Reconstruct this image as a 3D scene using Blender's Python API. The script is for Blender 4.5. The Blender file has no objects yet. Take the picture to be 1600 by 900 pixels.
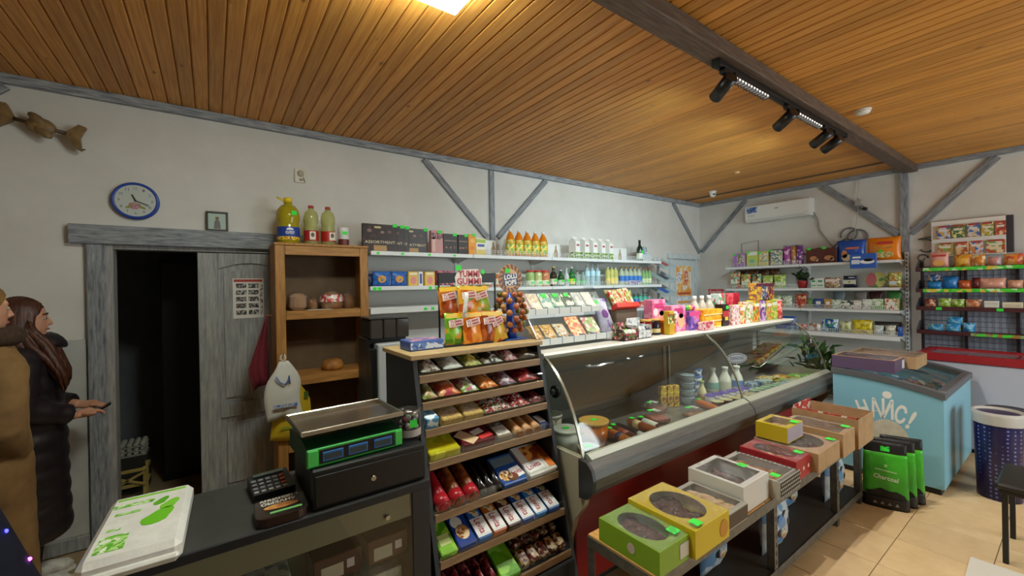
import bpy, bmesh, math, random
from mathutils import Matrix, Vector, Euler
R = math.radians
PI = math.pi
random.seed(7)
scene = bpy.context.scene
COL = scene.collection

# ------------------------------------------------------------------ camera
cam_data = bpy.data.cameras.new('camera')
cam_data.sensor_width = 36.0
cam_data.lens = 14.625
cam_data.clip_start = 0.02
cam = bpy.data.objects.new('camera', cam_data)
COL.objects.link(cam)
right = Vector((0.8110, -0.5849, -0.0180)); fwd = Vector((0.5849, 0.8111, -0.0021))
right.normalize(); up = right.cross(fwd); up.normalize(); fwd = up.cross(right)
cam.matrix_world = Matrix(((right.x, up.x, -fwd.x, 0.0), (right.y, up.y, -fwd.y, 0.0), (right.z, up.z, -fwd.z, 1.65), (0, 0, 0, 1)))
scene.camera = cam

# ------------------------------------------------------------------ world, exposure, lights
scene.view_settings.view_transform = 'Standard'
scene.view_settings.look = 'None'
scene.view_settings.gamma = 1.0
scene.view_settings.use_curve_mapping = False
scene.view_settings.exposure = 1.15
world = bpy.data.worlds.new('world'); scene.world = world; world.use_nodes = True
world.node_tree.nodes['Background'].inputs[0].default_value = (0.60, 0.70, 0.85, 1)
world.node_tree.nodes['Background'].inputs[1].default_value = 0.6
PANEL_POWER = 25.0      # emission strength of the ceiling panels
GRILLE_POWER = 37.0     # watts of each grille light
SPOT_POWER = 24.0

WINDOW_POWER = 52.0
wl = bpy.data.lights.new('window_front_offscreen', 'AREA'); wl.shape = 'RECTANGLE'; wl.size = 2.4; wl.size_y = 1.55; wl.energy = WINDOW_POWER; wl.color = (.90, .95, 1.0)
wlo = bpy.data.objects.new('window_front_offscreen', wl); COL.objects.link(wlo); wlo.location = (4.4, -2.73, 1.575); wlo.rotation_euler = (R(90), 0, 0)   # daylight in the opening of the front window

# ------------------------------------------------------------------ materials
MATS = {}
def nodes_of(name):
    m = bpy.data.materials.new(name); m.use_nodes = True
    nt = m.node_tree
    return m, nt, nt.nodes['Principled BSDF']
def c4(c): return (c[0], c[1], c[2], 1.0)
def hexc(h):
    h = h.lstrip('#'); v = [int(h[i:i+2], 16)/255 for i in (0, 2, 4)]
    return tuple(x/12.92 if x <= .04045 else ((x+.055)/1.055)**2.4 for x in v)
def C(c): return hexc(c) if isinstance(c, str) else c
def plain(col, rough=.5, metal=0.0, spec=.5):
    key = ('plain', col, rough, metal, spec)
    if key in MATS: return MATS[key]
    m, nt, b = nodes_of('plain_%d' % len(MATS))
    b.inputs['Base Color'].default_value = c4(C(col)); b.inputs['Roughness'].default_value = rough
    b.inputs['Metallic'].default_value = metal; b.inputs['Specular IOR Level'].default_value = spec
    MATS[key] = m; return m
def emis(col, s):
    key = ('emis', col, s)
    if key in MATS: return MATS[key]
    m, nt, b = nodes_of('glow_%d' % len(MATS))
    b.inputs['Base Color'].default_value = c4(C(col))
    b.inputs['Emission Color'].default_value = c4(C(col)); b.inputs['Emission Strength'].default_value = s
    MATS[key] = m; return m
def coords(nt, scale=(1, 1, 1), kind='Object', rot=(0, 0, 0)):
    t = nt.nodes.new('ShaderNodeTexCoord'); mp = nt.nodes.new('ShaderNodeMapping')
    mp.inputs['Scale'].default_value = scale; mp.inputs['Rotation'].default_value = rot
    nt.links.new(t.outputs[kind], mp.inputs['Vector']); return mp.outputs['Vector']
def ramp(nt, fac, stops, interp='LINEAR'):
    r = nt.nodes.new('ShaderNodeValToRGB'); r.color_ramp.interpolation = interp
    el = r.color_ramp.elements
    el[0].position = stops[0][0]; el[0].color = c4(C(stops[0][1]))
    el[1].position = stops[1][0]; el[1].color = c4(C(stops[1][1]))
    for p, c in stops[2:]:
        e = el.new(p); e.color = c4(C(c))
    nt.links.new(fac, r.inputs['Fac']); return r.outputs['Color']
def noise(nt, vec, scale=5, detail=4, rough=.55, dist=0):
    n = nt.nodes.new('ShaderNodeTexNoise'); n.inputs['Scale'].default_value = scale
    n.inputs['Detail'].default_value = detail; n.inputs['Roughness'].default_value = rough
    n.inputs['Distortion'].default_value = dist
    nt.links.new(vec, n.inputs['Vector']); return n.outputs['Fac']
def bump(nt, b, h, strength=.2, dist=.01):
    n = nt.nodes.new('ShaderNodeBump'); n.inputs['Strength'].default_value = strength; n.inputs['Distance'].default_value = dist
    nt.links.new(h, n.inputs['Height']); nt.links.new(n.outputs['Normal'], b.inputs['Normal'])
def noisy(key, stops, scale=5, stretch=(1, 1, 1), rough=.6, bmp=0.0, bdist=.01, kind='Object', detail=5, metal=0, dist=0, vary=0.0, spec=.5):
    key = ('noisy', key)
    if key in MATS: return MATS[key]
    m, nt, b = nodes_of(str(key[1]))
    v = coords(nt, stretch, kind)
    if vary:
        oi = nt.nodes.new('ShaderNodeObjectInfo'); ad = nt.nodes.new('ShaderNodeVectorMath'); ad.operation = 'ADD'
        mu = nt.nodes.new('ShaderNodeMath'); mu.operation = 'MULTIPLY'; mu.inputs[1].default_value = 37.0
        nt.links.new(oi.outputs['Random'], mu.inputs[0]); nt.links.new(v, ad.inputs[0]); nt.links.new(mu.outputs[0], ad.inputs[1]); v = ad.outputs[0]
    f = noise(nt, v, scale, detail, .6, dist)
    c = ramp(nt, f, stops)
    if vary:
        hs = nt.nodes.new('ShaderNodeHueSaturation'); mr = nt.nodes.new('ShaderNodeMapRange')
        mr.inputs['To Min'].default_value = 1-vary; mr.inputs['To Max'].default_value = 1+vary
        nt.links.new(oi.outputs['Random'], mr.inputs['Value']); nt.links.new(mr.outputs[0], hs.inputs['Value'])
        nt.links.new(c, hs.inputs['Color']); c = hs.outputs['Color']
    nt.links.new(c, b.inputs['Base Color'])
    b.inputs['Roughness'].default_value = rough; b.inputs['Metallic'].default_value = metal; b.inputs['Specular IOR Level'].default_value = spec
    if bmp: bump(nt, b, f, bmp, bdist)
    MATS[key] = m; return m
def art(cols, scale=40, seed=0, rough=.35):
    """printed packaging: patches of the given colours"""
    key = ('art', tuple(cols), scale, seed, rough)
    if key in MATS: return MATS[key]
    m, nt, b = nodes_of('print_%d' % len(MATS)); scale = scale*1.7
    v = coords(nt, (1, 1, 1))
    ad = nt.nodes.new('ShaderNodeVectorMath'); ad.operation = 'ADD'; ad.inputs[1].default_value = (seed*1.37+.11, seed*2.11+.07, seed*.77)
    nt.links.new(v, ad.inputs[0])
    nz = nt.nodes.new('ShaderNodeTexNoise'); nz.inputs['Scale'].default_value = scale*.6; nz.inputs['Detail'].default_value = 2
    nt.links.new(ad.outputs[0], nz.inputs['Vector'])
    mx = nt.nodes.new('ShaderNodeVectorMath'); mx.operation = 'MULTIPLY_ADD'
    mx.inputs[1].default_value = (.9/scale,)*3; nt.links.new(nz.outputs['Color'], mx.inputs[0]); nt.links.new(ad.outputs[0], mx.inputs[2])
    vo = nt.nodes.new('ShaderNodeTexVoronoi'); vo.inputs['Scale'].default_value = scale
    nt.links.new(mx.outputs[0], vo.inputs['Vector'])
    sp = nt.nodes.new('ShaderNodeSeparateColor'); nt.links.new(vo.outputs['Color'], sp.inputs[0])
    n = len(cols)
    c = ramp(nt, sp.outputs[0], [(i/n, cc) for i, cc in enumerate(cols)], 'CONSTANT')
    nt.links.new(c, b.inputs['Base Color']); b.inputs['Roughness'].default_value = rough
    MATS[key] = m; return m
def seethrough(key, tint=(.95, .97, .96), fac=None, rough=.03, crinkle=0, ior=1.45, gloss=(1, 1, 1), bscale=25):
    key = ('see', key)
    if key in MATS: return MATS[key]
    m = bpy.data.materials.new(str(key[1])); m.use_nodes = True; nt = m.node_tree
    for n in list(nt.nodes): nt.nodes.remove(n)
    out = nt.nodes.new('ShaderNodeOutputMaterial'); mix = nt.nodes.new('ShaderNodeMixShader')
    tr = nt.nodes.new('ShaderNodeBsdfTransparent'); tr.inputs[0].default_value = c4(tint)
    gl = nt.nodes.new('ShaderNodeBsdfGlossy'); gl.inputs['Roughness'].default_value = rough; gl.inputs['Color'].default_value = c4(gloss)
    if crinkle:
        f = noise(nt, coords(nt), bscale, 5, .65, .6)
        bm = nt.nodes.new('ShaderNodeBump'); bm.inputs['Strength'].default_value = crinkle; bm.inputs['Distance'].default_value = .03
        nt.links.new(f, bm.inputs['Height']); nt.links.new(bm.outputs[0], gl.inputs['Normal'])
    if fac is None:
        lw = nt.nodes.new('ShaderNodeLayerWeight'); lw.inputs['Blend'].default_value = .5
        pw = nt.nodes.new('ShaderNodeMath'); pw.operation = 'POWER'; pw.inputs[1].default_value = 4.0
        ma = nt.nodes.new('ShaderNodeMath'); ma.operation = 'MULTIPLY_ADD'; ma.inputs[1].default_value = .6; ma.inputs[2].default_value = .035
        nt.links.new(lw.outputs['Facing'], pw.inputs[0]); nt.links.new(pw.outputs[0], ma.inputs[0]); nt.links.new(ma.outputs[0], mix.inputs[0])
    else: mix.inputs[0].default_value = fac
    nt.links.new(tr.outputs[0], mix.inputs[1]); nt.links.new(gl.outputs[0], mix.inputs[2])
    res = mix.outputs[0]
    nt.links.new(res, out.inputs[0])
    MATS[key] = m; return m
def liquid(col, fac=.55, rough=.12):
    """tinted translucent plastic or liquid"""
    key = ('liq', col, fac)
    if key in MATS: return MATS[key]
    m, nt, b = nodes_of('tinted_%d' % len(MATS))
    b.inputs['Base Color'].default_value = c4(C(col)); b.inputs['Roughness'].default_value = rough
    tr = nt.nodes.new('ShaderNodeBsdfTransparent'); tr.inputs[0].default_value = c4([min(1, x*.8+.2) for x in C(col)])
    mix = nt.nodes.new('ShaderNodeMixShader'); mix.inputs[0].default_value = fac
    nt.links.new(tr.outputs[0], mix.inputs[1]); nt.links.new(b.outputs[0], mix.inputs[2])
    nt.links.new(mix.outputs[0], nt.nodes['Material Output'].inputs[0])
    MATS[key] = m; return m

GLASS = seethrough('pane_glass', (.93, .96, .94))
CLEAR = seethrough('clear_plastic', (.93, .95, .95), None, .06, .25)
FILM = seethrough('crinkled_film', (.95, .95, .95), .14, .10, 1.0)
FILM2 = seethrough('thick_crinkled_film', (.93, .93, .93), .22, .2, 1.0, bscale=45)
WHITE = plain('#e9e9e6', .45); WHITE_METAL = plain('#e4e6e6', .35); BLACK = plain('#0c0c0d', .45); DARK = plain('#1b1b1c', .5)
STEEL = plain('#b9b9b6', .25, 1.0); GREEN_TAG = plain('#35e83f', .5); CHARCOAL = plain('#2b2c2e', .5)
PLASTER = noisy('white_plaster', [(.3, '#d4d0ca'), (.7, '#dfdcd7')], 3, rough=.85, bmp=.15, bdist=.01)
GREYWASH = noisy('greywash_timber', [(.30, '#5c6068'), (.45, '#858990'), (.60, '#9da0a5'), (.75, '#bdbdbc')], 6, (1.5, 14, 14), .7, .3, .004, vary=.12)
GREYDOOR = noisy('greywash_door', [(.25, '#7c7d7f'), (.45, '#979796'), (.60, '#a8a7a5'), (.80, '#bfbdb9')], 5, (14, 14, 1.3), .65, .25, .004)
BEAMWOOD = noisy('dark_grey_beam', [(.3, '#4a3c34'), (.55, '#665447'), (.8, '#7f6c5e')], 6, (1, 12, 12), .6, .2, .004)
SHELFWOOD = noisy('varnished_shelf_wood', [(.25, '#8a5d2b'), (.5, '#a9763a'), (.75, '#bf8b4b')], 5, (9, 9, 1.2), .5, .15, .003)
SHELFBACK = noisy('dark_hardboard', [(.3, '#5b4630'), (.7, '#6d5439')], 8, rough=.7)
PLYTOP = noisy('plywood_edge', [(.3, '#a98b5c'), (.7, '#c4a676')], 6, (2, 12, 12), .5)
PLANK = noisy('raw_pine_plank', [(.25, '#b5803f'), (.5, '#d29c55'), (.75, '#e2b673')], 6, (14, 1.2, 6), .6, .2, .003, vary=.12)
SKIN = noisy('skin', [(.3, '#b98166'), (.7, '#cb967a')], 20, rough=.55)
KRAFT = noisy('kraft_board', [(.3, '#a5835c'), (.7, '#b8966c')], 12, rough=.8)
COOKIE = noisy('baked_cookie', [(.25, '#5a3418'), (.5, '#a06a33'), (.75, '#d2a163')], 35, rough=.8, bmp=.4)
COOKIE_DARK = noisy('chocolate_cookie', [(.3, '#2b1710'), (.55, '#553120'), (.8, '#8a5a3c')], 35, rough=.7, bmp=.4)
BREAD = noisy('bread_crust', [(.3, '#7a4517'), (.6, '#b1752f'), (.8, '#cf9a55')], 14, rough=.6, bmp=.2)

# ------------------------------------------------------------------ mesh helpers
class MB:
    def __init__(s): s.v = []; s.f = []; s.sm = []
    def add(s, vs, fs, smooth=False):
        o = len(s.v); s.v += [tuple(v) for v in vs]
        for f in fs: s.f.append(tuple(i+o for i in f)); s.sm.append(smooth)
        return s
    def box(s, x0, y0, z0, x1, y1, z1):
        return s.add([(x0, y0, z0), (x1, y0, z0), (x1, y1, z0), (x0, y1, z0), (x0, y0, z1), (x1, y0, z1), (x1, y1, z1), (x0, y1, z1)],
                     [(0, 3, 2, 1), (4, 5, 6, 7), (0, 1, 5, 4), (1, 2, 6, 5), (2, 3, 7, 6), (3, 0, 4, 7)])
    def rbox(s, x0, y0, z0, x1, y1, z1, b=.004):
        b = min(b, (x1-x0)*.45, (y1-y0)*.45, (z1-z0)*.45)
        cx, cy, cz = (x0+x1)/2, (y0+y1)/2, (z0+z1)/2; hx, hy, hz = (x1-x0)/2, (y1-y0)/2, (z1-z0)/2
        vs = []; idx = {}
        for sx in (-1, 1):
            for sy in (-1, 1):
                for sz in (-1, 1):
                    for a in range(3):
                        d = [hx-b, hy-b, hz-b]; d[a] = (hx, hy, hz)[a]
                        idx[(sx, sy, sz, a)] = len(vs); vs.append((cx+sx*d[0], cy+sy*d[1], cz+sz*d[2]))
        fs = []
        for a in range(3):
            u, w = (a+1) % 3, (a+2) % 3
            for sg in (-1, 1):
                loop = []
                for su, sw in ((-1, -1), (1, -1), (1, 1), (-1, 1)):
                    k = [0, 0, 0]; k[a] = sg; k[u] = su; k[w] = sw; loop.append(idx[(k[0], k[1], k[2], a)])
                fs.append(tuple(loop if sg > 0 else loop[::-1]))
        for a in range(3):           # edges along axis a
            u, w = (a+1) % 3, (a+2) % 3
            for su in (-1, 1):
                for sw in (-1, 1):
                    k0 = [0, 0, 0]; k0[a] = -1; k0[u] = su; k0[w] = sw; k1 = list(k0); k1[a] = 1
                    q = [idx[(*k0, u)], idx[(*k1, u)], idx[(*k1, w)], idx[(*k0, w)]]
                    fs.append(tuple(q if su*sw < 0 else q[::-1]))
        for sx in (-1, 1):
            for sy in (-1, 1):
                for sz in (-1, 1):
                    t = [idx[(sx, sy, sz, a)] for a in range(3)]
                    fs.append(tuple(t if sx*sy*sz > 0 else t[::-1]))
        return s.add(vs, fs)
    def lathe(s, prof, n=16, c=(0, 0, 0), sx=1, sy=1, smooth=True, cap=True):
        vs = []; fs = []
        for r, z in prof:
            for i in range(n):
                a = 2*PI*i/n; vs.append((c[0]+r*math.cos(a)*sx, c[1]+r*math.sin(a)*sy, c[2]+z))
        for j in range(len(prof)-1):
            for i in range(n):
                k = (i+1) % n; fs.append((j*n+i, j*n+k, (j+1)*n+k, (j+1)*n+i))
        s.add(vs, fs, smooth)
        if cap:
            o = len(s.v)-len(vs)
            if prof[0][0] > 1e-5: s.f.append(tuple(o+i for i in range(n))[::-1]); s.sm.append(False)
            if prof[-1][0] > 1e-5: s.f.append(tuple(o+(len(prof)-1)*n+i for i in range(n))); s.sm.append(False)
        return s
    def taper(s, pts, rad, n=10, sq=(1, 1), smooth=True):
        """tube through the points with a radius at each"""
        P = [Vector(p) for p in pts]
        if not hasattr(rad, '__len__'): rad = [rad]*len(P)
        vs = []; prev = None
        for i, p in enumerate(P):
            t = (P[min(i+1, len(P)-1)]-P[max(i-1, 0)]).normalized()
            if prev is None: u = t.orthogonal().normalized()
            else: u = (prev-t*prev.dot(t)).normalized()
            prev = u; w = t.cross(u)
            for k in range(n):
                a = 2*PI*k/n; vs.append(p+u*math.cos(a)*rad[i]*sq[0]+w*math.sin(a)*rad[i]*sq[1])
        fs = []
        for j in range(len(P)-1):
            for k in range(n):
                m = (k+1) % n; fs.append((j*n+k, j*n+m, (j+1)*n+m, (j+1)*n+k))
        s.add(vs, fs, smooth); o = len(s.v)-len(vs)
        s.f.append(tuple(o+i for i in range(n))[::-1]); s.f.append(tuple(o+(len(P)-1)*n+i for i in range(n))); s.sm += [False, False]
        return s
    def cyl(s, p0, p1, r0, r1=None, n=12): return s.taper([p0, p1], [r0, r0 if r1 is None else r1], n)
    def prism(s, poly, axis, a, b):
        """extrude a 2-d polygon along axis from a to b; poly in the other two axes in x,y,z order"""
        def pt(q, t): return {'x': (t, q[0], q[1]), 'y': (q[0], t, q[1]), 'z': (q[0], q[1], t)}[axis]
        n = len(poly); vs = [pt(q, a) for q in poly]+[pt(q, b) for q in poly]
        fs = [tuple(range(n))[::-1], tuple(range(n, 2*n))]+[(i, (i+1) % n, n+(i+1) % n, n+i) for i in range(n)]
        if axis == 'y': fs = [f[::-1] for f in fs]
        return s.add(vs, fs)
    def ball(s, c, r, n=10, m=6, sc=(1, 1, 1)):
        prof = [(max(r*math.sin(PI*i/m), 0), -r*math.cos(PI*i/m)) for i in range(m+1)]
        vs = [(c[0], c[1], c[2]-r*sc[2])]; fs = []
        for rr, z in prof[1:-1]:
            for k in range(n):
                a = 2*PI*k/n; vs.append((c[0]+rr*math.cos(a)*sc[0], c[1]+rr*math.sin(a)*sc[1], c[2]+z*sc[2]))
        vs.append((c[0], c[1], c[2]+r*sc[2])); L = len(vs)-1
        for k in range(n):
            q = (k+1) % n; fs.append((0, 1+q, 1+k)); fs.append((L, 1+(m-2)*n+k, 1+(m-2)*n+q))
            for j in range(m-2): fs.append((1+j*n+k, 1+j*n+q, 1+(j+1)*n+q, 1+(j+1)*n+k))
        return s.add(vs, fs, True)
    def ring(s, c, R0, r, n=24, k=6, axis='y'):
        vs = []; fs = []
        for i in range(n):
            a = 2*PI*i/n
            for j in range(k):
                b = 2*PI*j/k; rr = R0+r*math.cos(b); x, y, z = rr*math.cos(a), rr*math.sin(a), r*math.sin(b)
                vs.append({'z': (c[0]+x, c[1]+y, c[2]+z), 'y': (c[0]+x, c[1]-z, c[2]+y), 'x': (c[0]+z, c[1]+x, c[2]+y)}[axis])
        for i in range(n):
            for j in range(k): fs.append((i*k+j, ((i+1) % n)*k+j, ((i+1) % n)*k+(j+1) % k, i*k+(j+1) % k))
        return s.add(vs, fs, True)
    def pouch(s, w, d, h, n=8, m=8, seal=.07, wob=.0, seed=1):
        """pillow bag standing on z=0, front towards -y"""
        rnd = random.Random(seed); vs = []; fs = []
        for side in (-1, 1):
            for j in range(m+1):
                for i in range(n+1):
                    u = i/n*2-1; t = j/m
                    bz = 0 if (t < seal*.5 or t > 1-seal) else math.sin(PI*min(1, max(0, (t-seal*.5)/(1-1.5*seal))))**.45
                    bulge = (1-abs(u)**2.6)*bz
                    x = u*w/2*(1-.05*bz); z = t*h
                    y = side*(d/2*bulge+.0006)+(rnd.uniform(-wob, wob)*d if 0 < i < n and 0 < j < m else 0)
                    vs.append((x, y, z))
        N = (n+1)*(m+1)
        for sd in (0, 1):
            for j in range(m):
                for i in range(n):
                    a = sd*N+j*(n+1)+i; q = (a, a+1, a+n+2, a+n+1); fs.append(q if sd == 0 else q[::-1])
        def br(a, b): fs.append((a, N+a, N+b, b))
        for i in range(n): br(i, i+1); br(m*(n+1)+i+1, m*(n+1)+i)
        for j in range(m): br((j+1)*(n+1), j*(n+1)); br(j*(n+1)+n, (j+1)*(n+1)+n)
        return s.add(vs, fs, True)
    def xf(s, M):
        s.v = [tuple(M @ Vector(v)) for v in s.v]; return s
    def move(s, x, y, z): s.v = [(a+x, b+y, c+z) for a, b, c in s.v]; return s
    def mesh(s, name):
        me = bpy.data.meshes.new(name); me.from_pydata(s.v, [], s.f)
        me.polygons.foreach_set('use_smooth', s.sm); me.materials.append(None); me.update(); return me

def link(o, parent=None):
    COL.objects.link(o)
    if parent is not None: o.parent = parent
    return o
def obj(name, mb, mat, parent=None, loc=(0, 0, 0), rot=(0, 0, 0)):
    me = mb.mesh(name) if isinstance(mb, MB) else mb
    o = bpy.data.objects.new(name, me); link(o, parent)
    o.material_slots[0].link = 'OBJECT'; o.material_slots[0].material = mat
    o.location = loc; o.rotation_euler = rot; return o
def tag(o, label, cat, group=None):
    o['label'] = label; o['category'] = cat
    if group: o['group'] = group
    return o
def thing(name, label, cat, loc=(0, 0, 0), rot=(0, 0, 0), group=None):
    o = bpy.data.objects.new(name, None); link(o); o.location = loc; o.rotation_euler = rot
    o.empty_display_size = .05
    return tag(o, label, cat, group)
def struct(name, mb, mat, parent=None, loc=(0, 0, 0), rot=(0, 0, 0), label=None):
    o = obj(name, mb, mat, parent, loc, rot)
    if parent is None: o['kind'] = 'structure'
    if label: o['label'] = label
    return o
CACHE = {}
def shared(key, fn):
    if key not in CACHE: CACHE[key] = fn().mesh(str(key[0]))
    return CACHE[key]
def rnd3(*a): return tuple(round(x, 3) for x in a)
TXT = {}
def lettering(s, w, h, mat, parent, loc=(0, 0, 0), rot=(0, 0, 0), bold=.015, thick=.0006, name='lettering'):
    """flat raised letters filling w x h, upright and facing -y in the local frame"""
    if (s, bold) not in TXT:
        cu = bpy.data.curves.new('t', 'FONT'); cu.body = s; cu.resolution_u = 2; cu.offset = bold; cu.align_x = 'CENTER'; cu.space_line = .85
        o = bpy.data.objects.new('t', cu); COL.objects.link(o)
        dg = bpy.context.evaluated_depsgraph_get(); dg.update()
        me = bpy.data.meshes.new_from_object(o.evaluated_get(dg))
        vs = [tuple(v.co) for v in me.vertices]; fs = [tuple(p.vertices) for p in me.polygons]
        bpy.data.objects.remove(o); bpy.data.curves.remove(cu); bpy.data.meshes.remove(me)
        TXT[(s, bold)] = (vs, fs)
    vs, fs = TXT[(s, bold)]
    xs = [v[0] for v in vs]; ys = [v[1] for v in vs]
    x0, x1, y0, y1 = min(xs), max(xs), min(ys), max(ys)
    def mk():
        mb = MB(); mb.add([((v[0]-(x0+x1)/2)/(x1-x0)*w, -thick, (v[1]-(y0+y1)/2)/(y1-y0)*h) for v in vs], fs); return mb
    return obj(name, shared(('lettering', s, round(w, 3), round(h, 3), thick), mk), mat, parent, loc, rot)
def disc(rx, rz, n=16, y=0.0, d=.0008):
    """thin upright ellipse facing -y"""
    mb = MB(); mb.prism([(rx*math.cos(2*PI*i/n), rz*math.sin(2*PI*i/n)) for i in range(n)], 'y', y-d, y); return mb
def plate(name, w, h, mat, parent, loc=(0, 0, 0), rot=(0, 0, 0), d=.001):
    """thin upright rectangle facing -y, centred"""
    return obj(name, shared(('plate', *rnd3(w, h, d)), lambda: MB().box(-w/2, -d, -h/2, w/2, 0, h/2)), mat, parent, loc, rot)
def price(parent, loc, w=.04, h=.028, rot=(0, 0, 0)):
    return plate('price_tag', w, h, GREEN_TAG, parent, loc, rot, .0015)
# ------------------------------------------------------------------ the room
WX0, WX1, WY0, WY1, CEIL = -2.4, 6.71, -2.6, 3.846, 3.0
BOARD = noisy('varnished_pine_lining', [(.28, '#b5742c'), (.5, '#cf8f3e'), (.72, '#dea452')], 4, (22, .7, 10), .5, .12, .002, vary=.16)
def add_knots(m):
    nt = m.node_tree; b = nt.nodes['Principled BSDF']
    v = coords(nt, (1, .45, 1)); oi = nt.nodes.new('ShaderNodeObjectInfo'); vm = nt.nodes.new('ShaderNodeVectorMath'); vm.operation = 'ADD'
    mu = nt.nodes.new('ShaderNodeMath'); mu.operation = 'MULTIPLY'; mu.inputs[1].default_value = 91
    nt.links.new(oi.outputs['Random'], mu.inputs[0]); nt.links.new(v, vm.inputs[0]); nt.links.new(mu.outputs[0], vm.inputs[1])
    vo = nt.nodes.new('ShaderNodeTexVoronoi'); vo.inputs['Scale'].default_value = 7; nt.links.new(vm.outputs[0], vo.inputs['Vector'])
    f = ramp(nt, vo.outputs['Distance'], [(.03, '#382012'), (.10, '#ffffff')])
    mx = nt.nodes.new('ShaderNodeMix'); mx.data_type = 'RGBA'; mx.blend_type = 'MULTIPLY'; mx.inputs[0].default_value = .75
    old = b.inputs['Base Color'].links[0].from_socket
    nt.links.new(old, mx.inputs[6]); nt.links.new(f, mx.inputs[7]); nt.links.new(mx.outputs[2], b.inputs['Base Color'])
add_knots(BOARD)
ceil = struct('ceiling', MB().box(WX0-.1, WY0-.1, CEIL+.008, WX1+.1, WY1+.1, CEIL+.10), plain('#a87236', .8))
PITCH = .078
def boards(y0, y1):
    L = y1-y0; w = PITCH-.003
    poly = [(-w/2, .006), (-w/2+.006, 0), (w/2-.006, 0), (w/2, .006), (w/2, .012), (-w/2, .012)]
    me = MB().prism(poly, 'y', -L/2, L/2).mesh('ceiling_board')
    x = WX1-PITCH/2
    while x > WX0:
        obj('ceiling_board', me, BOARD, ceil, (x, (y0+y1)/2, CEIL-.0035)); x -= PITCH
boards(1.24, WY1); boards(WY0, 1.20)

TILE = noisy('beige_floor_tile', [(.3, '#d0b080'), (.7, '#e0c294')], 7, rough=.38, vary=.05)
floor = struct('floor', MB().box(WX0-.1, WY0-.1, -.10, WX1+.1, WY1+.1, -.006), plain('#93805f', .8))
def tiles():
    T = .40; g = .004
    me = MB().rbox(-T/2+g/2, -T/2+g/2, -.0065, T/2-g/2, T/2-g/2, 0, .0015).mesh('floor_tile')
    for i in range(-12, 12):
        for j in range(-9, 8):
            x = 3.12+T*(i+.5); y = .735+T*(j+.5)
            if WX0 < x-T/2 and x+T/2 < WX1 and WY0 < y-T/2 and y+T/2 < WY1+.02:
                vis = (x > .9 and -1.3 < y < 2.2) or (x < .3 and y > 1.9)
                if vis: obj('floor_tile', me, TILE, floor, (x, y, 0))
tiles()

DOX0, DOX1, DOZ = -.57, .54, 1.985
wall_back = struct('wall_back', MB().box(WX0-.1, WY1, 0, DOX0, WY1+.12, CEIL).box(DOX0, WY1, DOZ, DOX1, WY1+.12, CEIL).box(DOX1, WY1, 0, WX1+.1, WY1+.12, CEIL), PLASTER)
wall_right = struct('wall_right', MB().box(WX1, WY0-.1, 0, WX1+.12, WY1, CEIL), PLASTER)
wall_left = struct('wall_left', MB().box(WX0-.12, WY0-.1, 0, WX0, WY1, CEIL), PLASTER)
fx0, fx1, fz0, fz1 = 3.2, 5.6, .8, 2.35
wall_front = struct('wall_front', MB().box(WX0, WY0-.12, 0, fx0, WY0, CEIL).box(fx1, WY0-.12, 0, WX1, WY0, CEIL).box(fx0, WY0-.12, 0, fx1, WY0, fz0).box(fx0, WY0-.12, fz1, fx1, WY0, CEIL), PLASTER)
win = struct('window_1', MB().box(fx0, WY0-.09, fz0, fx1, WY0-.04, fz0+.06).box(fx0, WY0-.09, fz1-.06, fx1, WY0-.04, fz1).box(fx0, WY0-.09, fz0, fx0+.06, WY0-.04, fz1).box(fx1-.06, WY0-.09, fz0, fx1, WY0-.04, fz1).box(4.37, WY0-.09, fz0, 4.43, WY0-.04, fz1), WHITE)
for a, b in ((fx0+.06, 4.37), (4.43, fx1-.06)):
    obj('pane', MB().box(a, WY0-.07, fz0+.06, b, WY0-.064, fz1-.06), GLASS, win)

# room behind the doorway, unlit
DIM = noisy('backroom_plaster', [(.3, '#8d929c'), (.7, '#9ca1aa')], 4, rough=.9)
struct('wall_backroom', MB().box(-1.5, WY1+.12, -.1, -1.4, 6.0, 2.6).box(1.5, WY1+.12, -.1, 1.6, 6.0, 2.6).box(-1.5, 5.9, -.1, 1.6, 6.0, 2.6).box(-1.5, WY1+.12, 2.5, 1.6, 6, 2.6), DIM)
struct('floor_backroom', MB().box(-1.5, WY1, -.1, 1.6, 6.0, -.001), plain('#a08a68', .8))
# ceiling edge timber, braces, posts, door surround
tn = [0]
def timber(p0, p1, face, w=.07, t=.03, mat=None, label=None):
    """painted timber lying on a wall between two wall points; face 'y' = back wall, 'x' = right wall"""
    tn[0] += 1
    a, b = Vector(p0), Vector(p1); L = (b-a).length; X = (b-a).normalized()
    N = Vector((0, -1, 0)) if face == 'y' else Vector((-1, 0, 0))
    Zv = X.cross(N); M = Matrix((X, N, Zv)).transposed().to_4x4(); M.translation = (a+b)/2
    o = struct('trim_%d' % tn[0], MB().rbox(-L/2, .001, -w/2, L/2, t, w/2, .004), mat or GREYWASH, label=label); o.matrix_world = M; return o
timber((WX0, WY1, 2.968), (WX1-.0, WY1, 2.968), 'y', .06, .04, label='grey washed timber strip along the ceiling edge')
timber((WX1, WY1-.04, 2.968), (WX1, WY0, 2.968), 'x', .06, .04, label='grey washed timber strip along the ceiling edge')
timber((1.72, WY1, 2.93), (2.44, WY1, 2.20), 'y', .06); timber((2.51, WY1, 2.935), (2.51, WY1, 2.02), 'y', .06)
timber((3.30, WY1, 2.93), (2.58, WY1, 2.20), 'y', .06); timber((5.93, WY1, 2.93), (6.67, WY1, 2.17), 'y', .06)
timber((-1.0, WY1, 2.93), (-1.72, WY1, 2.18), 'y', .06)
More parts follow.
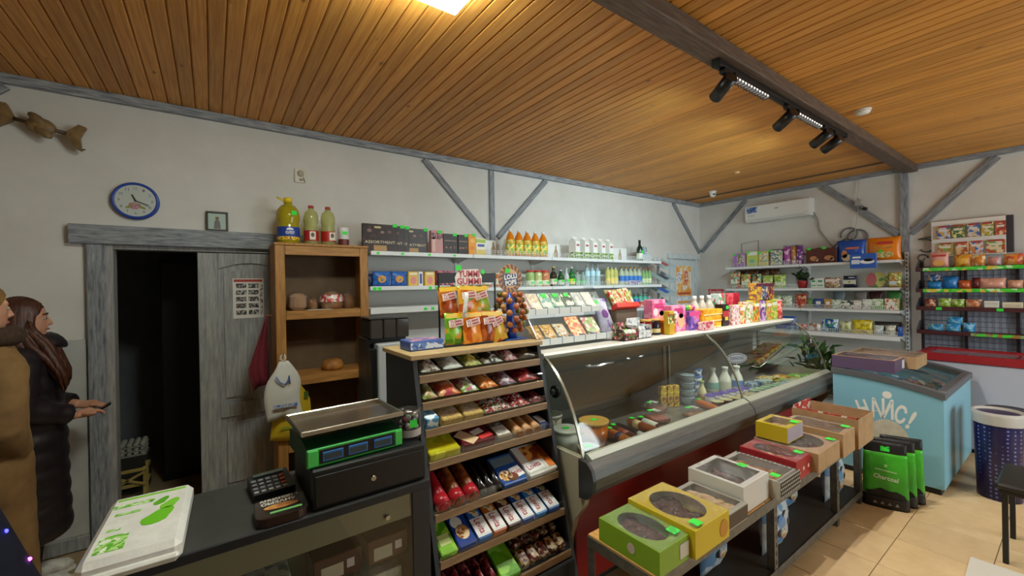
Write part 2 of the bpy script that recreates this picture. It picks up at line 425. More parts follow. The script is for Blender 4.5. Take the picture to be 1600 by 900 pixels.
timber((WX1, 3.80, 2.19), (WX1, 3.08, 2.93), 'x', .06); timber((WX1, 2.08, 2.93), (WX1, 1.33, 2.20), 'x', .075)
timber((WX1, 1.275, 0), (WX1, 1.275, 2.935), 'x', .085, .035); timber((WX1, 1.22, 2.20), (WX1, .55, 2.93), 'x', .075)
timber((-.74, WY1, 2.046), (.62, WY1, 2.046), 'y', .125, .05, label='grey washed lintel board above the doorway')
timber((-.617, WY1, 0), (-.617, WY1, 1.983), 'y', .092, .035, label='grey washed door jamb board')
struct('trim_20', MB().box(DOX0-.001, WY1-.02, 0, DOX0+.035, WY1+.12, DOZ), GREYDOOR, label='grey inner door jamb')
struct('trim_21', MB().rbox(DOX0+.035, WY1-.0, DOZ-.03, DOX1, WY1+.12, DOZ, .003), GREYDOOR, label='grey inner door head')
struct('trim_22', MB().rbox(-1.9, WY1-.012, .09, -.67, WY1, 1.36, .004), noisy('pale_grey_wainscot', [(.3, '#a7a7a4'), (.7, '#c9c8c4')], 2.5, rough=.6), label='pale grey panel on the lower wall')
struct('baseboard_back', MB().rbox(WX0, WY1-.022, 0, -.67, WY1, .09, .004), GREYDOOR)
# ceiling beam
bm_ = struct('trim_23', MB().rbox(WX0, 1.155, 2.915, WX1, 1.285, CEIL-.003, .006), BEAMWOOD, label='dark grey beam crossing the board ceiling')
struct('trim_24', MB().rbox(6.20, 1.30, 2.985, 6.235, WY1-.05, 2.9965, .002), BEAMWOOD, label='thin cable cover on the ceiling')

# door leaf with one arched and one square panel
door = struct('door_1', MB().box(-.085, WY1+.035, .01, DOX1-.005, WY1+.06, DOZ-.035), GREYDOOR, label='grey washed panelled door leaf')
arch = [(.445+.0, 1.83)]
top = [(.04+.41*i/12, 1.83+.045*math.sin(PI*i/12)) for i in range(13)]
dz0, dz1, dx0, dx1 = .01, DOZ-.035, -.085, DOX1-.005
def stile(x0, z0, x1, z1): obj('door_rail', MB().rbox(x0, WY1+.018, z0, x1, WY1+.035, z1, .005), GREYDOOR, door)
stile(dx0, dz0, .04, dz1); stile(.45, dz0, dx1, dz1); stile(.04, .69, .45, .80); stile(.04, dz0, .45, .14)
obj('door_rail', MB().prism([(x, z) for x, z in top]+[(.45, dz1), (.04, dz1)], 'y', WY1+.018, WY1+.035), GREYDOOR, door)
obj('door_panel', MB().prism([(.075, .84), (.415, .84), (.415, 1.79)]+[(.415-.34*i/10, 1.79+.04*math.sin(PI*i/10)) for i in range(1, 10)]+[(.075, 1.79)], 'y', WY1+.022, WY1+.035), GREYDOOR, door)
obj('door_panel', MB().rbox(.075, WY1+.022, .18, .415, WY1+.035, .65, .01), GREYDOOR, door)
# notice sheet with pictures on the door
ns = thing('notice_sheet', 'white notice sheet with rows of small pictures taped to the grey door', 'poster', (.232, WY1+.016, 1.60))
plate('sheet', .205, .31, plain('#e6e2dd', .6), ns)
plate('header', .19, .02, plain('#b5402e', .6), ns, (0, -.001, .138))
for r in range(5):
    for c in range(2):
        plate('picture', .068, .036, art(['#3a3f44', '#8a8f90', '#c7c3b8', '#6a5346', '#2b2f33'], 60, r*2+c), ns, (-.048+.082*c, -.001, .098-.052*r))
plate('picture', .02, .24, art(['#d8d4cd', '#b9b5ae', '#8d5c50'], 50, 5), ns, (.087, -.001, -.01))

# pale door in the far corner of the back wall
PALE = noisy('white_washed_timber', [(.3, '#b6c2c6'), (.7, '#dde3e4')], 5, (12, 12, 1.2), .6)
d2 = struct('door_2', MB().rbox(5.87, WY1-.02, .01, 6.50, WY1, 2.03, .004), PALE, label='pale washed door in the far corner')
obj('door_frame', MB().rbox(5.80, WY1-.045, 0, 5.87, WY1, 2.05, .006), PALE, d2); obj('door_frame', MB().rbox(6.50, WY1-.045, 0, 6.57, WY1, 2.05, .006), PALE, d2)
obj('door_frame', MB().rbox(5.76, WY1-.055, 2.05, 6.62, WY1, 2.13, .006), PALE, d2)
for k in range(6):
    obj('door_plank', MB().rbox(5.885+.1*k, WY1-.028, .03, 5.978+.1*k, WY1-.02, 2.0, .003), PALE, d2)
ps = thing('poster', 'orange and white poster with red dancers on the pale corner door', 'poster', (6.17, WY1-.03, 1.70))
plate('sheet', .42, .48, art(['#f0a64a', '#f7c879', '#f2b35c', '#efe6d8'], 9, 3), ps)
plate('figure', .10, .22, art(['#d5402b', '#e7683a', '#f6e3cf'], 30, 2), ps, (.06, -.001, .05)); plate('figure', .12, .16, art(['#e9edf2', '#b89cc0', '#f3f3ee'], 30, 4), ps, (-.13, -.001, .06))
plate('caption', .36, .035, plain('#c3543a', .6), ps, (0, -.001, -.20))
p2 = thing('poster', 'white strip poster with an orange band below the dancers poster', 'poster', (6.17, WY1-.03, 1.33)); plate('sheet', .42, .22, art(['#dfe7ee', '#c5d4e2', '#eef1f2'], 14, 6), p2); plate('band', .36, .04, plain('#e2a35a', .6), p2, (0, -.001, .03))

# ------------------------------------------------------------------ lamps
def ceiling_panel(x, y, label, power=PANEL_POWER, col='#eefaee'):
    t = thing('ceiling_light_panel', label, 'ceiling light', (x, y, CEIL-.0035))
    fr = MB()
    for a in ((-.31, -.18, .31, -.165), (-.31, .165, .31, .18), (-.31, -.165, -.295, .165), (.295, -.165, .31, .165)): fr.box(a[0], a[1], -.028, a[2], a[3], 0)
    obj('frame', fr, WHITE, t); obj('diffuser', MB().rbox(-.294, -.164, -.075, .294, .164, -.012, .012), emis(col, power), t)
ceiling_panel(.655, 1.565, 'white LED ceiling panel glaring above the cash counter')

rail = thing('light_track', 'black light track mounted under the ceiling beam', 'track light', (0, 1.22, 0))
obj('rail', MB().rbox(2.34, -.02, 2.885, 4.42, .02, 2.914, .003), BLACK, rail)
obj('end_cap', MB().rbox(2.32, -.024, 2.875, 2.36, .024, 2.9145, .003), BLACK, rail); obj('end_cap', MB().rbox(4.40, -.024, 2.875, 4.44, .024, 2.9145, .003), BLACK, rail)
def grille(x0, x1, n, label):
    t = thing('grille_light', label, 'track light', (0, 1.22, 0), group='lit grille lights on the track')
    obj('body', MB().rbox(x0, -.024, 2.862, x1, .024, 2.884, .003), BLACK, t)
    s = (x1-x0-.02)/n
    for i in range(n):
        obj('cell', MB().rbox(x0+.01+s*i+.006, -.018, 2.858, x0+.01+s*(i+1)-.006, .018, 2.864, .002), emis('#fff6ea', 3.0), t)
    for i in range(n+1): obj('fin', MB().rbox(x0+.01+s*i-.0045, -.022, 2.846, x0+.01+s*i+.0045, .022, 2.8615, .001), BLACK, t)
    l = bpy.data.lights.new('grille_beam', 'SPOT'); l.energy = GRILLE_POWER; l.color = (1, .97, .92); l.spot_size = R(165); l.spot_blend = 1.0; l.shadow_soft_size = .02
    lo = bpy.data.objects.new('grille_beam', l); link(lo, t); lo.location = ((x0+x1)/2, 0, 2.84)
grille(2.50, 2.96, 12, 'long grille light with twelve glowing cells on the black track')
grille(3.42, 3.88, 10, 'shorter grille light with ten glowing cells on the black track')
def spot_head(x, d, label, power):
    t = thing('spot_light', label, 'spotlight', (x, 1.22, 2.885))
    obj('adapter', MB().rbox(-.05, -.018, -.03, .05, .018, 0, .004), BLACK, t); obj('stem', MB().cyl((0, 0, -.03), (0, 0, -.075), .012), BLACK, t)
    d = Vector(d).normalized(); p = Vector((0, 0, -.075)); a = p-d*.045; b = p+d*.105
    obj('housing', MB().cyl(a, b, .038, n=18), plain('#141416', .35), t); obj('bezel', MB().cyl(b, b+d*.004, .038, .034, 18), BLACK, t)
    obj('lens', MB().cyl(b+d*.0045, b+d*.006, .026, n=16), emis('#fdf8f0', 20), t)
    l = bpy.data.lights.new('spot_beam', 'SPOT'); l.energy = power; l.color = (.72, .95, 1.0); l.spot_size = R(125); l.spot_blend = 1.0; l.shadow_soft_size = .03
    lo = bpy.data.objects.new('spot_beam', l); link(lo, t); lo.location = b+d*.012; lo.rotation_euler = d.to_track_quat('-Z', 'Y').to_euler()
spot_head(2.44, (.35, .85, -.40), 'black spotlight at the near end of the track beside the long grille', SPOT_POWER)
spot_head(3.30, (.30, .85, -.40), 'black spotlight between the two grille lights', SPOT_POWER*1.15)
spot_head(3.98, (.25, .85, -.40), 'black spotlight beside the short grille', SPOT_POWER)
spot_head(4.22, (.2, .85, -.40), 'black spotlight nearest the far end of the track', SPOT_POWER*.5)

dc = thing('smoke_detector', 'round white smoke detector on the board ceiling beside the beam', 'smoke detector', (4.18, 1.03, CEIL-.0035))
obj('base', MB().lathe([(.055, -.012), (.055, 0)], 20), WHITE, dc); obj('dome', MB().lathe([(.02, -.035), (.045, -.028), (.05, -.012)], 20), WHITE, dc)
dc2 = tag(obj('ceiling_cap', MB().lathe([(.02, -.02), (.03, -.012), (.03, 0)], 14), plain('#d8b483', .5), None, (5.18, 2.48, CEIL-.0035)), 'small tan round cap on the ceiling boards', 'ceiling fitting')
sc = thing('security_camera', 'small white dome security camera in the ceiling corner', 'camera', (5.95, 3.2, CEIL-.0035))
obj('mount', MB().lathe([(.05, -.02), (.05, 0)], 18), WHITE, sc); obj('dome', MB().ball((0, 0, -.045), .042, 16, 10), plain('#f0f0ee', .25), sc); obj('lens', MB().cyl((-.025, -.03, -.052), (-.033, -.042, -.055), .014), BLACK, sc)
# ------------------------------------------------------------------ things on the walls
ck = thing('wall_clock', 'round wall clock with blue rim and a pink flower on the dial', 'clock', (-.415, WY1-.001, 2.288))
obj('case', MB().lathe([(.118, -.03), (.126, -.022), (.126, 0)], 36).xf(Matrix.Rotation(R(90), 4, 'X')).xf(Matrix.Diagonal((1, -1, 1, 1))).move(0, 0, 0).xf(Matrix.Rotation(R(180), 4, 'Z')), plain('#2d4fa6', .3), ck)
obj('rim', MB().ring((0, -.028, 0), .116, .010, 36, 8, 'y'), plain('#2b4aa2', .25), ck)
obj('dial', disc(.108, .108, 32, -.030), plain('#e7e3e6', .5), ck)
for k in range(1, 13):
    a = PI/2-k*PI/6; lettering(str(k), .012 if k < 10 else .018, .018, plain('#8c7f95', .5), ck, (.085*math.cos(a), -.0305, .085*math.sin(a)), name='numeral')
fl = obj('flower_print', disc(.034, .024, 14, -.0308), art(['#d88fb4', '#c0679a', '#e6b9d0', '#b9a24d'], 60, 3), ck, (-.005, 0, -.035))
for s in (-1, 1): obj('leaf_print', disc(.02, .008, 8, -.0310), plain('#a8a05b', .5), ck, (.035*s, 0, -.045), (0, R(20*s), 0))
obj('hour_hand', MB().box(-.004, -.034, 0, .004, -.033, .045), BLACK, ck, (0, 0, 0), (0, R(-25), 0)); obj('minute_hand', MB().box(-.003, -.036, 0, .003, -.035, .075), plain('#2e2719', .5), ck, (0, 0, 0), (0, R(113), 0))
obj('pivot', disc(.006, .006, 10, -.036, .002), BLACK, ck); obj('cover_glass', disc(.107, .107, 32, -.0395, .001), GLASS, ck)

ic = thing('framed_icon', 'small dark framed icon standing on the lintel', 'picture frame', (.04, WY1-.02, 2.109), (R(-4), 0, 0))
fr = MB()
for a in ((-.068, 0, .068, .013), (-.068, .135, .068, .148), (-.068, .013, -.055, .135), (.055, .013, .068, .135)): fr.rbox(a[0], -.012, a[1], a[2], .006, a[3], .002)
obj('frame', fr, plain('#2a1710', .4), ic); obj('backing', MB().box(-.055, -.002, .013, .055, .004, .135), plain('#cfd8d8', .4), ic)
obj('saint_figure', MB().prism([(-.022, .02), (.022, .02), (.017, .07), (.01, .085), (-.01, .085), (-.017, .07)], 'y', -.0035, -.002), plain('#8d8189', .6), ic); obj('halo', disc(.014, .014, 14, -.0028), plain('#b7a487', .5), ic, (0, 0, .098)); obj('saint_head', disc(.008, .010, 12, -.0035), plain('#7a6457', .6), ic, (0, 0, .098))
obj('pane', MB().box(-.055, -.0065, .013, .055, -.0055, .135), GLASS, ic)

sn = thing('wall_sensor', 'small cream wall sensor above the wooden bread rack', 'sensor', (.613, WY1-.001, 2.608), (0, 0, 0))
obj('plate', MB().rbox(-.045, -.016, -.058, .045, 0, .058, .006), plain('#d9d2c4', .4), sn); obj('lens', MB().ball((0, -.014, .018), .028, 14, 8, (1, .5, 1)), plain('#b7ab95', .25), sn); obj('button', MB().ball((.004, -.014, -.032), .018, 12, 6, (1, .4, .7)), plain('#a3967e', .3), sn); obj('bracket', MB().cyl((.02, -.014, -.01), (.032, -.016, -.05), .005), plain('#8e8371', .4), sn)

# carved twisted ornament high on the wall
CARVE = noisy('brown_carved_wood', [(.3, '#5e4a2e'), (.6, '#8a6e45'), (.8, '#a68a5a')], 18, rough=.5, bmp=.3)
og = thing('wall_ornament', 'brown carved wooden ornament shaped like a twisted bow high on the wall', 'ornament', (-.84, WY1-.07, 2.695), (0, R(12), 0))
def fan(x, s): 
    mb = MB(); mb.prism([(x, -.015), (x+s*.05, -.075), (x+s*.085, -.085), (x+s*.06, 0), (x+s*.075, .07), (x+s*.04, .075), (x, .015)], 'y', -.02, .02); return mb
obj('end_fan', fan(.115, 1), CARVE, og); obj('end_fan', fan(-.115, -1), CARVE, og)
obj('centre_lobe', MB().ball((0, 0, 0), .065, 16, 8, (1.05, .45, .8)), CARVE, og)
for s in (-1, 1): obj('wing', MB().ball((s*.035, -.018, s*-.02), .045, 12, 6, (1.1, .4, .55)), CARVE, og, (0, 0, 0), (0, R(30), 0))
obj('rod', MB().cyl((-.14, 0, 0), (.14, 0, 0), .012, n=10), plain('#4b3a24', .4), og); obj('wall_mount', MB().cyl((0, 0, 0), (0, .069, 0), .02, n=12), plain('#3c3124', .5), og)
obj('hook', MB().taper([(.18, 0, -.07), (.205, 0, -.072), (.21, 0, -.065)], .004, 6), BLACK, og)

# air conditioner
ac = thing('air_conditioner', 'white wall air conditioner with a blue energy sticker', 'air conditioner', (WX1-.001, 2.60, 2.555), (0, 0, R(-90)))
prof = [(-.20, .04), (-.17, .0), (-.06, 0), (0, .02), (0, .235), (-.17, .235), (-.20, .21)]
obj('body', MB().prism(prof, 'x', -.41, .41), plain('#e6e6e2', .35), ac)
obj('front_panel', MB().rbox(-.405, -.207, .05, .405, -.20, .225, .004), plain('#ecece8', .3), ac); obj('louvre', MB().rbox(-.36, -.197, .010, .36, -.178, .032, .003), plain('#d5d5d1', .4), ac, (0, .004, .002))
obj('energy_sticker', MB().box(-.385, -.2085, .125, -.24, -.2072, .21), art(['#2d58a8', '#4f7fc6', '#24427f', '#c8d5e6'], 40, 2), ac); obj('logo_disc', disc(.022, .022, 14, -.2072), plain('#dfe6ee', .4), ac, (-.25, 0, .19)); plate('badge', .05, .012, plain('#8f9294', .3), ac, (.02, -.2072, .15))
plate('info_sticker', .10, .04, plain('#d8d9d6', .5), ac, (-.32, -.2072, .085))
def cable(name, pts, r, mat, label): return tag(obj(name, MB().taper(pts, r, 6), mat), label, 'cable')
cable('power_cable', [(WX1-.03, 2.19, 2.60), (WX1-.012, 2.15, 2.50), (WX1-.012, 2.13, 2.35), (WX1-.012, 2.03, 2.18), (WX1-.012, 1.98, 2.10)], .007, plain('#9a9a98', .5), 'grey cable hanging down from the air conditioner')
jb = thing('junction_box', 'small grey junction box with a plug on the wall brace', 'junction box', (WX1-.036, 1.70, 2.635)); obj('housing', MB().rbox(-.03, -.035, -.03, 0, .035, .04, .006), plain('#a9a8a4', .5), jb); obj('plug', MB().rbox(-.05, -.09, -.10, -.005, -.045, -.065, .006), BLACK, jb); obj('lead', MB().taper([(-.02, -.03, -.03), (-.03, -.06, -.06), (-.03, -.065, -.07)], .005, 6), BLACK, jb); obj('gland', MB().cyl((-.015, 0, .04), (-.015, 0, .06), .012, n=10), plain('#8d8c88', .5), jb)
cable('cord', [(WX1-.045, 1.70, 2.70), (WX1-.02, 1.70, 2.93)], .005, plain('#c9c8c4', .5), 'pale cord running from the ceiling to the junction box')
cable('cord', [(WX1-.045, 1.70, 2.60), (WX1-.045, 1.72, 2.4), (WX1-.02, 1.76, 2.2), (WX1-.02, 1.78, 2.0)], .005, plain('#b9b8b4', .5), 'pale cord hanging below the junction box')
# scroll work on the right wall
SCROLL = plain('#6f7278', .5)
def scroll(pts, label, r=.016):
    P = [(WX1-.012, y, z) for y, z in pts]
    return tag(obj('wall_scroll', MB().taper(P, r, 6, (1, .5)), SCROLL), label, 'wall decoration')
def spiral(cy, cz, r0, r1, a0, a1, n=18, fy=1): return [(cy+fy*(r0+(r1-r0)*i/n)*math.cos(a0+(a1-a0)*i/n), cz+(r0+(r1-r0)*i/n)*math.sin(a0+(a1-a0)*i/n)) for i in range(n+1)]
scroll([(2.0, 2.08), (1.93, 2.16), (1.84, 2.20)]+spiral(1.72, 2.20, .11, .09, PI, -PI*.9, 16, -1), 'grey scroll with large loops painted above the shelf packets')
scroll(spiral(1.80, 2.25, .10, .06, PI*1.1, -PI*.7, 16, -1), 'grey oval loop of scrollwork beside the white cord', .013)
scroll([(2.56, 2.02), (2.52, 2.09), (2.44, 2.11), (2.36, 2.08), (2.30, 2.03), (2.24, 2.08), (2.14, 2.11), (2.08, 2.07), (2.06, 2.0)], 'grey wavy scrollwork behind the purple tubes')
scroll([(2.95, 2.0), (2.9, 2.04), (2.82, 2.05), (2.76, 2.02)], 'short grey scroll behind the tea packets', .012)
scroll([(1.16, 2.12), (1.08, 2.14), (.99, 2.13)], 'grey scroll line beside the snack wall rack', .012)
scroll(spiral(1.10, 2.03, .09, .05, PI*.6, -PI*.8, 14, -1), 'grey curl of scrollwork above the snack rack', .013); scroll(spiral(1.13, 1.90, .05, .02, PI, -PI, 12, 1), 'small grey spiral painted above the snack rack', .010)
# ------------------------------------------------------------------ kinds of goods
def decorate(t, decor, y, zc):
    """flat print on the front: (kind, ...) with dx, dz measured from the front's centre"""
    for dd in decor:
        k = dd[0]
        if k == 'text': lettering(dd[1], dd[2], dd[3], plain(dd[4], .45), t, (dd[5], y-.0012, zc+dd[6]), (0, R(dd[7]) if len(dd) > 7 else 0, 0))
        elif k == 'panel': plate('printed_panel', dd[1], dd[2], dd[3], t, (dd[4], y-.0001, zc+dd[5]), (0, R(dd[6]) if len(dd) > 6 else 0, 0), .0008)
        elif k == 'disc': obj('printed_motif', shared(('disc', *rnd3(dd[1], dd[2])), lambda: disc(dd[1], dd[2], 14, 0, .0009)), dd[3], t, (dd[4], y-.0002, zc+dd[5]))
        elif k == 'tag': price(t, (dd[1], y-.0014, zc+dd[2]))
def box_item(name, label, cat, loc, dims, mat, decor=(), rot=(0, 0, 0), group=None, bev=.003):
    w, d, h = dims; t = thing(name, label, cat, loc, rot, group)
    obj('carton', shared(('carton', *rnd3(w, d, h)), lambda: MB().rbox(-w/2, -d/2, 0, w/2, d/2, h, bev)), mat, t)
    decorate(t, decor, -d/2, h/2); return t
def pouch_item(name, label, cat, loc, dims, mat, decor=(), rot=(0, 0, 0), group=None, wob=.06):
    w, d, h = dims; t = thing(name, label, cat, loc, rot, group)
    obj('bag', shared(('bag', *rnd3(w, d, h)), lambda: MB().pouch(w, d, h, 8, 8, .08, wob, int(w*1000)+int(h*100))), mat, t)
    decorate(t, decor, -d/2, h*.48); return t
BPROF = {
 'juice': [(.90, 0), (1, .02), (1, .30), (.93, .36), (.97, .45), (.95, .60), (.72, .76), (.40, .87), (.30, .90), (.30, .93)],
 'wine': [(.95, 0), (1, .02), (1, .55), (.85, .64), (.45, .74), (.38, .80), (.36, .93)],
 'water': [(.92, 0), (1, .02), (.95, .2), (1, .3), (.95, .45), (1, .58), (.8, .70), (.35, .84), (.33, .92)],
 'oil': [(.88, 0), (1, .03), (1, .40), (.88, .45), (.88, .52), (1, .58), (1, .72), (.80, .83), (.36, .90), (.34, .94)],
 'oil_big': [(.86, 0), (.96, .03), (.96, .36), (.92, .40), (.90, .46), (1, .54), (1, .62), (.88, .74), (.62, .82), (.34, .86), (.33, .90)],
 'milk': [(.95, 0), (1, .02), (1, .42), (.82, .58), (.46, .76), (.42, .90), (.48, .92)],
 'jar': [(.92, 0), (1, .03), (1, .78), (.86, .86), (.84, .90)],
 'can': [(.94, 0), (1, .02), (1, .97), (.94, 1.0)],
 'spray': [(.9, 0), (1, .02), (1, .62), (.75, .72), (.45, .80), (.40, .86)],
}
def bottle_item(style, name, label, cat, loc, r, h, mat, cap, lab=None, rot=(0, 0, 0), group=None, lz=(.10, .38), tagz=None, capz=None):
    t = thing(name, label, cat, loc, rot, group); P = BPROF[style]
    obj('body', shared((style, *rnd3(r, h)), lambda: MB().lathe([(a*r, b*h) for a, b in P], 16)), mat, t)
    if cap is not None:
        rr = P[-1][0]*r*1.12; z0 = P[-1][1]*h-.002
        obj('cap', shared(('cap', *rnd3(rr, z0, h)), lambda: MB().lathe([(rr, z0), (rr, h*.995), (rr*.9, h)], 14)), cap, t)
    if lab is not None:
        obj('label', shared(('label', *rnd3(r, h, *lz)), lambda: MB().lathe([(r*1.012, lz[0]*h), (r*1.012, lz[1]*h)], 16, cap=False)), lab, t)
    if tagz: price(t, (0, -r*1.02, tagz*h))
    return t
def carton_item(name, label, cat, loc, w, h, mat, accent, rot=(0, 0, 0), group=None):
    """gable top milk or juice carton"""
    t = thing(name, label, cat, loc, rot, group); hb = h*.80
    obj('carton', shared(('gable', *rnd3(w, h)), lambda: MB().rbox(-w/2, -w/2, 0, w/2, w/2, hb, .002).prism([(-w/2, hb-.001), (w/2, hb-.001), (.004, h*.94), (-.004, h*.94)], 'x', -w/2, w/2).box(-w/2, -.003, h*.93, w/2, .003, h)), mat, t)
    plate('printed_panel', w*.96, hb*.36, accent, t, (0, -w/2-.0002, hb*.2)); plate('printed_panel', w*.6, hb*.10, plain('#b04a52', .5), t, (0, -w/2-.0002, hb*.78))
    obj('printed_panel', MB().box(-w/2-.001, -w*.48, hb*.02, -w/2-.0002, w*.48, hb*.38), accent, t); return t
def tube_item(name, label, cat, loc, r, h, mat, lid, rot=(0, 0, 0), group=None): return bottle_item('can', name, label, cat, loc, r, h, mat, None, None, rot, group) if lid is None else _tube(name, label, cat, loc, r, h, mat, lid, rot, group)
def _tube(name, label, cat, loc, r, h, mat, lid, rot, group):
    t = thing(name, label, cat, loc, rot, group)
    obj('body', shared(('tube', *rnd3(r, h)), lambda: MB().lathe([(r, 0), (r, h*.93)], 16)), mat, t)
    obj('lid', shared(('tubelid', *rnd3(r, h)), lambda: MB().lathe([(r*1.05, h*.93), (r*1.05, h), (r*.95, h*1.005)], 16)), lid, t); return t

def wire_fence(parent, x0, x1, y, z, h=.05, rows=3, posts=.04, mat=None):
    """low wire rail on a shelf front"""
    mb = MB()
    for k in range(rows): mb.cyl((x0, y, z+.012+(h-.012)*k/max(1, rows-1)), (x1, y, z+.012+(h-.012)*k/max(1, rows-1)), .0022, n=5)
    n = max(2, int((x1-x0)/posts))
    for i in range(n+1): mb.cyl((x0+(x1-x0)*i/n, y, z), (x0+(x1-x0)*i/n, y, z+h), .0022, n=5)
    return obj('wire_rail', mb, mat or WHITE_METAL, parent)

# ------------------------------------------------------------------ shelving on the back wall
ga = thing('wall_shelving', 'white metal wall shelving along the back wall stocked with drinks and sweets', 'shelving', (0, WY1, 0))
BACKP = plain('#d5d6d2', .5)
for x0, x1 in ((1.06, 2.03), (2.03, 3.03), (3.03, 4.03), (4.03, 5.03)):
    obj('back_panel', MB().rbox(x0+.005, -.05, .10, x1-.005, -.04, 1.955, .002), BACKP, ga)
obj('lower_panel', MB().rbox(1.075, -.062, .80, 2.01, -.051, 1.43, .002), BACKP, ga)
for x in (1.055, 2.03, 3.03, 4.03, 5.035): obj('upright', MB().rbox(x-.015, -.06, 0, x+.015, -.02, 2.02, .003), WHITE_METAL, ga)
def shelf_a(x0, x1, z, depth=.40, fence=True, lip=.032):
    sh = obj('shelf', MB().rbox(x0+.003, -depth, z-.012, x1-.003, -.05, z, .002).rbox(x0+.003, -depth-.006, z-lip, x1-.003, -depth, z+.002, .002), WHITE_METAL, ga)
    if fence: wire_fence(sh, x0+.02, x1-.02, -depth+.008, z, .05)
    for x in (x0+.02, x1-.02): obj('bracket', MB().prism([(-depth+.05, z-.013), (-.05, z-.013), (-.05, z-.07)], 'x', x-.0015, x+.0015), WHITE_METAL, sh)
    return sh
for x0, x1, f in ((1.06, 2.03, False), (2.03, 3.03, True), (3.03, 4.03, True), (4.03, 5.03, True)): shelf_a(x0, x1, 1.968, .40, f)
shelf_a(1.06, 2.03, 1.675, .36, False); shelf_a(1.06, 2.03, 1.495, .36, False, .05)
for x0, x1 in ((2.03, 3.03), (3.03, 4.03), (4.03, 5.03)): shelf_a(x0, x1, 1.650, .40); 
for x0, x1 in ((2.03, 3.03), (3.03, 4.03), (4.03, 5.03)): shelf_a(x0, x1, 1.345, .42)
obj('shelf', MB().rbox(1.06, -.45, .75, 5.03, -.05, .78, .003), WHITE_METAL, ga)
for x, z in ((1.12, 1.952), (1.33, 1.952), (1.58, 1.952), (1.83, 1.952)): price(ga, (x, -.407, z), .025, .018)
for x in (1.10, 1.14, 1.60, 1.66, 1.72): price(ga, (x, -.367, 1.655), .03, .03)
for x in (1.55, 1.62, 1.70): price(ga, (x, -.3675, 1.470), .03, .022)
YA = 3.60; A1, A2, A3 = 1.9695, 1.6515, 1.3465
# top shelf: chocolate assortments
CHOC = noisy('dark_brown_chocolate_box', [(.35, '#1f110d'), (.6, '#331d18'), (.8, '#5a3f3a')], 24, rough=.35, detail=2)
for x, y, lab in ((1.165, 3.53, 'dark brown chocolate assortment box, frontmost beside the bread rack'), (1.245, 3.565, 'dark brown chocolate assortment box tucked directly behind the frontmost one'), (1.305, 3.60, 'dark brown chocolate assortment box, third of the overlapping row'), (1.50, 3.64, 'dark brown chocolate assortment box, last of the overlapping row beside the pink box')):
    box_item('chocolate_box', lab, 'chocolate box', (x, y, A1), (.295, .028, .235), CHOC,
             [('text', 'ASSORTMENT', .26, .024, '#d9c7a8', 0, -.035), ('panel', .11, .045, plain('#b58a52', .4), 0, -.085), ('panel', .055, .016, plain('#d4bc86', .4), -.02, .09), ('tag', .13, .113),
              ('disc', .02, .014, plain('#8d6a62', .5), -.09, .06), ('disc', .02, .014, plain('#77564f', .5), .08, .055), ('disc', .018, .012, plain('#9a7a70', .5), .02, .05)], group='overlapping chocolate assortment boxes')
box_item('chocolate_box', 'pink chocolate box with maroon flowers on the top back shelf', 'chocolate box', (1.722, 3.60, A1), (.122, .05, .225), plain('#c78d8c', .4), [('panel', .115, .06, art(['#7d2a3a', '#c98f92', '#5a1d2a'], 40, 1), 0, .06), ('panel', .03, .13, plain('#dcb4a8', .4), -.035, -.02), ('tag', .03, .10)])
for x, w, lab in ((1.862, .155, 'wider black chocolate box with copper spots beside the pink box'), (2.0, .112, 'narrower black chocolate box with copper spots beside the orange box')):
    box_item('chocolate_box', lab, 'chocolate box', (x, 3.60, A1), (w, .05, .20), plain('#251714', .4), [('panel', w*.8, .008, plain('#9b7d69', .4), 0, .035), ('tag', w*.3, .095)]+[('disc', .010, .008, plain('#c07858', .4), dx*w*.28, -.03) for dx in (-1, 0, 1)]+[('disc', .006, .012, plain('#e5cfc2', .4), w*.28, -.028)])
box_item('juice_box', 'bright orange carton beside the black chocolate boxes', 'carton', (2.10, 3.60, A1), (.085, .06, .21), plain('#f09a1e', .4), [('disc', .025, .02, plain('#f8c35a', .4), 0, .04), ('disc', .025, .02, plain('#e5800f', .4), 0, -.03), ('tag', .02, .10)])
box_item('flakes_box', 'yellow and white packet with blue lettering on the top back shelf', 'carton', (2.20, 3.60, A1), (.112, .06, .178), plain('#f3ead0', .4), [('panel', .108, .05, plain('#f2cf3a', .4), 0, -.055), ('panel', .08, .025, plain('#3558b0', .4), 0, .015), ('panel', .108, .035, plain('#a9c63f', .4), 0, .06)])
# white bottle holder boards with bottle shaped openings
for x0, x1, lab in ((2.27, 2.49, 'white display board with two brown bottle silhouettes on the top shelf'), (3.08, 3.42, 'white display board with a bottle silhouette beside the milk cartons'), (4.17, 4.66, 'long white display board with a bottle silhouette beside the wine bottle')):
    t = thing('display_board', lab, 'display board', ((x0+x1)/2, 3.74, A1)); w = x1-x0
    obj('board', MB().rbox(-w/2, -.006, 0, w/2, .006, .185, .003), WHITE, t)
    for dx in ((-.07, .075) if w < .3 else (.10,)):
        obj('bottle_silhouette', MB().prism([(dx-.032, .004), (dx+.032, .004), (dx+.032, .08), (dx+.012, .13), (dx+.010, .17), (dx-.010, .17), (dx-.012, .13), (dx-.032, .08)], 'y', -.0075, -.0062), plain('#a98f73', .6), t)
ORG = liquid('#f5901c', .8); LAB_PINE = art(['#f6e36a', '#f8f4d8', '#8fb53b', '#f2b23a'], 28, 2)
for x in (2.555, 2.667, 2.779, 2.892, 3.005):
    bottle_item('juice', 'juice_bottle', 'orange juice drink bottle with a white cap in the row of five', 'bottle', (x, 3.56, A1), .051, .285, ORG, plain('#f3e7e6', .4), LAB_PINE, group='orange drink bottles on the top shelf', lz=(.08, .62))
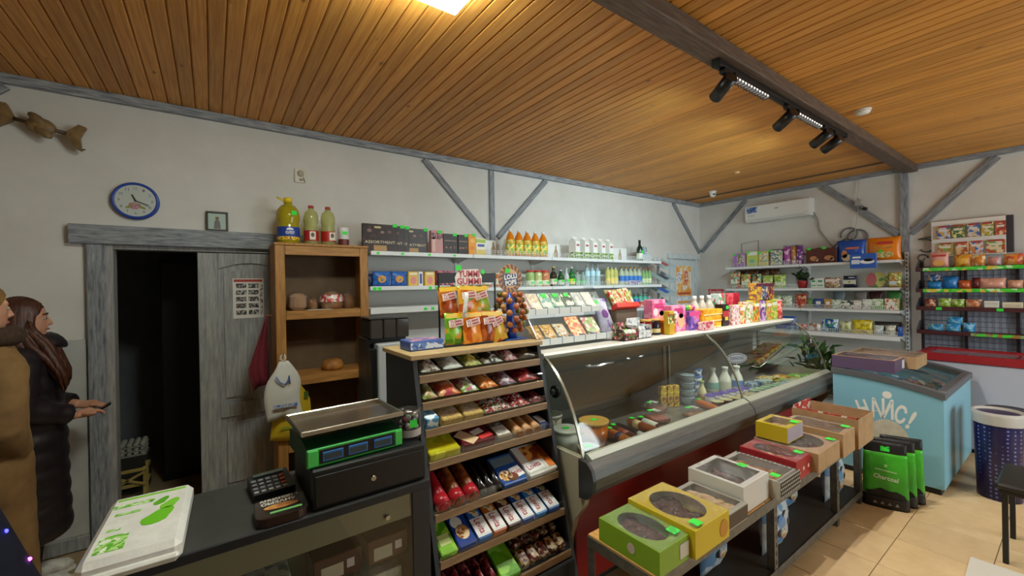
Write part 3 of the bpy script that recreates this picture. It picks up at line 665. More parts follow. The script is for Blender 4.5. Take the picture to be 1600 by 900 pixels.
for x in (3.50, 3.655, 3.80, 3.945, 4.09):
    carton_item('milk_carton', 'white gable top carton with green leaves in the row of five', 'carton', (x, 3.57, A1), .098, .262, plain('#f1efe9', .4), art(['#7fae3c', '#a9c94f', '#f0f1e4', '#5b8a33'], 34, 4), group='white gable top cartons', rot=(0, 0, R(14)))
bottle_item('wine', 'wine_bottle', 'dark green wine bottle with a green tag on the top shelf end', 'bottle', (4.74, 3.58, A1), .042, .29, plain('#1a2f1c', .12), plain('#222222', .4), plain('#dfe8da', .5), tagz=.45)
bs = thing('leaflet_rack', 'white stepped leaflet rack at the end of the top back shelf', 'rack', (4.95, 3.66, A1))
for k in range(3):
    st = obj('step', MB().rbox(-.13, .02+.04*k-.10, 0, .06, .045+.04*k-.10, .10+.04*k, .003), plain('#c9d2d4', .4), bs)
for k in range(3): obj('leaflet', MB().rbox(-.11+.055*k, -.085, .06, -.065+.055*k, -.081, .20, .001), plain(('#8fa3ad', '#b7c5cb', '#7f929c')[k], .4), bs, (0, .02*k, .0), (R(-12), 0, 0))
# second shelf left: small sweet packets
AL = 1.6765
BLUEP = plain('#2f66b8', .35)
for x, lab, st in ((1.19, 'blue biscuit packet with an orange flower beside the bread rack', '#d8a04a'), (1.345, 'blue biscuit packet with an orange star beside the yellow packets', '#e39a3c')):
    pouch_item('biscuit_packet', lab, 'packet', (x, 3.58, AL), (.152, .05, .13), art(['#2b5fb5', '#3c78c9', '#2a59aa'], 30, 1), [('disc', .035, .032, plain(st, .4), 0, 0), ('disc', .018, .016, plain('#f0c470', .4), 0, .002)], rot=(0, 0, R(-4)))
box_item('sweet_box', 'yellow sweet box with a pink bear in the group of two', 'sweets', (1.472, 3.58, AL), (.095, .05, .13), plain('#e6b948', .4), [('disc', .028, .035, plain('#e28a86', .4), 0, -.015), ('panel', .07, .02, plain('#f6e7c0', .4), 0, .045)], group='yellow sweet boxes')
box_item('sweet_box', 'slim blue and white sweet box between two yellow boxes', 'sweets', (1.543, 3.58, AL), (.042, .05, .13), plain('#e6e6ee', .4), [('panel', .022, .09, plain('#2b4fa8', .4), 0, 0)])
box_item('sweet_box', 'yellow sweet box with a pink bear in the group of two', 'sweets', (1.633, 3.58, AL), (.10, .05, .13), plain('#e8bd4f', .4), [('disc', .028, .035, plain('#e28a86', .4), 0, -.015), ('panel', .07, .02, plain('#f6e7c0', .4), 0, .045)], group='yellow sweet boxes')
box_item('sweet_box', 'dark pink sweet box behind the hanging gummy bags', 'sweets', (1.79, 3.58, AL), (.17, .06, .14), art(['#b03a52', '#d46a7c', '#4c2a3a'], 30, 2))
pouch_item('biscuit_packet', 'dark blue packet lying at the bread rack end of the shelf', 'packet', (1.10, 3.62, AL), (.08, .05, .11), plain('#24345c', .4))
# second shelf: jars, bottles
for x in (2.28, 2.42, 2.56):
    bottle_item('jar', 'preserve_jar', 'orange preserve jar with a pale lid behind the lollipop stand', 'jar', (x, YA, A2), .05, .15, liquid('#e38a5a', .8), plain('#e9e1d4', .4), plain('#f2e9dc', .5), group='orange preserve jars', lz=(.2, .6))
for x, c in ((2.845, '#b8d68a'), (2.955, '#d9e0a0'), (3.06, '#e59a6a')):
    bottle_item('jar', 'pickle_jar', {'#b8d68a': 'jar of green pickles with a red lid nearest the lollipop sign', '#d9e0a0': 'jar of yellow green pickles with a red lid, middle of three', '#e59a6a': 'jar of orange pickles beside the dark bottles'}[c], 'jar', (x, YA, A2), .048, .18, liquid(c, .75), plain('#d0453a', .4), plain('#eef3d5', .5), tagz=.25)
for i, (x, r, h, c) in enumerate(((3.185, .042, .225, '#3d3425'), (3.30, .04, .19, '#2e5a33'), (3.388, .034, .21, '#d7dcd5'), (3.475, .04, .225, '#2c7a3a'))):
    bottle_item('wine', 'sauce_bottle', ('dark brown sauce bottle nearest the pickle jars', 'short green sauce bottle beside the brown one', 'pale slim sauce bottle between two green ones', 'tall green sauce bottle with yellow label')[i], 'bottle', (x, YA, A2), r, h, liquid(c, .85), plain(('#e8c25a', '#e9e9e4', '#cfd3d0', '#e9e9e4')[i], .4), plain(('#e9e4d0', '#d9e8cf', '#a9b4ad', '#f0dc3a')[i], .5), tagz=.30)
for x in (3.57, 3.665):
    bottle_item('wine', 'vinegar_bottle', 'squat clear vinegar bottle with a green label', 'bottle', (x, YA, A2), .036, .185, liquid('#c8d8d0', .5), plain('#6a5a5a', .4), plain('#7fc08a', .5), group='squat vinegar bottles')
for x in (3.735, 3.828, 3.92):
    bottle_item('water', 'water_bottle', 'tall clear water bottle with a pale blue label in the row of three', 'bottle', (x, YA, A2), .036, .262, liquid('#d6ecf2', .5), plain('#f3f3f3', .4), plain('#bfe3ee', .4), group='tall clear water bottles', lz=(.45, .68))
for x in (4.11, 4.185, 4.26):
    bottle_item('oil', 'syrup_bottle', 'small pale yellow bottle with a white cap in the row of three', 'bottle', (x, YA, A2), .034, .235, liquid('#e8e38a', .7), plain('#f3f3f0', .4), plain('#f0d877', .4), group='small pale yellow bottles')
for k, x in enumerate((4.38, 4.47, 4.56, 4.65, 4.74)):
    bottle_item('water', 'lemonade_bottle', 'clear lemonade bottle with a blue label and orange cap in the row of five', 'bottle', (x, YA, A2), .040, .242, liquid('#dfe9d0', .6), plain('#e0a04a', .4), plain('#3f7fd0', .4), group='blue labelled lemonade bottles', lz=(.18, .5))
for x in (4.835, 4.905, 4.975):
    bottle_item('water', 'soda_bottle', 'small green soda bottle with a red cap in the row of three', 'bottle', (x, YA, A2), .030, .225, liquid('#a9d68f', .7), plain('#c9573a', .4), plain('#dfe7b8', .4), group='small green soda bottles')
box_item('sachet_box', 'low blue and pink sachet box clipped in front of the lemonade', 'sachets', (4.48, 3.475, 1.6535), (.22, .02, .055), art(['#3a56b8', '#d06aa0', '#e9e6ee'], 40, 2))
# third shelf
for x in (4.14, 4.255):
    bottle_item('spray', 'cleaner_bottle', 'white cleaner bottle with a pink cap and pale blue label', 'bottle', (x, 3.56, A3), .046, .262, plain('#dceef2', .35), plain('#cf9aa6', .4), plain('#a9d3e2', .4), group='white cleaner bottles', lz=(.1, .5))
for z, lab in ((0, 'yellow tin at the bottom of the stack of two'), (.118, 'yellow tin on top of the stack of two')):
    bottle_item('can', 'tin', lab, 'tin', (4.42, 3.56, A3+z), .062, .117, art(['#d8d65a', '#f0e69a', '#9a7a3a', '#e8f0a0'], 30, 3), None)
bottle_item('can', 'tin', 'deep blue tin beside the stacked yellow tins', 'tin', (4.565, 3.52, A3), .042, .115, plain('#3c68c8', .35), None, plain('#7f9fe0', .4))
for i in range(5):
    bottle_item('jar', 'spread_jar', 'small red jar with a white lid in the row of five', 'jar', (4.70+.078*i, 3.54, A3), .035, .088, liquid('#d85a4a', .85), plain('#eae6e6', .4), plain('#e9a9a0', .5), group='small red jars')
for i in range(4):
    bottle_item('spray', 'detergent_bottle', 'green and teal detergent bottle behind the red jars', 'bottle', (4.66+.10*i, 3.68, A3), .042, .185, plain('#58b9a0', .35), plain('#d9efe2', .4), plain('#a8dc8a', .4), group='green teal detergent bottles')
for i in range(6):
    bottle_item('spray', 'cleaner_bottle', 'pale bottle on the third shelf behind the card display', 'bottle', (3.15+.14*i, 3.62, A3), .04, .2, plain('#cfdcd2', .4), plain('#8fbfa8', .4), plain('#9ecfc0', .4), group='pale bottles behind the card display')

# sloping snack trays at the shelving end
et = thing('end_tray_rack', 'grey metal rack of sloping trays fixed at the end of the back shelving', 'rack', (5.20, 3.58, 0))
obj('upright', MB().rbox(.10, .10, .78, .13, .13, 2.05, .003), plain('#c3cfd2', .4), et); obj('upright', MB().rbox(-.13, .10, .78, -.10, .13, 2.05, .003), plain('#c3cfd2', .4), et)
obj('base', MB().rbox(-.14, -.1, 0, .14, .14, .78, .004), plain('#c3cfd2', .4), et)
for k, z in enumerate((1.93, 1.74, 1.55, 1.36, 1.17)):
    tr = obj('tray', MB().rbox(-.13, -.14, -.004, .13, .14, .004, .002).rbox(-.13, -.146, -.004, .13, -.14, .035, .002).rbox(-.134, -.14, 0, -.13, .14, .05, .001).rbox(.13, -.14, 0, .134, .14, .05, .001), plain('#b8c6c9', .4), et, (0, -.02, z), (R(28), 0, 0))
for z, c, lab in ((1.93, '#b94a48', 'red sachet on the topmost sloping end tray'), (1.74, '#3b3f52', 'dark sachet on the second sloping end tray'), (1.55, '#3560b8', 'blue sachet on the third sloping end tray'), (1.36, '#c9d3dc', 'white sachet on the fourth sloping end tray')):
    pouch_item('sachet', lab, 'sachet', (5.19, 3.47, z-.012), (.16, .022, .15), plain(c, .35), rot=(R(28-90), 0, 0))
# ------------------------------------------------------------------ shelving on the right wall
WB = R(-90)
gb = thing('wall_shelving', 'white metal wall shelving below the air conditioner stocked with groceries', 'shelving', (WX1-.001, 0, 0), (0, 0, WB))
# local x = -world y, local y = world x - WX1
for a, b in ((-3.24, -2.25), (-2.25, -1.26)):
    obj('back_panel', MB().rbox(a+.004, -.05, .1, b-.004, -.04, 1.90, .002), plain('#d5d6d2', .5), gb)
for x in (-3.245, -2.25):
    obj('upright', MB().rbox(x-.015, -.065, 0, x+.015, -.02, 1.98, .003), WHITE_METAL, gb)
pf = MB().box(-1.27, -.065, 0, -1.267, -.02, 1.98).box(-1.243, -.065, 0, -1.24, -.02, 1.98).box(-1.267, -.065, 0, -1.262, -.062, 1.98).box(-1.248, -.065, 0, -1.243, -.062, 1.98).box(-1.267, -.023, 0, -1.243, -.02, 1.98); z = 0
for k in range(40): pf.box(-1.262, -.065, z, -1.248, -.062, .1+.047*k); z = .125+.047*k
obj('upright', pf.box(-1.262, -.065, z, -1.248, -.062, 1.98), WHITE_METAL, gb)
for z, lip in ((1.885, .03), (1.565, .03), (1.30, .03), (1.00, .05)):
    for a, b in ((-3.24, -2.25), (-2.25, -1.26)):
        sh = obj('shelf', MB().rbox(a+.003, -.36, z-.012, b-.003, -.05, z, .002).rbox(a+.003, -.366, z-lip, b-.003, -.36, z+.002, .002), WHITE_METAL, gb)
        if not (z > 1.8 and a > -3) and not (z > 1.5 and z < 1.6 and a > -3): wire_fence(sh, a+.02, b-.03, -.352, z, .055, 2 if z < 1.6 else 3, .018 if z < 1.7 else .05)
        for x in (a+.02, b-.02): obj('bracket', MB().prism([(-.31, z-.013), (-.05, z-.013), (-.05, z-.08)], 'x', x-.0015, x+.0015), WHITE_METAL, sh)
for z in (.32, .10): obj('shelf', MB().rbox(-3.24, -.40, z-.03, -1.26, -.05, z, .003), WHITE_METAL, gb)
B1, B2, B3, B4 = 1.8865, 1.5665, 1.3015, 1.0015
XB = 6.50
def P(kind, *a, **k): k.setdefault('rot', (0, 0, WB)); return {'b': box_item, 'p': pouch_item}[kind](*a, **k)
P('b', 'tea_box', 'purple tea box with a tin shaped top at the corner end of the top shelf', 'tea', (XB, 3.085, B1), (.17, .06, .21), plain('#b07ac4', .4), [('panel', .11, .13, art(['#d8b6c8', '#8f6aa8', '#e3cfa8', '#6f8f5a'], 34, 1), .02, .02), ('tag', -.07, .09)])
P('b', 'tea_box', 'green and yellow tea box with a white top beside the purple one', 'tea', (XB, 2.905, B1), (.155, .06, .225), plain('#c9d66a', .4), [('panel', .12, .05, plain('#e9efe6', .4), .01, .08), ('disc', .035, .03, plain('#7fbfa8', .4), 0, -.03), ('tag', -.05, .10)])
P('b', 'tea_box', 'yellow and green tea box with leaf drawings', 'tea', (XB, 2.75, B1), (.135, .06, .21), plain('#d9cf62', .4), [('panel', .11, .13, art(['#e8e6d0', '#8fb07a', '#c9a94a', '#d7b6c4'], 36, 2), .01, .02), ('tag', -.05, .09)])
P('b', 'tea_box', 'wide tea box with grey green mountain picture', 'tea', (XB, 2.585, B1), (.175, .06, .232), plain('#6a4a55', .4), [('panel', .15, .20, art(['#dfe6e6', '#7f9a96', '#c9b34a', '#5a7a6a', '#e8e4d8'], 30, 5), .01, 0), ('tag', -.07, .10)])
for y, r, c, lab in ((2.452, .042, '#a9489c', 'bright purple crisps tube with a pointed lid'), (2.368, .03, '#c98a44', 'orange crisps tube between two purple ones'), (2.298, .036, '#7a3f8f', 'dark purple crisps tube beside the biscuit boxes')):
    tube_item('crisps_tube', lab, 'tube', (XB, y, B1), r, .27, art([c, c, '#e7c4dc', c], 26, int(y*100) % 7), plain('#8a7f90', .4))
for y, w, lab in ((2.14, .15, 'narrower brown biscuit box with a cookie on the front'), (1.972, .185, 'wider brown biscuit box with filled cookies on the front')):
    P('b', 'biscuit_box', lab, 'biscuits', (XB, y, B1), (w, .06, .20), plain('#5a241a', .4), [('disc', w*.28, .032, plain('#c58a5a', .5), .01, -.03), ('disc', w*.12, .02, plain('#e3bd96', .5), .045, -.05), ('tag', -.04, .10)])
P('p', 'snack_bag', 'large blue snack bag with orange lettering on the top shelf', 'snack bag', (XB, 1.735, B1), (.29, .08, .275), plain('#2456b8', .3), [('panel', .13, .022, plain('#e2703a', .4), .02, .04), ('disc', .05, .045, plain('#e6d2b0', .5), -.04, -.075), ('disc', .03, .05, plain('#cf8a5a', .5), -.06, -.03), ('disc', .045, .04, plain('#c9dcd0', .5), .05, -.09)])
P('p', 'snack_bag', 'large orange snack bag with a red brand bar on the top shelf', 'snack bag', (XB, 1.425, B1), (.315, .08, .278), plain('#f08a1c', .3), [('panel', .14, .03, plain('#c8342c', .4), .02, .075), ('disc', .10, .04, art(['#e8c98a', '#8fae4a', '#d9a55a', '#f3e2b8'], 40, 3), 0, -.06), ('panel', .16, .02, plain('#c9912a', .4), 0, .02), ('tag', -.02, -.02)])
P('b', 'wafer_pack', 'blue and white wafer pack leaning on the shelf edge before the snack bags', 'wafers', (6.315, 1.575, 1.80), (.25, .02, .175), plain('#2a5fc0', .35), [('panel', .08, .02, plain('#f2f4f8', .4), -.06, .045), ('disc', .07, .026, plain('#e8ecf2', .4), .04, -.01), ('disc', .045, .018, plain('#3a241c', .5), .05, .01), ('panel', .08, .05, plain('#dfe6f0', .4), -.07, -.01)], rot=(0, 0, WB))
# wire basket sign frame on the top shelf
wf = thing('wire_sign_frame', 'dark wire frame standing on the top right shelf', 'sign frame', (XB+.09, 2.985, B1+.001), (0, 0, WB)); obj('wire', MB().taper([(-.12, 0, 0), (-.12, 0, .36), (.12, 0, .39), (.12, 0, 0)], .005, 6), plain('#4a4d52', .4), wf); obj('foot', MB().rbox(-.13, -.03, 0, .13, .03, .004, .001), plain('#4a4d52', .4), wf)
# second shelf
for y, w, h, cols, lab in ((3.17, .16, .26, ['#c94a3c', '#d8c48a', '#7fb39a'], 'red topped pasta packet at the corner end of the second shelf'), (3.012, .148, .215, ['#d8b23a', '#6fae6a', '#c97a4a', '#efe2b0'], 'yellow pasta packet with green print beside the red topped one'), (2.862, .150, .21, ['#c98a3c', '#5a9a7a', '#e2d0a0', '#4a3a2a'], 'brown pasta packet with teal print'), (2.708, .145, .185, ['#b9c65a', '#8fb04a', '#dfe0a0'], 'light green pasta packet beside the brown one'), (2.55, .155, .19, ['#a9c84a', '#7fae3c', '#d7dc8a'], 'bright green packet with a round print')):
    P('p', 'pasta_packet', lab, 'packet', (XB, y, B2), (w, .06, h), art(cols, 22, int(y*10) % 9), [('panel', w*.6, h*.25, plain('#e6ecd8', .4), 0, -.02)])
for i, y in enumerate((3.1, 2.95, 2.8, 2.66)): P('p', 'snack_bag', 'brown snack bag lying behind the pasta packets', 'snack bag', (6.60, y, B2), (.14, .05, .28), art(['#5a3a1c', '#8a5a2c', '#3a2414'], 26, i), group='brown bags behind the pasta packets')
bt = thing('potted_plant', 'dark green leafy bouquet in a red pot on the second right shelf', 'plant', (6.52, 2.28, B2))
LEAFD = noisy('dark_leaf', [(.3, '#1c2a14'), (.6, '#34491f'), (.8, '#58662c')], 30, rough=.6)
obj('pot', MB().lathe([(.045, 0), (.06, .08), (.062, .10), (.05, .10)], 14), plain('#a02a26', .4), bt)
rl = random.Random(5)
lf = MB().add([(0, 0, 0), (.022, 0, .03), (0, -.006, .075), (-.022, 0, .03)], [(0, 1, 2), (0, 2, 3)]).mesh('leaf')
for i in range(60): obj('leaf', lf, LEAFD, bt, (rl.gauss(0, .035), rl.gauss(0, .03), .10+rl.uniform(0, .10)), (rl.uniform(-1.3, 1.3), rl.uniform(-1.3, 1.3), rl.uniform(0, 6.28)))
for y, w, lab in ((2.135, .06, 'narrow white and green flour box beside the red pot'), (2.062, .08, 'wider white flour box with a red edge')):
    P('b', 'flour_box', lab, 'carton', (XB, y, B2), (w, .06, .128), plain('#e3e6df', .4), [('panel', w*.6, .025, plain('#3f9a5a', .4), 0, .025), ('panel', w*.8, .02, plain('#7fb88a', .4), 0, -.03)])
P('p', 'sweet_bag', 'clear bag of white sweets on the second right shelf', 'sweets', (XB, 1.938, B2), (.175, .07, .135), art(['#dcd8cc', '#8a7a4a', '#c9b48a', '#b05a3a'], 40, 1), [('panel', .13, .035, plain('#e8d4cc', .4), 0, .03)])
P('p', 'coffee_bag', 'navy and white coffee bag on the second right shelf', 'coffee', (XB, 1.752, B2), (.14, .06, .15), plain('#1b1f38', .35), [('panel', .13, .05, plain('#cfd0b8', .4), 0, 0), ('panel', .06, .012, plain('#b9bcd0', .4), .02, .055)])
wm = thing('printed_tray', 'round tray printed with pink and green fruit leaning on the second right shelf', 'tray', (6.50, 1.50, B2), (R(-12), 0, WB))
obj('dish', disc(.11, .095, 28, 0, .012).move(0, 0, .095), art(['#4f8f4a', '#7faf5a', '#c9c87a'], 12, 2), wm); obj('print', disc(.05, .085, 20, -.013, .001).move(-.05, 0, .095), plain('#b8626a', .4), wm); obj('rim', MB().ring((0, -.008, 0), 1, .05, 28, 6, 'y').xf(Matrix.Translation((0, 0, .095)) @ Matrix.Diagonal((.108, .108, .093, 1))), plain('#b9a873', .4), wm)
P('p', 'spice_bag', 'green and yellow vegetable seasoning bag beside the perforated upright', 'seasoning', (6.47, 1.325, B2), (.125, .06, .175), art(['#7f9a3c', '#c9b34a', '#b9622c', '#e0d6a0'], 36, 2), [('panel', .06, .04, plain('#c9d6e2', .4), -.01, -.03)])
# third shelf
T3 = [(2.60, .13, .17, ['#b9c48a', '#dfe0c8', '#7f9a5a'], 'pale green packet at the far end of the third shelf'), (2.462, .127, .165, ['#cfd3bc', '#9aae7a', '#e6e3d2'], 'pale packet with green print on the third shelf'), (2.295, .145, .19, ['#a83428', '#c95a3c', '#d8b48a'], 'red tea packet with a girl picture on the third shelf'), (2.18, .07, .13, ['#5a8a4a', '#8fb06a'], 'small green packet beside the red tea packet')]
for y, w, h, cols, lab in T3: P('p', 'grocery_packet', lab, 'packet', (XB, y, B3), (w, .05, h), art(cols, 30, int(y*10) % 7))
for y, w, h, cols, lab in ((2.076, .105, .125, ['#24386a', '#3a55a0', '#182448'], 'navy sachet box on the third right shelf'), (1.972, .085, .12, ['#b07a3a', '#d09a5a', '#8a5a2a'], 'tan sachet box beside the navy one'), (1.88, .094, .115, ['#c9d0c0', '#e4e6dc', '#8fae8a'], 'pale sachet box with white spots'), (1.774, .116, .105, ['#b9bfae', '#2f3a3a', '#dfe2d6'], 'grey white sachet box with a dark top'), (1.669, .08, .11, ['#cfc0b4', '#e2d8cf'], 'beige sachet box between the grey and the silvery ones'), (1.573, .096, .125, ['#c3cbbf', '#e3e8e0', '#9aa89a'], 'silvery sachet box with green print'), (1.475, .099, .13, ['#8fb46a', '#dfe6d0', '#6fae5a'], 'green and white sachet box'), (1.351, .125, .135, ['#c9463a', '#e0c49a', '#7fae5a', '#f0ead8'], 'red and yellow soup sachet box beside the upright')):
    P('b', 'sachet_box', lab, 'sachets', (6.47, y, B3), (w, .06, h), art(cols, 32, int(y*10) % 5), [('panel', w*.5, h*.3, plain('#e8e8e0', .4), 0, .01)])
for y, c, lab in ((1.53, '#4a1f1c', 'dark red packet lying on top behind the sachets'), (1.36, '#4f9a4a', 'green packet behind the soup sachets'), (1.68, '#9a8f8a', 'grey packet behind the beige sachets'), (1.9, '#7f8f94', 'blue grey packet behind the pale sachets')):
    P('p', 'grocery_packet', lab, 'packet', (6.60, y, B3), (.13, .05, .215), plain(c, .4))
# fourth shelf
for y, w, h, cols, lab in ((2.466, .26, .178, ['#1f4a9a', '#2a5fb8', '#183a7a'], 'wide deep blue bag on the lowest right shelf'), (2.256, .11, .08, ['#c9705a', '#e3c0b0', '#8a4a3a'], 'small pink sachet lying on the lowest right shelf'), (2.12, .135, .10, ['#c9c6bc', '#a0705a', '#e5e2d8'], 'small beige sachet beside the blue bag'), (1.956, .183, .165, ['#2a5aa8', '#3f9a5a', '#1f4488', '#c8d8e8'], 'blue bag with a green leaf on the lowest right shelf'), (1.795, .122, .145, ['#b9c08a', '#d8d6b0', '#8f9a5a'], 'pale olive bag on the lowest right shelf'), (1.628, .205, .172, ['#c8b41e', '#e0cc3a', '#b09a14'], 'yellow bag on the lowest right shelf'), (1.473, .098, .115, ['#c3cdc8', '#9ab0a8', '#e2e6e2'], 'silver green sachet on the lowest right shelf'), (1.366, .10, .12, ['#dfe0d6', '#a9a48a', '#c9b87a'], 'white and gold sachet on the lowest right shelf'), (1.282, .05, .11, ['#2f5ac0', '#5a82d8'], 'bright blue sachet beside the upright on the lowest right shelf')):
    P('p', 'wet_goods_bag', lab, 'bag', (6.45, y, B4), (w, .06, h), art(cols, 20, int(y*10) % 6, .25))
P('p', 'wet_goods_bag', 'dark bag lying behind the small sachets on the lowest right shelf', 'bag', (6.6, 1.42, B4), (.25, .05, .15), plain('#3a3534', .4))
# small magazine basket at the corner end of the right shelving
wb = thing('wire_basket', 'white wire basket with a red header sign at the shelving end', 'basket', (6.45, 3.42, 1.40), (0, 0, WB))
bk = MB()
for k in range(3): bk.taper([(-.14, -.08, .06*k), (.14, -.08, .06*k), (.14, .08, .06*k), (-.14, .08, .06*k), (-.14, -.08, .06*k)], .003, 5)
for i in range(8): bk.cyl((-.14+.04*i, -.08, 0), (-.14+.04*i, -.08, .12), .0022, n=5)
obj('wire', bk, WHITE_METAL, wb); obj('mount', MB().rbox(-.14, .08, -.02, .14, .255, .14, .004), plain('#b5bcc0', .5), wb)
P('b', 'header_sign', 'red header sign with white script above the wire basket', 'sign', (6.44, 3.44, 1.401), (.24, .02, .16), plain('#c2303a', .35), [('text', 'Coca-Cola', .19, .05, '#f3d9dc', 0, .04)])

# ------------------------------------------------------------------ dark red snack rack on the right wall
REDM = plain('#4a1a20', .4)
rk = thing('snack_rack', 'dark red metal snack rack with green price strips on the right wall', 'rack', (WX1-.001, 0, 0), (0, 0, WB))
for x in (-1.12, -.78, -.42, -.10): obj('upright', MB().rbox(x-.012, -.10, .30, x+.012, -.07, 1.86, .003), plain('#2c1418', .4), rk)
gr = MB()
for k in range(26): gr.cyl((-1.12, -.068, .42+.055*k), (-.10, -.068, .42+.055*k), .0022, n=5)
for k in range(22): gr.cyl((-1.11+.048*k, -.064, .40), (-1.11+.048*k, -.064, 1.82), .0022, n=5)
obj('grid', gr, plain('#6a6a74', .4), rk)
obj('back_sheet', MB().rbox(-1.13, -.055, .35, -.09, -.045, 1.80, .002), plain('#a9abba', .35), rk)
STRIP = art(['#4fd83a', '#6fe04a', '#3fc832', '#e0c83a', '#48d23c', '#c8f0c0'], 18, 1)
for z, strip in ((1.77, 'long'), (1.54, 'long'), (1.345, 'tags'), (1.085, 'half')):
    sh = obj('shelf', MB().rbox(-1.12, -.34, z-.010, -.10, -.10, z, .002).rbox(-1.12, -.346, z-.03, -.10, -.34, z+.012, .002), REDM, rk)
    for x in (-1.13, -.10): obj('side_guard', MB().prism([(-.346, z-.03), (-.10, z-.03), (-.10, z+.11), (-.20, z+.10), (-.346, z+.02)], 'x', x, x+.004), plain('#57575c', .4), sh)
    if strip == 'long': obj('price_strip', MB().rbox(-1.07, -.350, z-.028, -.12, -.3465, z+.008, .001), STRIP, sh)
    elif strip == 'tags':
        for x in (-.95, -.52): plate('price_tag', .045, .028, GREEN_TAG, sh, (x, -.3465, z-.01))
    else: obj('price_strip', MB().rbox(-.72, -.350, z-.028, -.12, -.3465, z+.004, .001), art(['#7f9a6a', '#4fd83a', '#8fae74', '#a9783a'], 18, 3), sh)
R1, R2, R3, R4 = 1.7715, 1.5415, 1.3465, 1.0865
XR = 6.46
P('p', 'crisps_bag', 'pink crisps bag with red lettering on the top snack shelf', 'crisps', (XR, .955, R1), (.15, .06, .18), plain('#e8a89a', .35), [('panel', .11, .02, plain('#c2362c', .4), 0, .05), ('disc', .045, .035, plain('#f0b05a', .4), 0, -.03)])
for y, w, h, cols, lab in ((.78, .13, .138, ['#e29a2c', '#f0b84a', '#c97a1c'], 'orange cracker bag on the top snack shelf'), (.668, .10, .128, ['#e8a84a', '#f3e3c0', '#d8862c'], 'orange and white cracker bag on the top snack shelf'), (.56, .10, .10, ['#e0a9a0', '#b8c2d8', '#d08a7a'], 'pale pink cracker bag on the top snack shelf'), (.437, .125, .122, ['#e88a2c', '#d8563a', '#f0b06a'], 'orange red cracker bag at the far end of the top snack shelf')):
    P('p', 'cracker_bag', lab, 'crackers', (XR, y, R1), (w, .06, h), art(cols, 22, int(y*30) % 6))
for y, w, h, c, lab in ((.992, .118, .088, '#2f86c8', 'blue bag lying lowest on the second snack shelf'), (.872, .118, .138, '#2a78bc', 'tall blue bag on the second snack shelf'), (.765, .10, .095, '#d86a3a', 'orange red bag on the second snack shelf'), (.685, .06, .12, '#6a2a24', 'maroon bag behind the orange one'), (.578, .19, .115, '#e5a48e', 'wide salmon bag on the second snack shelf'), (.426, .10, .09, '#ecae90', 'small salmon bag at the far end of the second snack shelf')):
    P('p', 'snack_bag', lab, 'snack bag', (XR, y, R2), (w, .07, h), art([c, c, tuple(min(1, x*1.35) for x in C(c)), c], 16, int(y*40) % 7, .3))
P('p', 'snack_bag', 'pale pink and white bag lying on the blue bag', 'snack bag', (XR+.04, .996, R2+.088), (.11, .06, .075), art(['#d8b0a8', '#e8d8d0', '#3a6aa8'], 24, 1))
for y, w, h, cols, lab in ((1.03, .09, .092, ['#c97a5a', '#e0b090', '#8a3a2c'], 'salmon sachets at the upright end of the third snack shelf'), (.92, .10, .097, ['#b9d85a', '#8fb83a', '#e3efb8'], 'lime green sachets on the third snack shelf'), (.82, .10, .09, ['#a8c84a', '#7faa30', '#d8e3a0'], 'dark lime sachets on the third snack shelf'), (.706, .12, .088, ['#e39a6a', '#d87a4a', '#f0c8a8'], 'orange sachets on the third snack shelf')):
    P('p', 'sachet', lab, 'sachet', (XR, y, R3), (w, .06, h), art(cols, 26, int(y*30) % 6))
P('b', 'sachet_box', 'white open sachet box on the third snack shelf', 'sachets', (XR, .581, R3), (.10, .08, .075), plain('#ece6da', .5), [('panel', .09, .02, plain('#d6cfc2', .5), 0, .01)])
P('b', 'sachet_box', 'cream long sachet box at the far end of the third snack shelf', 'sachets', (XR, .445, R3), (.13, .08, .065), plain('#e8dcc0', .5), [('panel', .1, .02, plain('#d9c8a4', .5), 0, 0)])
for y, z, h, lab in ((.992, 0, .07, 'light blue sachet pack beside the upright on the lowest snack shelf'), (.86, 0, .08, 'light blue sachet pack at the bottom of the lowest snack shelf pile'), (.845, .082, .075, 'light blue sachet pack on top of the lowest snack shelf pile')):
    P('p', 'sachet', lab, 'sachet', (XR, y, R4+z), (.12, .06, h), art(['#3fa0d8', '#6fbfe6', '#2f86c0', '#c8d86a'], 20, 2))
P('p', 'sachet', 'blue sachet pack leaning beside the small pile', 'sachet', (XR, .74, R4), (.09, .06, .10), art(['#4fa8dc', '#8fd0f0', '#2f80b8'], 20, 3))
# crisps poster card rack above
dr = thing('sachet_display', 'white hanging display card with two rows of colourful noodle sachets', 'display', (WX1-.002, .745, 1.90), (0, 0, WB))
obj('card', MB().rbox(-.30, -.06, 0, .25, -.05, .40, .003), plain('#efe8e2', .5), dr); obj('side', MB().rbox(.25, -.06, .02, .30, 0, .40, .003), plain('#3a3640', .5), dr); obj('ledge', MB().rbox(-.29, -.09, .185, .24, -.06, .20, .002), plain('#efe8e2', .5), dr); obj('ledge', MB().rbox(-.29, -.09, .005, .24, -.06, .018, .002), plain('#efe8e2', .5), dr)
SCOL = {0: ['#2a56a8', '#c8d0e0', '#d8a03a'], 1: ['#b8a83a', '#e3dca0', '#4a6a3a'], 2: ['#3a68b8', '#d8c8b8', '#c88a3a'], 3: ['#8a9a4a', '#e0d8b0', '#d0a83a'], 4: ['#d86a3a', '#f0d0a8', '#a83a2c'], 5: ['#c87a3a', '#8fb04a', '#e8d0a0'], 6: ['#d8843a', '#f0c890', '#b8562c'], 7: ['#3a70c0', '#e08a4a', '#d8d8e0'], 8: ['#c8502c', '#7fa84a', '#f0d8b0']}
SNAM = ['navy', 'mustard', 'royal blue', 'olive', 'orange red', 'tan and green', 'amber', 'blue and orange', 'red and green']
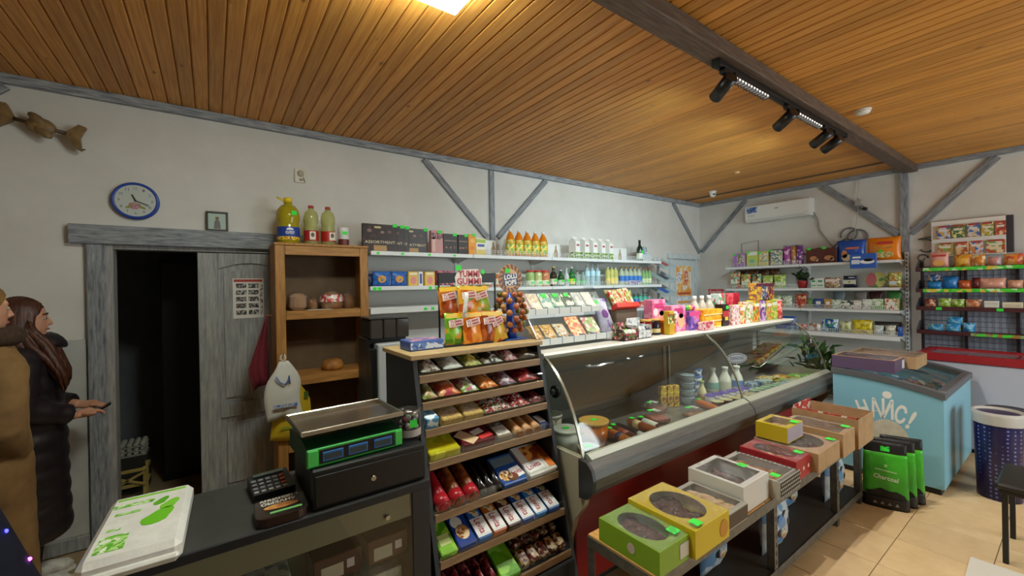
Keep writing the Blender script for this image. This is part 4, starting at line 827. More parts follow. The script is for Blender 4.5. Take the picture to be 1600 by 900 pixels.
for i, (y, w) in enumerate(((.945, .105), (.83, .10), (.72, .09), (.62, .085), (.53, .075), (.93, .12), (.805, .10), (.70, .10), (.565, .13))):
    P('b', 'noodle_sachet', '%s noodle sachet on the %s row of the white display card' % (SNAM[i], 'upper' if i < 5 else 'lower'), 'sachet', (6.63, y, (2.101 if i < 5 else 1.919)), (w, .018, .145 if i < 5 else .135), art(SCOL[i], 24, i), [('panel', w*.7, .022, plain('#e9e2d4', .4), 0, .02), ('panel', w*.8, .018, plain('#b23a3a', .4), 0, .06)])
# ------------------------------------------------------------------ glass fronted deli fridge
FX0, FX1 = 1.46, 4.74
fd = thing('deli_fridge', 'long deli display fridge with curved glass front and white top shelf', 'display fridge', (0, 0, 0))
ENDM = plain('#a9a089', .5); RAILM = noisy('grey_bumper_plastic', [(.3, '#4c4c49'), (.7, '#63625d')], 14, (.4, 6, 6), .32)
side = [(2.20, .08), (2.20, .80), (1.475, .80), (1.43, .76), (1.425, .66), (1.46, .56), (1.52, .48), (1.56, .36), (1.58, .08)]
for x in (FX0, FX1-.03): obj('end_panel', MB().prism(side, 'x', x, x+.03), ENDM, fd)
obj('base', MB().rbox(FX0+.03, 1.62, .0, FX1-.03, 2.18, .62, .004), plain('#3b3a38', .5), fd)
obj('red_skirt', MB().rbox(FX0+.03, 1.545, .10, FX1-.03, 1.56, .64, .004), plain('#8e1d17', .35), fd)
bp = [(1.47, .795), (1.425, .79), (1.395, .765), (1.383, .72), (1.39, .67), (1.42, .63), (1.47, .62)]
for a, b in ((FX0+.005, 3.095), (3.105, FX1-.005)): obj('bumper_rail', MB().prism(bp, 'x', a, b), RAILM, fd)
for a, b in ((FX0+.03, 3.09), (3.11, FX1-.03)): obj('glass_channel', MB().prism([(1.425, .7905), (1.471, .796), (1.471, .818), (1.455, .818), (1.425, .800)], 'x', a, b), plain('#9ca090', .4), fd)
for a, b in ((FX0-.014, FX0+.005), (FX1-.005, FX1+.014)): obj('bumper_cap', MB().prism([(1.475, .80), (1.42, .797), (1.388, .768), (1.376, .72), (1.383, .665), (1.418, .62), (1.475, .61)], 'x', a, b), plain('#2f2f2e', .35), fd)
obj('deck', MB().rbox(FX0+.03, 1.475, .70, FX1-.03, 2.12, .735, .003), noisy('brushed_deck_steel', [(.3, '#8d8b84'), (.7, '#a9a79f')], 10, (.5, 8, 8), .35, metal=.7), fd)
obj('deck_lip', MB().rbox(FX0+.03, 1.472, .735, FX1-.03, 1.482, .792, .002), plain('#8f8f86', .4), fd)
obj('back_wall', MB().rbox(FX0+.03, 2.12, .62, FX1-.03, 2.16, 1.25, .003), plain('#6d6b65', .45), fd)
for a, b in ((1.6, 3.05), (3.15, 4.6)): obj('sliding_door', MB().rbox(a, 2.106, .80, b, 2.119, 1.20, .003), plain('#55544f', .3), fd)
obj('inner_canopy', MB().prism([(1.80, 1.235), (2.12, 1.235), (2.12, 1.14), (2.02, 1.15)], 'x', FX0+.04, FX1-.04), plain('#8d8c86', .35), fd)
obj('top_shelf', MB().prism([(1.745, 1.262), (1.735, 1.272), (1.745, 1.283), (2.17, 1.283), (2.17, 1.245), (1.77, 1.245)], 'x', FX0, FX1), plain('#d9d6cc', .4), fd)
for x in (FX0+.02, 3.10, FX1-.02): obj('top_support', MB().rbox(x-.012, 2.06, .73, x+.012, 2.085, 1.246, .003), STEEL, fd)
CV = [(1.758, 1.262), (1.715, 1.235), (1.665, 1.193), (1.615, 1.137), (1.572, 1.072), (1.538, 1.005), (1.51, .935), (1.487, .865), (1.470, .797)]
def curve_pane(x0, x1, th, off=0):
    mb = MB(); vs = []; fs = []; n = len(CV); out = []
    for i in range(n):
        t = Vector((CV[min(i+1, n-1)][0]-CV[max(i-1, 0)][0], CV[min(i+1, n-1)][1]-CV[max(i-1, 0)][1])).normalized(); nn = Vector((t.y, -t.x))
        if nn.x > 0: nn = -nn
        out.append((CV[i][0]+nn.x*off, CV[i][1]+nn.y*off, CV[i][0]+nn.x*(off+th), CV[i][1]+nn.y*(off+th)))
    mb.add([(x, o[2], o[3]) for o in out for x in (x0, x1)], [(2*i, 2*i+1, 2*i+3, 2*i+2) for i in range(n-1)], True)
    mb.add([(x, o[0], o[1]) for o in out for x in (x0, x1)], [(2*i, 2*i+2, 2*i+3, 2*i+1) for i in range(n-1)], True)
    for q, x in enumerate((x0, x1)):
        mb.add([(x, o[0], o[1]) for o in out]+[(x, o[2], o[3]) for o in out], [(i, n+i, n+i+1, i+1) if q == 0 else (i, i+1, n+i+1, n+i) for i in range(n-1)])
    for o in (out[0], out[-1]): mb.add([(x0, o[0], o[1]), (x1, o[0], o[1]), (x1, o[2], o[3]), (x0, o[2], o[3])], [(0, 1, 2, 3)])
    return mb
obj('curved_glass', curve_pane(FX0+.02, 3.092, .005), GLASS, fd); obj('curved_glass', curve_pane(3.108, FX1-.02, .005), GLASS, fd)
for x in (FX0+.006, 3.09, FX1-.02): obj('glass_edge_strip', curve_pane(x, x+.016, .009, -.001), plain('#9a9a8c', .25, .6), fd)
obj('glass_clamp', MB().rbox(FX1-.05, 1.575, 1.05, FX1-.005, 1.62, 1.10, .006), STEEL, fd)
for x in (FX0+.012, FX1-.018): obj('side_glass', MB().prism(CV+[(1.475, .80), (2.06, .80), (2.06, 1.245)], 'x', x, x+.005), GLASS, fd)
obj('vent_cap', MB().cyl((FX0+.018, 1.68, 1.085), (FX0+.036, 1.68, 1.085), .034, n=20), BLACK, fd); obj('vent_cap_hub', MB().cyl((FX0+.0, 1.68, 1.085), (FX0+.0175, 1.68, 1.085), .016, n=14), CHARCOAL, fd)

DK = .7355
TUBW = plain('#c9c8be', .4)
def tub(name, label, loc, r, h, mat, lid, tagc=True):
    t = thing(name, label, 'tub', loc)
    obj('tub', MB().lathe([(r*.85, 0), (r*.97, h*.9)], 20), mat, t); obj('lid', MB().lathe([(r*1.02, h*.9), (r*1.02, h), (r*.9, h*1.0)], 20), lid, t)
    if tagc: plate('price_tag', .035, .03, GREEN_TAG, t, (0, 0, h+.001), (R(-90), 0, 0), .0012)
    return t
t = tub('food_tub', 'white lidded food tub against the fridge back corner', (1.66, 1.93, DK), .075, .14, TUBW, plain('#b9bdb8', .4)); plate('dark_patch', .03, .03, plain('#3b3b3a', .4), t, (.02, .03, .1415), (R(-90), 0, 0))
tub('food_tub', 'larger white lidded food tub beside the fridge end glass', (1.575, 1.70, DK), .075, .13, TUBW, plain('#c8c9be', .4))
tub('salad_tub', 'translucent tub of orange carrot salad', (1.765, 1.67, DK), .085, .145, liquid('#cf6a14', .85), plain('#c99a4a', .3))
tub('fish_tub', 'small black label fish tub at the front corner of the fridge', (1.575, 1.53, DK), .055, .08, plain('#3a3c3a', .35), plain('#a8aaa2', .3))
ft = thing('fish_tray', 'blue tray of fish packs with green tags', 'tray', (1.745, 1.515, DK)); obj('tray', MB().rbox(-.07, -.025, 0, .07, .055, .022, .004), plain('#2a62c8', .35), ft)
for i, (x, y, c) in enumerate(((-.035, -.005, '#9fb09a'), (.03, 0, '#b9b39a'), (-.03, .03, '#c8bfa4'), (.035, .03, '#a7b7b0'))): obj('fish_pack', MB().rbox(x-.03, y-.014, .022, x+.03, y+.014, .030, .003), art([c, '#d8cfae', '#8fa098'], 60, i), ft)
plate('price_tag', .03, .022, GREEN_TAG, ft, (-.03, .01, .031), (R(-90), 0, 0)); plate('price_tag', .03, .02, plain('#d6e23a', .5), ft, (-.035, -.02, .031), (R(-90), 0, 0))
def sausage(label, p0, p1, r, mat, band=None, tagf=None, wrap=None):
    p0, p1 = Vector(p0), Vector(p1); c = (p0+p1)/2; L = (p1-p0).length; ang = math.atan2((p1-p0).y, (p1-p0).x)
    t = thing('sausage', label, 'sausage', (c.x, c.y, DK+r+.001), (0, 0, ang))
    obj('casing', MB().taper([(-L/2, 0, 0), (-L/2+.012, 0, 0), (-L/2+.03, 0, 0), (0, .002, 0), (L/2-.03, 0, 0), (L/2-.012, 0, 0), (L/2, 0, 0)], [r*.25, r*.75, r, r, r, r*.75, r*.25], 14), mat, t)
    if band: obj('paper_band', MB().cyl((band[0], 0, 0), (band[1], 0, 0), r*1.03, n=14), plain(band[2], .4), t)
    if tagf is not None: plate('price_tag', .03, .03, GREEN_TAG, t, (tagf, 0, r*1.05), (R(-90), 0, R(-90)))
    for s in (-1, 1): obj('clip', MB().cyl((s*L/2, 0, 0), (s*(L/2+.012), 0, 0), .004, n=6), STEEL, t)
    return t
SAUS_O = noisy('smoked_sausage_orange', [(.3, '#8a4a14'), (.7, '#b5681f')], 40, rough=.35); SAUS_D = noisy('dark_salami', [(.3, '#3a1a10'), (.7, '#5c2a1a')], 40, rough=.35); SAUS_R = noisy('brown_sausage', [(.3, '#7a3a20'), (.7, '#9a4e2c')], 40, rough=.35)
sausage('thick orange brown sausage with a navy paper band', (1.93, 1.76, 0), (1.885, 1.50, 0), .030, SAUS_O, (.02, .055, '#1c2350'), -.06)
sausage('dark salami with an orange label beside the navy banded sausage', (2.01, 1.80, 0), (1.965, 1.50, 0), .026, SAUS_D, (-.02, .06, '#8a3a24'), -.08)
sausage('slim black salami in shiny film', (2.075, 1.78, 0), (2.035, 1.49, 0), .022, plain('#241714', .25), (.06, .11, '#b9b9b4'))
sausage('brown sausage with a cream band and green tag', (2.19, 1.77, 0), (2.15, 1.50, 0), .027, SAUS_R, (-.07, -.02, '#c8a878'), -.10)
sausage('dark brown sausage with a white paper sleeve', (2.27, 1.75, 0), (2.235, 1.53, 0), .024, SAUS_D, (-.06, .06, '#d8d8cc'), -.085)
sausage('long orange sausage pack lying toward the dairy cups', (2.95, 1.74, 0), (2.86, 1.52, 0), .026, noisy('bright_orange_sausage', [(.3, '#b5561c'), (.7, '#d87a34')], 40, rough=.35), None, -.09)
sausage('dark cured sausage behind the carrot salad', (1.93, 1.98, 0), (2.03, 1.84, 0), .022, SAUS_D)
def meat_bag(label, loc, w, l, rz, cols, n, mat):
    t = thing('meat_pack', label, 'meat pack', loc, (0, 0, rz)); 
    for i in range(n): obj('link', MB().taper([(-w/2+w*(i+.5)/n, -l/2+.02, .022), (-w/2+w*(i+.5)/n, 0, .024), (-w/2+w*(i+.5)/n, l/2-.02, .022)], [.012, .018, .012], 8), mat, t)
    obj('film', MB().pouch(w*1.35, .062, l*1.25, 8, 8, .08, .12, n).xf(Matrix.Rotation(R(-90), 4, 'X')).move(0, -l*.62, .040), FILM2, t)
    plate('price_tag', .04, .03, GREEN_TAG, t, (-w*.2, l*.2, .067), (R(-90), 0, 0)); plate('paper_label', .045, .06, plain('#d8d4c8', .5), t, (w*.1, l*.12, .0665), (R(-90), 0, R(10))); return t
FRANK = noisy('pink_frankfurter', [(.3, '#a8472c'), (.7, '#c86a48')], 30, rough=.4)
meat_bag('shiny bag of pink frankfurters with a white label', (2.40, 1.70, DK), .11, .18, R(-14), None, 5, FRANK)
meat_bag('shiny bag of brown sausages with a green tag near the yellow packs', (2.57, 1.83, DK), .11, .17, R(8), None, 4, SAUS_R)
meat_bag('shiny bag of pale sausages at the front of the meat deck', (2.66, 1.585, DK), .13, .13, R(-10), None, 6, noisy('pale_sausage', [(.3, '#a8683c'), (.7, '#cc9060')], 30, rough=.4))
for i, x in enumerate((2.70, 2.755, 2.80)): box_item('butter_pack', 'yellow standing pack with brown print in the row of three', 'packet', (x, 1.86-.02*i, DK), (.05, .04, .16), art(['#d8b418', '#e6cc3a', '#8a4a1c', '#c89a14'], 40, 2), group='yellow standing packs', rot=(0, 0, R(-20)))
CUPG = plain('#7c8a92', .35)
def cup(name, label, loc, r, h, mat, lid, group=None):
    t = thing(name, label, 'cup', loc, group=group)
    obj('cup', shared(('cup', *rnd3(r, h)), lambda: MB().lathe([(r*.85, 0), (r, h*.92)], 16)), mat, t); obj('lid', shared(('cuplid', *rnd3(r, h)), lambda: MB().lathe([(r*1.06, h*.92), (r*1.06, h), (r*.9, h)], 16)), lid, t); return t
for k in range(4): cup('spread_tub', 'grey blue plastic tub in the stack of four', (2.93, 1.80, DK+.056*k), .052, .055, CUPG, plain('#93a3ad', .3), 'stacked grey blue tubs')
cup('spread_tub', 'tilted pale grey tub behind the stacked tubs', (3.02, 1.90, DK+.0), .06, .20, plain('#8f9aa2', .4), plain('#b9c2c6', .3))
for k in range(4): cup('yogurt_cup', 'white and blue yogurt cup in the stack of four', (3.16, 1.86, DK+.058*k), .045, .057, art(['#dfe4e8', '#4a78c0', '#e6e6e0'], 30, k), plain('#5a86c8', .3), 'stacked yogurt cups')
bottle_item('milk', 'yogurt_bottle', 'small cream yogurt bottle with a green cap beside the stacked cups', 'bottle', (3.08, 1.77, DK), .036, .16, plain('#d9cfa2', .35), plain('#8fae5a', .4), art(['#e8dca0', '#b88a4a'], 40, 1))
for x, y, lab, lb in ((3.44, 1.88, 'white milk bottle with a teal label, nearest the stacked cups', '#7fb5a8'), (3.55, 1.83, 'white milk bottle with a plain label, middle of three', '#cfcdb8'), (3.67, 1.79, 'white milk bottle with a blue label beside the sign', '#4a7fc0')):
    bottle_item('milk', 'milk_bottle', lab, 'milk', (x, y, DK), .05, .20, plain('#dedccf', .35), plain('#e6e8dc', .4), plain(lb, .4), lz=(.12, .40))
sg = thing('oval_sign', 'small oval dairy sign with purple lettering on a stem in the fridge', 'sign', (3.90, 1.90, DK), (0, 0, R(-30))); obj('stem', MB().cyl((0, 0, 0), (0, 0, .19), .004, n=8), WHITE, sg); obj('foot', MB().rbox(-.03, -.02, 0, .03, .02, .004, .001), WHITE, sg)
obj('board', disc(.10, .048, 24, 0, .004).move(0, 0, .225), plain('#e8e6ee', .4), sg); obj('border', disc(.092, .041, 24, -.0045, .0006).move(0, 0, .225), plain('#4a3f88', .4), sg); obj('inset', disc(.086, .035, 24, -.0055, .0006).move(0, 0, .225), plain('#d9d6e6', .4), sg); lettering('DANONE', .13, .028, plain('#3a2f7a', .4), sg, (0, -.0062, .225))
for i in range(6): cup('dessert_cup', 'purple lidded dessert cup on the fridge deck', (3.07+.085*i, 1.70-.012*i, DK), .036, .065, plain('#d7cfd8', .35), plain('#5a3fae', .3), 'purple lidded dessert cups')
for i in range(5): cup('chocolate_dessert', 'dark chocolate dessert cup with a pale lid at the deck front', (2.99+.095*i, 1.60-.015*i, DK), .042, .055, plain('#3a1714', .35), plain('#cfcaa0', .35), 'dark dessert cups with pale lids')
for i in range(5): cup('cream_cup', 'green and white cream cup on the fridge deck', (3.50+.088*i, 1.575-.008*i, DK), .036, .06, plain('#d8e0d0', .35), plain('#a9cfae', .3), 'green and white cream cups')
for i, (x, y, cols) in enumerate(((3.80, 1.72, ['#4a6a90', '#c9d6dc', '#7f9ab0']), (3.97, 1.70, ['#dfe6e0', '#8fae9a', '#b8cfc8']), (3.98, 1.55, ['#3a5a78', '#a8c0cc', '#e0e6e2']), (4.12, 1.55, ['#c8d6c0', '#5f9a7a', '#e6e8d8']))):
    box_item('cheese_pack', ('blue and white cheese pack behind the cream cups', 'pale green cheese pack beside the blue one', 'dark blue cheese pack at the deck front', 'green cheese pack at the deck front')[i], 'cheese', (x, y, DK), (.13, .09, .05), art(cols, 34, i), rot=(0, 0, R(-10)))
for i, (x, y, c) in enumerate(((4.22, 1.62, ['#d8c23a', '#e8dc6a', '#7fae4a']), (4.38, 1.72, ['#e0b02a', '#c8862a', '#efe0a0']), (4.36, 1.57, ['#d88a4a', '#e8b88a', '#c8d87a']), (4.52, 1.64, ['#5fae3a', '#a8d84a', '#e8e8b0']), (4.62, 1.56, ['#8fc84a', '#4f9a3a', '#d8e8a0']), (4.22, 1.78, ['#c8843a', '#e2c03a', '#d8d8a0']))):
    pouch_item('cheese_packet', ('yellow cheese packet beside the green cheese', 'amber cheese packet behind the yellow one', 'salmon cheese packet at the deck front', 'bright green cheese packet near the fridge end', 'lime cheese packet in the front corner', 'orange cheese packet against the back')[i], 'cheese', (x-.0, y-.065, DK+.0185), (.15, .035, .14), art(c, 26, i), rot=(R(-90), 0, 0))
tl = thing('tilted_shelf', 'tilted wire shelf of brown cheese slabs at the fridge end', 'shelf', (4.40, 1.90, .93), (0, R(-14), 0)); obj('frame', MB().taper([(-.28, -.10, 0), (.28, -.10, 0), (.28, .12, 0), (-.28, .12, 0), (-.28, -.10, 0)], .005, 6), STEEL, tl)
w_ = MB()
for k in range(14): w_.cyl((-.28+.043*k, -.10, 0), (-.28+.043*k, .12, 0), .002, n=5)
obj('wire', w_, STEEL, tl)
for s in (-.25, .25): obj('leg', MB().cyl((s, .12, 0), (s, .195, 0), .005, n=6), STEEL, tl)
for k in range(4): box_item('cheese_slab', 'brown wrapped cheese slab on the tilted shelf', 'cheese', (4.22+.125*k, 1.90, .893+.031*k), (.115, .17, .03), art(['#a8683a', '#c8945a', '#7f4a2a', '#8fa05a'], 24, k), rot=(0, R(-14), 0), group='brown cheese slabs on the tilted shelf')

# ------------------------------------------------------------------ goods standing on the fridge top
TP = 1.2845
cd = thing('card_display', 'two tier clear plastic display of packets on the fridge top', 'display', (1.86, 2.0, TP))
ACR = seethrough('display_acrylic', (.90, .92, .92), .10, .1)
for x in (-.36, .33): obj('side_panel', MB().prism([(-.16, 0), (.15, 0), (.15, .36), (.06, .36), (-.16, .06)], 'x', x, x+.004), ACR, cd)
for z, y in ((.03, -.14), (.20, -.01)):
    obj('tray', MB().rbox(-.355, y, z-.004, .33, y+.15, z, .001), plain('#9aa39e', .3), cd)
    obj('lip', MB().rbox(-.355, y-.006, z-.01, .33, y, z+.028, .001), plain('#d6dad6', .35), cd)
    for k in range(7): obj('divider', MB().rbox(-.355+.098*k, y-.008, z-.01, -.350+.098*k, y+.10, z+.034, .001), plain('#7f94a4', .3), cd)
UP = [('#b98a92', 'pink card packet on the upper tier nearest the lollipop stand'), ('#c9b89a', 'beige card packet on the upper tier'), ('#7fae9e', 'teal card packet on the upper tier'), ('#5f8a6a', 'dark green card packet on the upper tier'), ('#4a5a48', 'olive card packet with a green tag on the upper tier'), ('#a9b0aa', 'grey card packet on the upper tier'), ('#cfc8bc', 'cream card packet at the end of the upper tier')]
for k, (c, lab) in enumerate(UP):
    box_item('card_packet', lab, 'packet', (1.558+.0975*k, 2.012, TP+.205), (.088, .012, .145), art([c, c, tuple(min(1, v*1.3) for v in C(c)), '#d8d4c4'], 30, k), [('panel', .06, .03, plain('#e0ded2', .4), 0, -.02)]+([('tag', .0, .05)] if k in (2, 3, 4) else []), rot=(R(-38), 0, 0))
LOW = [('#c89a5a', 'bag of peanuts on the lower tier at the rack end'), ('#d0a868', 'second bag of peanuts on the lower tier'), ('#cfcdc2', 'white packet on the lower tier')]
for k, (c, lab) in enumerate(LOW): pouch_item('nut_bag', lab, 'packet', (1.565+.105*k, 1.89, TP+.036), (.095, .03, .13), art([c, '#a87838', '#e0c890', c], 60, k), rot=(R(-45), 0, 0))
box_item('card_packet', 'orange picture packet on the lower tier', 'packet', (1.90, 1.89, TP+.036), (.115, .014, .165), art(['#d8682c', '#e89a4a', '#c84a24', '#f0c88a'], 30, 2), rot=(R(-40), 0, 0)); box_item('card_packet', 'green and pink sweets packet at the end of the lower tier', 'packet', (2.05, 1.90, TP+.036), (.12, .014, .15), art(['#6f8a3a', '#b8606a', '#8fa84a', '#d8c8b0'], 30, 3), rot=(R(-40), 0, 0))
pouch_item('sweet_bag', 'lilac sweet bag leaning at the end of the packet display', 'sweets', (2.265, 1.96, TP), (.15, .04, .30), art(['#b4aed0', '#d6d0e4', '#8f6ab0', '#c8c4dc'], 18, 4), [('disc', .03, .035, plain('#8a4a9a', .4), 0, .03), ('tag', -.05, .12)], rot=(R(-25), 0, 0))
bx = thing('sweets_tray_box', 'red open display box of wrapped bars leaning above the candy jars', 'display box', (2.50, 2.01, TP+.19), (R(-30), 0, 0))
obj('tray', MB().rbox(-.13, -.03, 0, .13, .03, .04, .003), plain('#c8301f', .35), bx); obj('back', MB().rbox(-.13, .024, .04, .13, .03, .18, .002), plain('#8a7a3a', .4), bx)
for k in range(7): obj('wrapped_bar', MB().rbox(-.115+.033*k, -.012, .02, -.087+.033*k, .012, .165, .004), art(['#c8402c', '#e0b48a', '#f0dcc0', '#8fae4a'], 30, k), bx, (0, .0, 0), (0, R(-6), 0))
obj('stand', MB().rbox(-.12, .0, -.20, .12, .10, -.004, .004), plain('#6a5a4a', .5), bx, (0, 0, 0), (R(30), 0, 0))
def candy_box(label, x, y, w, d, h, cols, seed, sweets):
    t = thing('candy_box', label, 'sweets', (x, y, TP)); b = art(cols, 30, seed)
    obj('carton', MB().box(-w/2, -d/2, 0, w/2, d/2, .004).box(-w/2, -d/2, 0, w/2, -d/2+.003, h*.6).box(-w/2, d/2-.003, 0, w/2, d/2, h*1.5).box(-w/2, -d/2, 0, -w/2+.003, d/2, h).box(w/2-.003, -d/2, 0, w/2, d/2, h), b, t)
    rr = random.Random(seed)
    for i in range(3):
        for j in range(3): obj('candy', shared(('candy',), lambda: MB().ball((0, 0, 0), .022, 8, 5)), plain(rr.choice(sweets), .3), t, (-w*.3+w*.3*i, -d*.28+d*.27*j, h*.62))
    return t
candy_box('open box of green and white wrapped candies on the fridge top', 2.24, 1.82, .15, .10, .075, ['#a83a4a', '#3a2a24', '#d8a0a0', '#5a7a3a'], 1, ['#c8d8b8', '#e8e8e0', '#6fae4a'])
candy_box('open clear box of white candies beside the green ones', 2.40, 1.83, .14, .10, .09, ['#d8dcdc', '#a8b0b4', '#e8eaea'], 2, ['#e6e6e4', '#c8ccd0', '#4a4a50'])
for i, (x, c, lab) in enumerate(((2.53, '#8a1f1c', 'dark red candy jar on the fridge top'), (2.63, '#2a2430', 'black candy jar beside the red one'))): bottle_item('jar', 'candy_jar', lab, 'jar', (x, 1.87, TP), .045, .115, liquid(c, .9), plain('#caa04a', .4), plain('#d8c88a', .4), lz=(.15, .4))
box_item('candy_box', 'slim yellow candy box beside the black candy jar', 'sweets', (2.71, 1.80, TP), (.06, .05, .17), plain('#d8b030', .4), [('panel', .10, .07, art(['#e8e0a0', '#a83a2c', '#6a8a3a'], 30, 1), 0, .03)])
box_item('candy_box', 'orange lollipop box with a green tag on the fridge top', 'sweets', (2.755, 1.85, TP), (.12, .08, .10), plain('#e87818', .4), [('panel', .10, .03, plain('#f0a84a', .4), 0, .02), ('tag', -.03, -.035)])
for i, (x, y, w, h, lab) in enumerate(((2.78, 1.97, .17, .25, 'pink doll surprise box, taller one behind'), (2.93, 1.90, .19, .20, 'pink doll surprise box with a round portrait in front'))):
    box_item('surprise_box', lab, 'toy box', (x, y, TP), (w, .08, h), art(['#e07aa4', '#f0a8c4', '#d85a90', '#e896b4'], 14, i), [('panel', w*.6, .04, plain('#c83a78', .4), 0, h*.3), ('disc', .045, .055, plain('#e8b48a', .5), .03, -.02), ('disc', .03, .02, plain('#3a2424', .5), .03, .02), ('disc', .03, .03, plain('#efe4ea', .4), -.045, .03)])
box_item('surprise_box', 'purple and pink toy egg box beside the doll boxes', 'toy box', (3.105, 1.87, TP), (.13, .08, .15), art(['#7a5ab8', '#b88ad0', '#5a4aa0', '#e0609a'], 18, 3), [('panel', .16, .035, plain('#d84a8a', .4), 0, .055)])
for i in range(3): box_item('gum_egg', 'small coloured toy egg capsule on the toy egg box', 'toy', (3.06+.043*i, 1.88, TP+.151), (.04, .05, .045), plain(('#4fae4a', '#e8b83a', '#c84a8a')[i], .35), group='toy egg capsules', bev=.014)
for k in range(3):
    box_item('yellow_sweet_box', 'flat yellow sweet box, %s of the stack of three' % ('bottom', 'middle', 'top')[k], 'sweets', (3.32+.01*k, 1.87, TP+.052*k), (.30, .12, .050), art(['#e8a418', '#f0bc3a', '#d89010'], 14, k), [('panel', .29, .008, plain('#f3e3b0', .4), 0, -.018)])
box_item('sticker_box', 'small pink sticker box in front of the yellow stack', 'sweets', (3.17, 1.775, TP), (.15, .05, .065), art(['#e0a0a8', '#c84a5a', '#e8d8d0'], 26, 1))
for i in range(3): bottle_item('spray', 'squeeze_bottle', 'translucent squeeze bottle with a pointed white nozzle behind the yellow stack', 'bottle', (3.42+.12*i, 2.02, TP), .042, .26, liquid('#e8dccb', .6), plain('#f0ece6', .4), group='squeeze bottles with pointed nozzles')
box_item('gum_box', 'tall black and red gum box beside the yellow stack', 'sweets', (3.575, 1.86, TP), (.105, .07, .185), plain('#2a181c', .4), [('panel', .10, .05, plain('#b8383a', .4), 0, .01), ('panel', .05, .03, plain('#e8c83a', .4), .01, -.03), ('tag', .02, .065)])
box_item('card_stand', 'white wire stand of pink sweets tubes on the fridge top', 'sweets', (3.72, 1.84, TP), (.14, .07, .17), art(['#e0a0a0', '#f0e0da', '#c86a6a', '#e8d0c8'], 40, 2), [('panel', .004, .17, WHITE, -.035, 0), ('panel', .004, .17, WHITE, .0, 0), ('panel', .004, .17, WHITE, .035, 0)])
for i, (x, cols, h, lab) in enumerate(((3.86, ['#d8502c', '#f0c86a', '#e8e0c8', '#8fae5a'], .17, 'red and yellow candy display box'), (4.00, ['#e8d8c0', '#e08a5a', '#8fb85a', '#f0f0e0'], .19, 'white and green candy display box'), (4.14, ['#6fa83a', '#d8d84a', '#e8a03a', '#c84a3a'], .20, 'green candy display box with fruit'), (4.27, ['#8a5aa8', '#c89ad0', '#6a3a88', '#e0c0d0'], .19, 'purple candy display box'), (4.40, ['#d87a4a', '#8fae3a', '#e8c84a'], .19, 'orange green candy display box'), (4.52, ['#b8c83a', '#6f9a2a', '#e0d87a'], .20, 'lime candy display box'))):
    box_item('candy_display_box', lab+' standing in the row at the fridge top end', 'sweets', (x, 1.86, TP), (.12, .08, h), art(cols, 28, i), [('panel', .09, .03, plain('#efe8d8', .4), 0, h*.28)])
tube_item('candy_tube', 'red candy tube with a round pink top at the end of the fridge top', 'sweets', (4.64, 1.85, TP), .045, .19, art(['#c8302c', '#d8564a', '#e8a090'], 26, 1), plain('#e8b0b0', .4))
for i, (x, cols, lab) in enumerate(((4.22, ['#d8b43a', '#c88a3a', '#8a5a4a'], 'yellow collectible card box stacked on the candy boxes'), (4.35, ['#4a6a90', '#8a3a4a', '#c8b090', '#2a3a58'], 'blue collectible card box stacked on the candy boxes'), (4.48, ['#8a4a2a', '#d0843a', '#5a2a3a'], 'brown collectible card box stacked on the candy boxes'))):
    box_item('card_box', lab, 'card box', (x, 1.87, TP+.2015), (.125, .07, .16), art(cols, 26, i), [('panel', .12, .03, plain('#5a2438', .4), 0, .062)])
for i, (x, cols, lab) in enumerate(((3.83, ['#d8e0d8', '#5fae7a', '#c84a5a'], 'white and green sweets bag lying on the rear row'), (3.98, ['#c8303c', '#e0606a'], 'red sweets bag on the rear row'), (4.10, ['#c0283a', '#a81f30'], 'dark red sweets box on the rear row'))): box_item('sweet_bag', lab, 'sweets', (x, 2.03, TP), (.11, .09, .27), art(cols, 20, i))
# ------------------------------------------------------------------ sweets rack with tilted shelves
RX0, RX1 = .70, 1.415
ZT = [1.268, 1.157, 1.048, .920, .722, .553, .371]
def yf(z): return 1.48+.24*(z-.35)
rc = thing('sweets_rack', 'dark sided wooden sweets rack with tilted shelves beside the deli fridge', 'rack', (0, 0, 0))
PAN = plain('#26272b', .5)
sidep = [(yf(0), 0), (yf(1.34), 1.34), (2.06, 1.34), (2.06, 0)]
for x in (RX0-.0, RX1-.02): obj('side_panel', MB().prism(sidep, 'x', x, x+.02), PAN, rc)
obj('top_board', MB().rbox(RX0-.012, yf(1.34)-.012, 1.34, RX1+.012, 2.075, 1.362, .003), PLYTOP, rc)
obj('back_panel', MB().rbox(RX0+.02, 2.04, .05, RX1-.02, 2.055, 1.16, .002), plain('#3b352c', .6), rc)
SL = R(16); SD = .30
TIERW = noisy('rack_shelf_wood', [(.3, '#86694a'), (.7, '#a08360')], 6, (2, 12, 12), .5)
for i, z in enumerate(ZT):
    sl = SL if i < 4 else R(24)
    sh = obj('shelf', MB().rbox(RX0+.021, .004, -.012, RX1-.021, SD, 0, .002), PAN if i > 3 else TIERW, rc, (0, yf(z), z-.012), (sl, 0, 0))
    obj('shelf_lip', MB().rbox(RX0+.021, -.008, -.018, RX1-.021, .004, .016, .002), TIERW, rc, (0, yf(z), z-.012)); 
    obj('clear_stop', MB().rbox(RX0+.022, -.004, .016, RX1-.022, -.001, .055, .001), GLASS, rc, (0, yf(z), z-.012))
obj('kick_board', MB().rbox(RX0+.02, yf(.2)+.01, 0, RX1-.02, yf(.2)+.03, .34, .002), PAN, rc)
def on_tier(i, x, dist, lift=0.0, tilt=0.0):
    sl = SL if i < 4 else R(24); z = ZT[i]-.012; e = .0012
    return ((x, yf(z+.012)+dist*math.cos(sl)-(lift+e)*math.sin(sl), z+dist*math.sin(sl)+(lift+e)*math.cos(sl)), (sl+R(tilt), 0, 0))
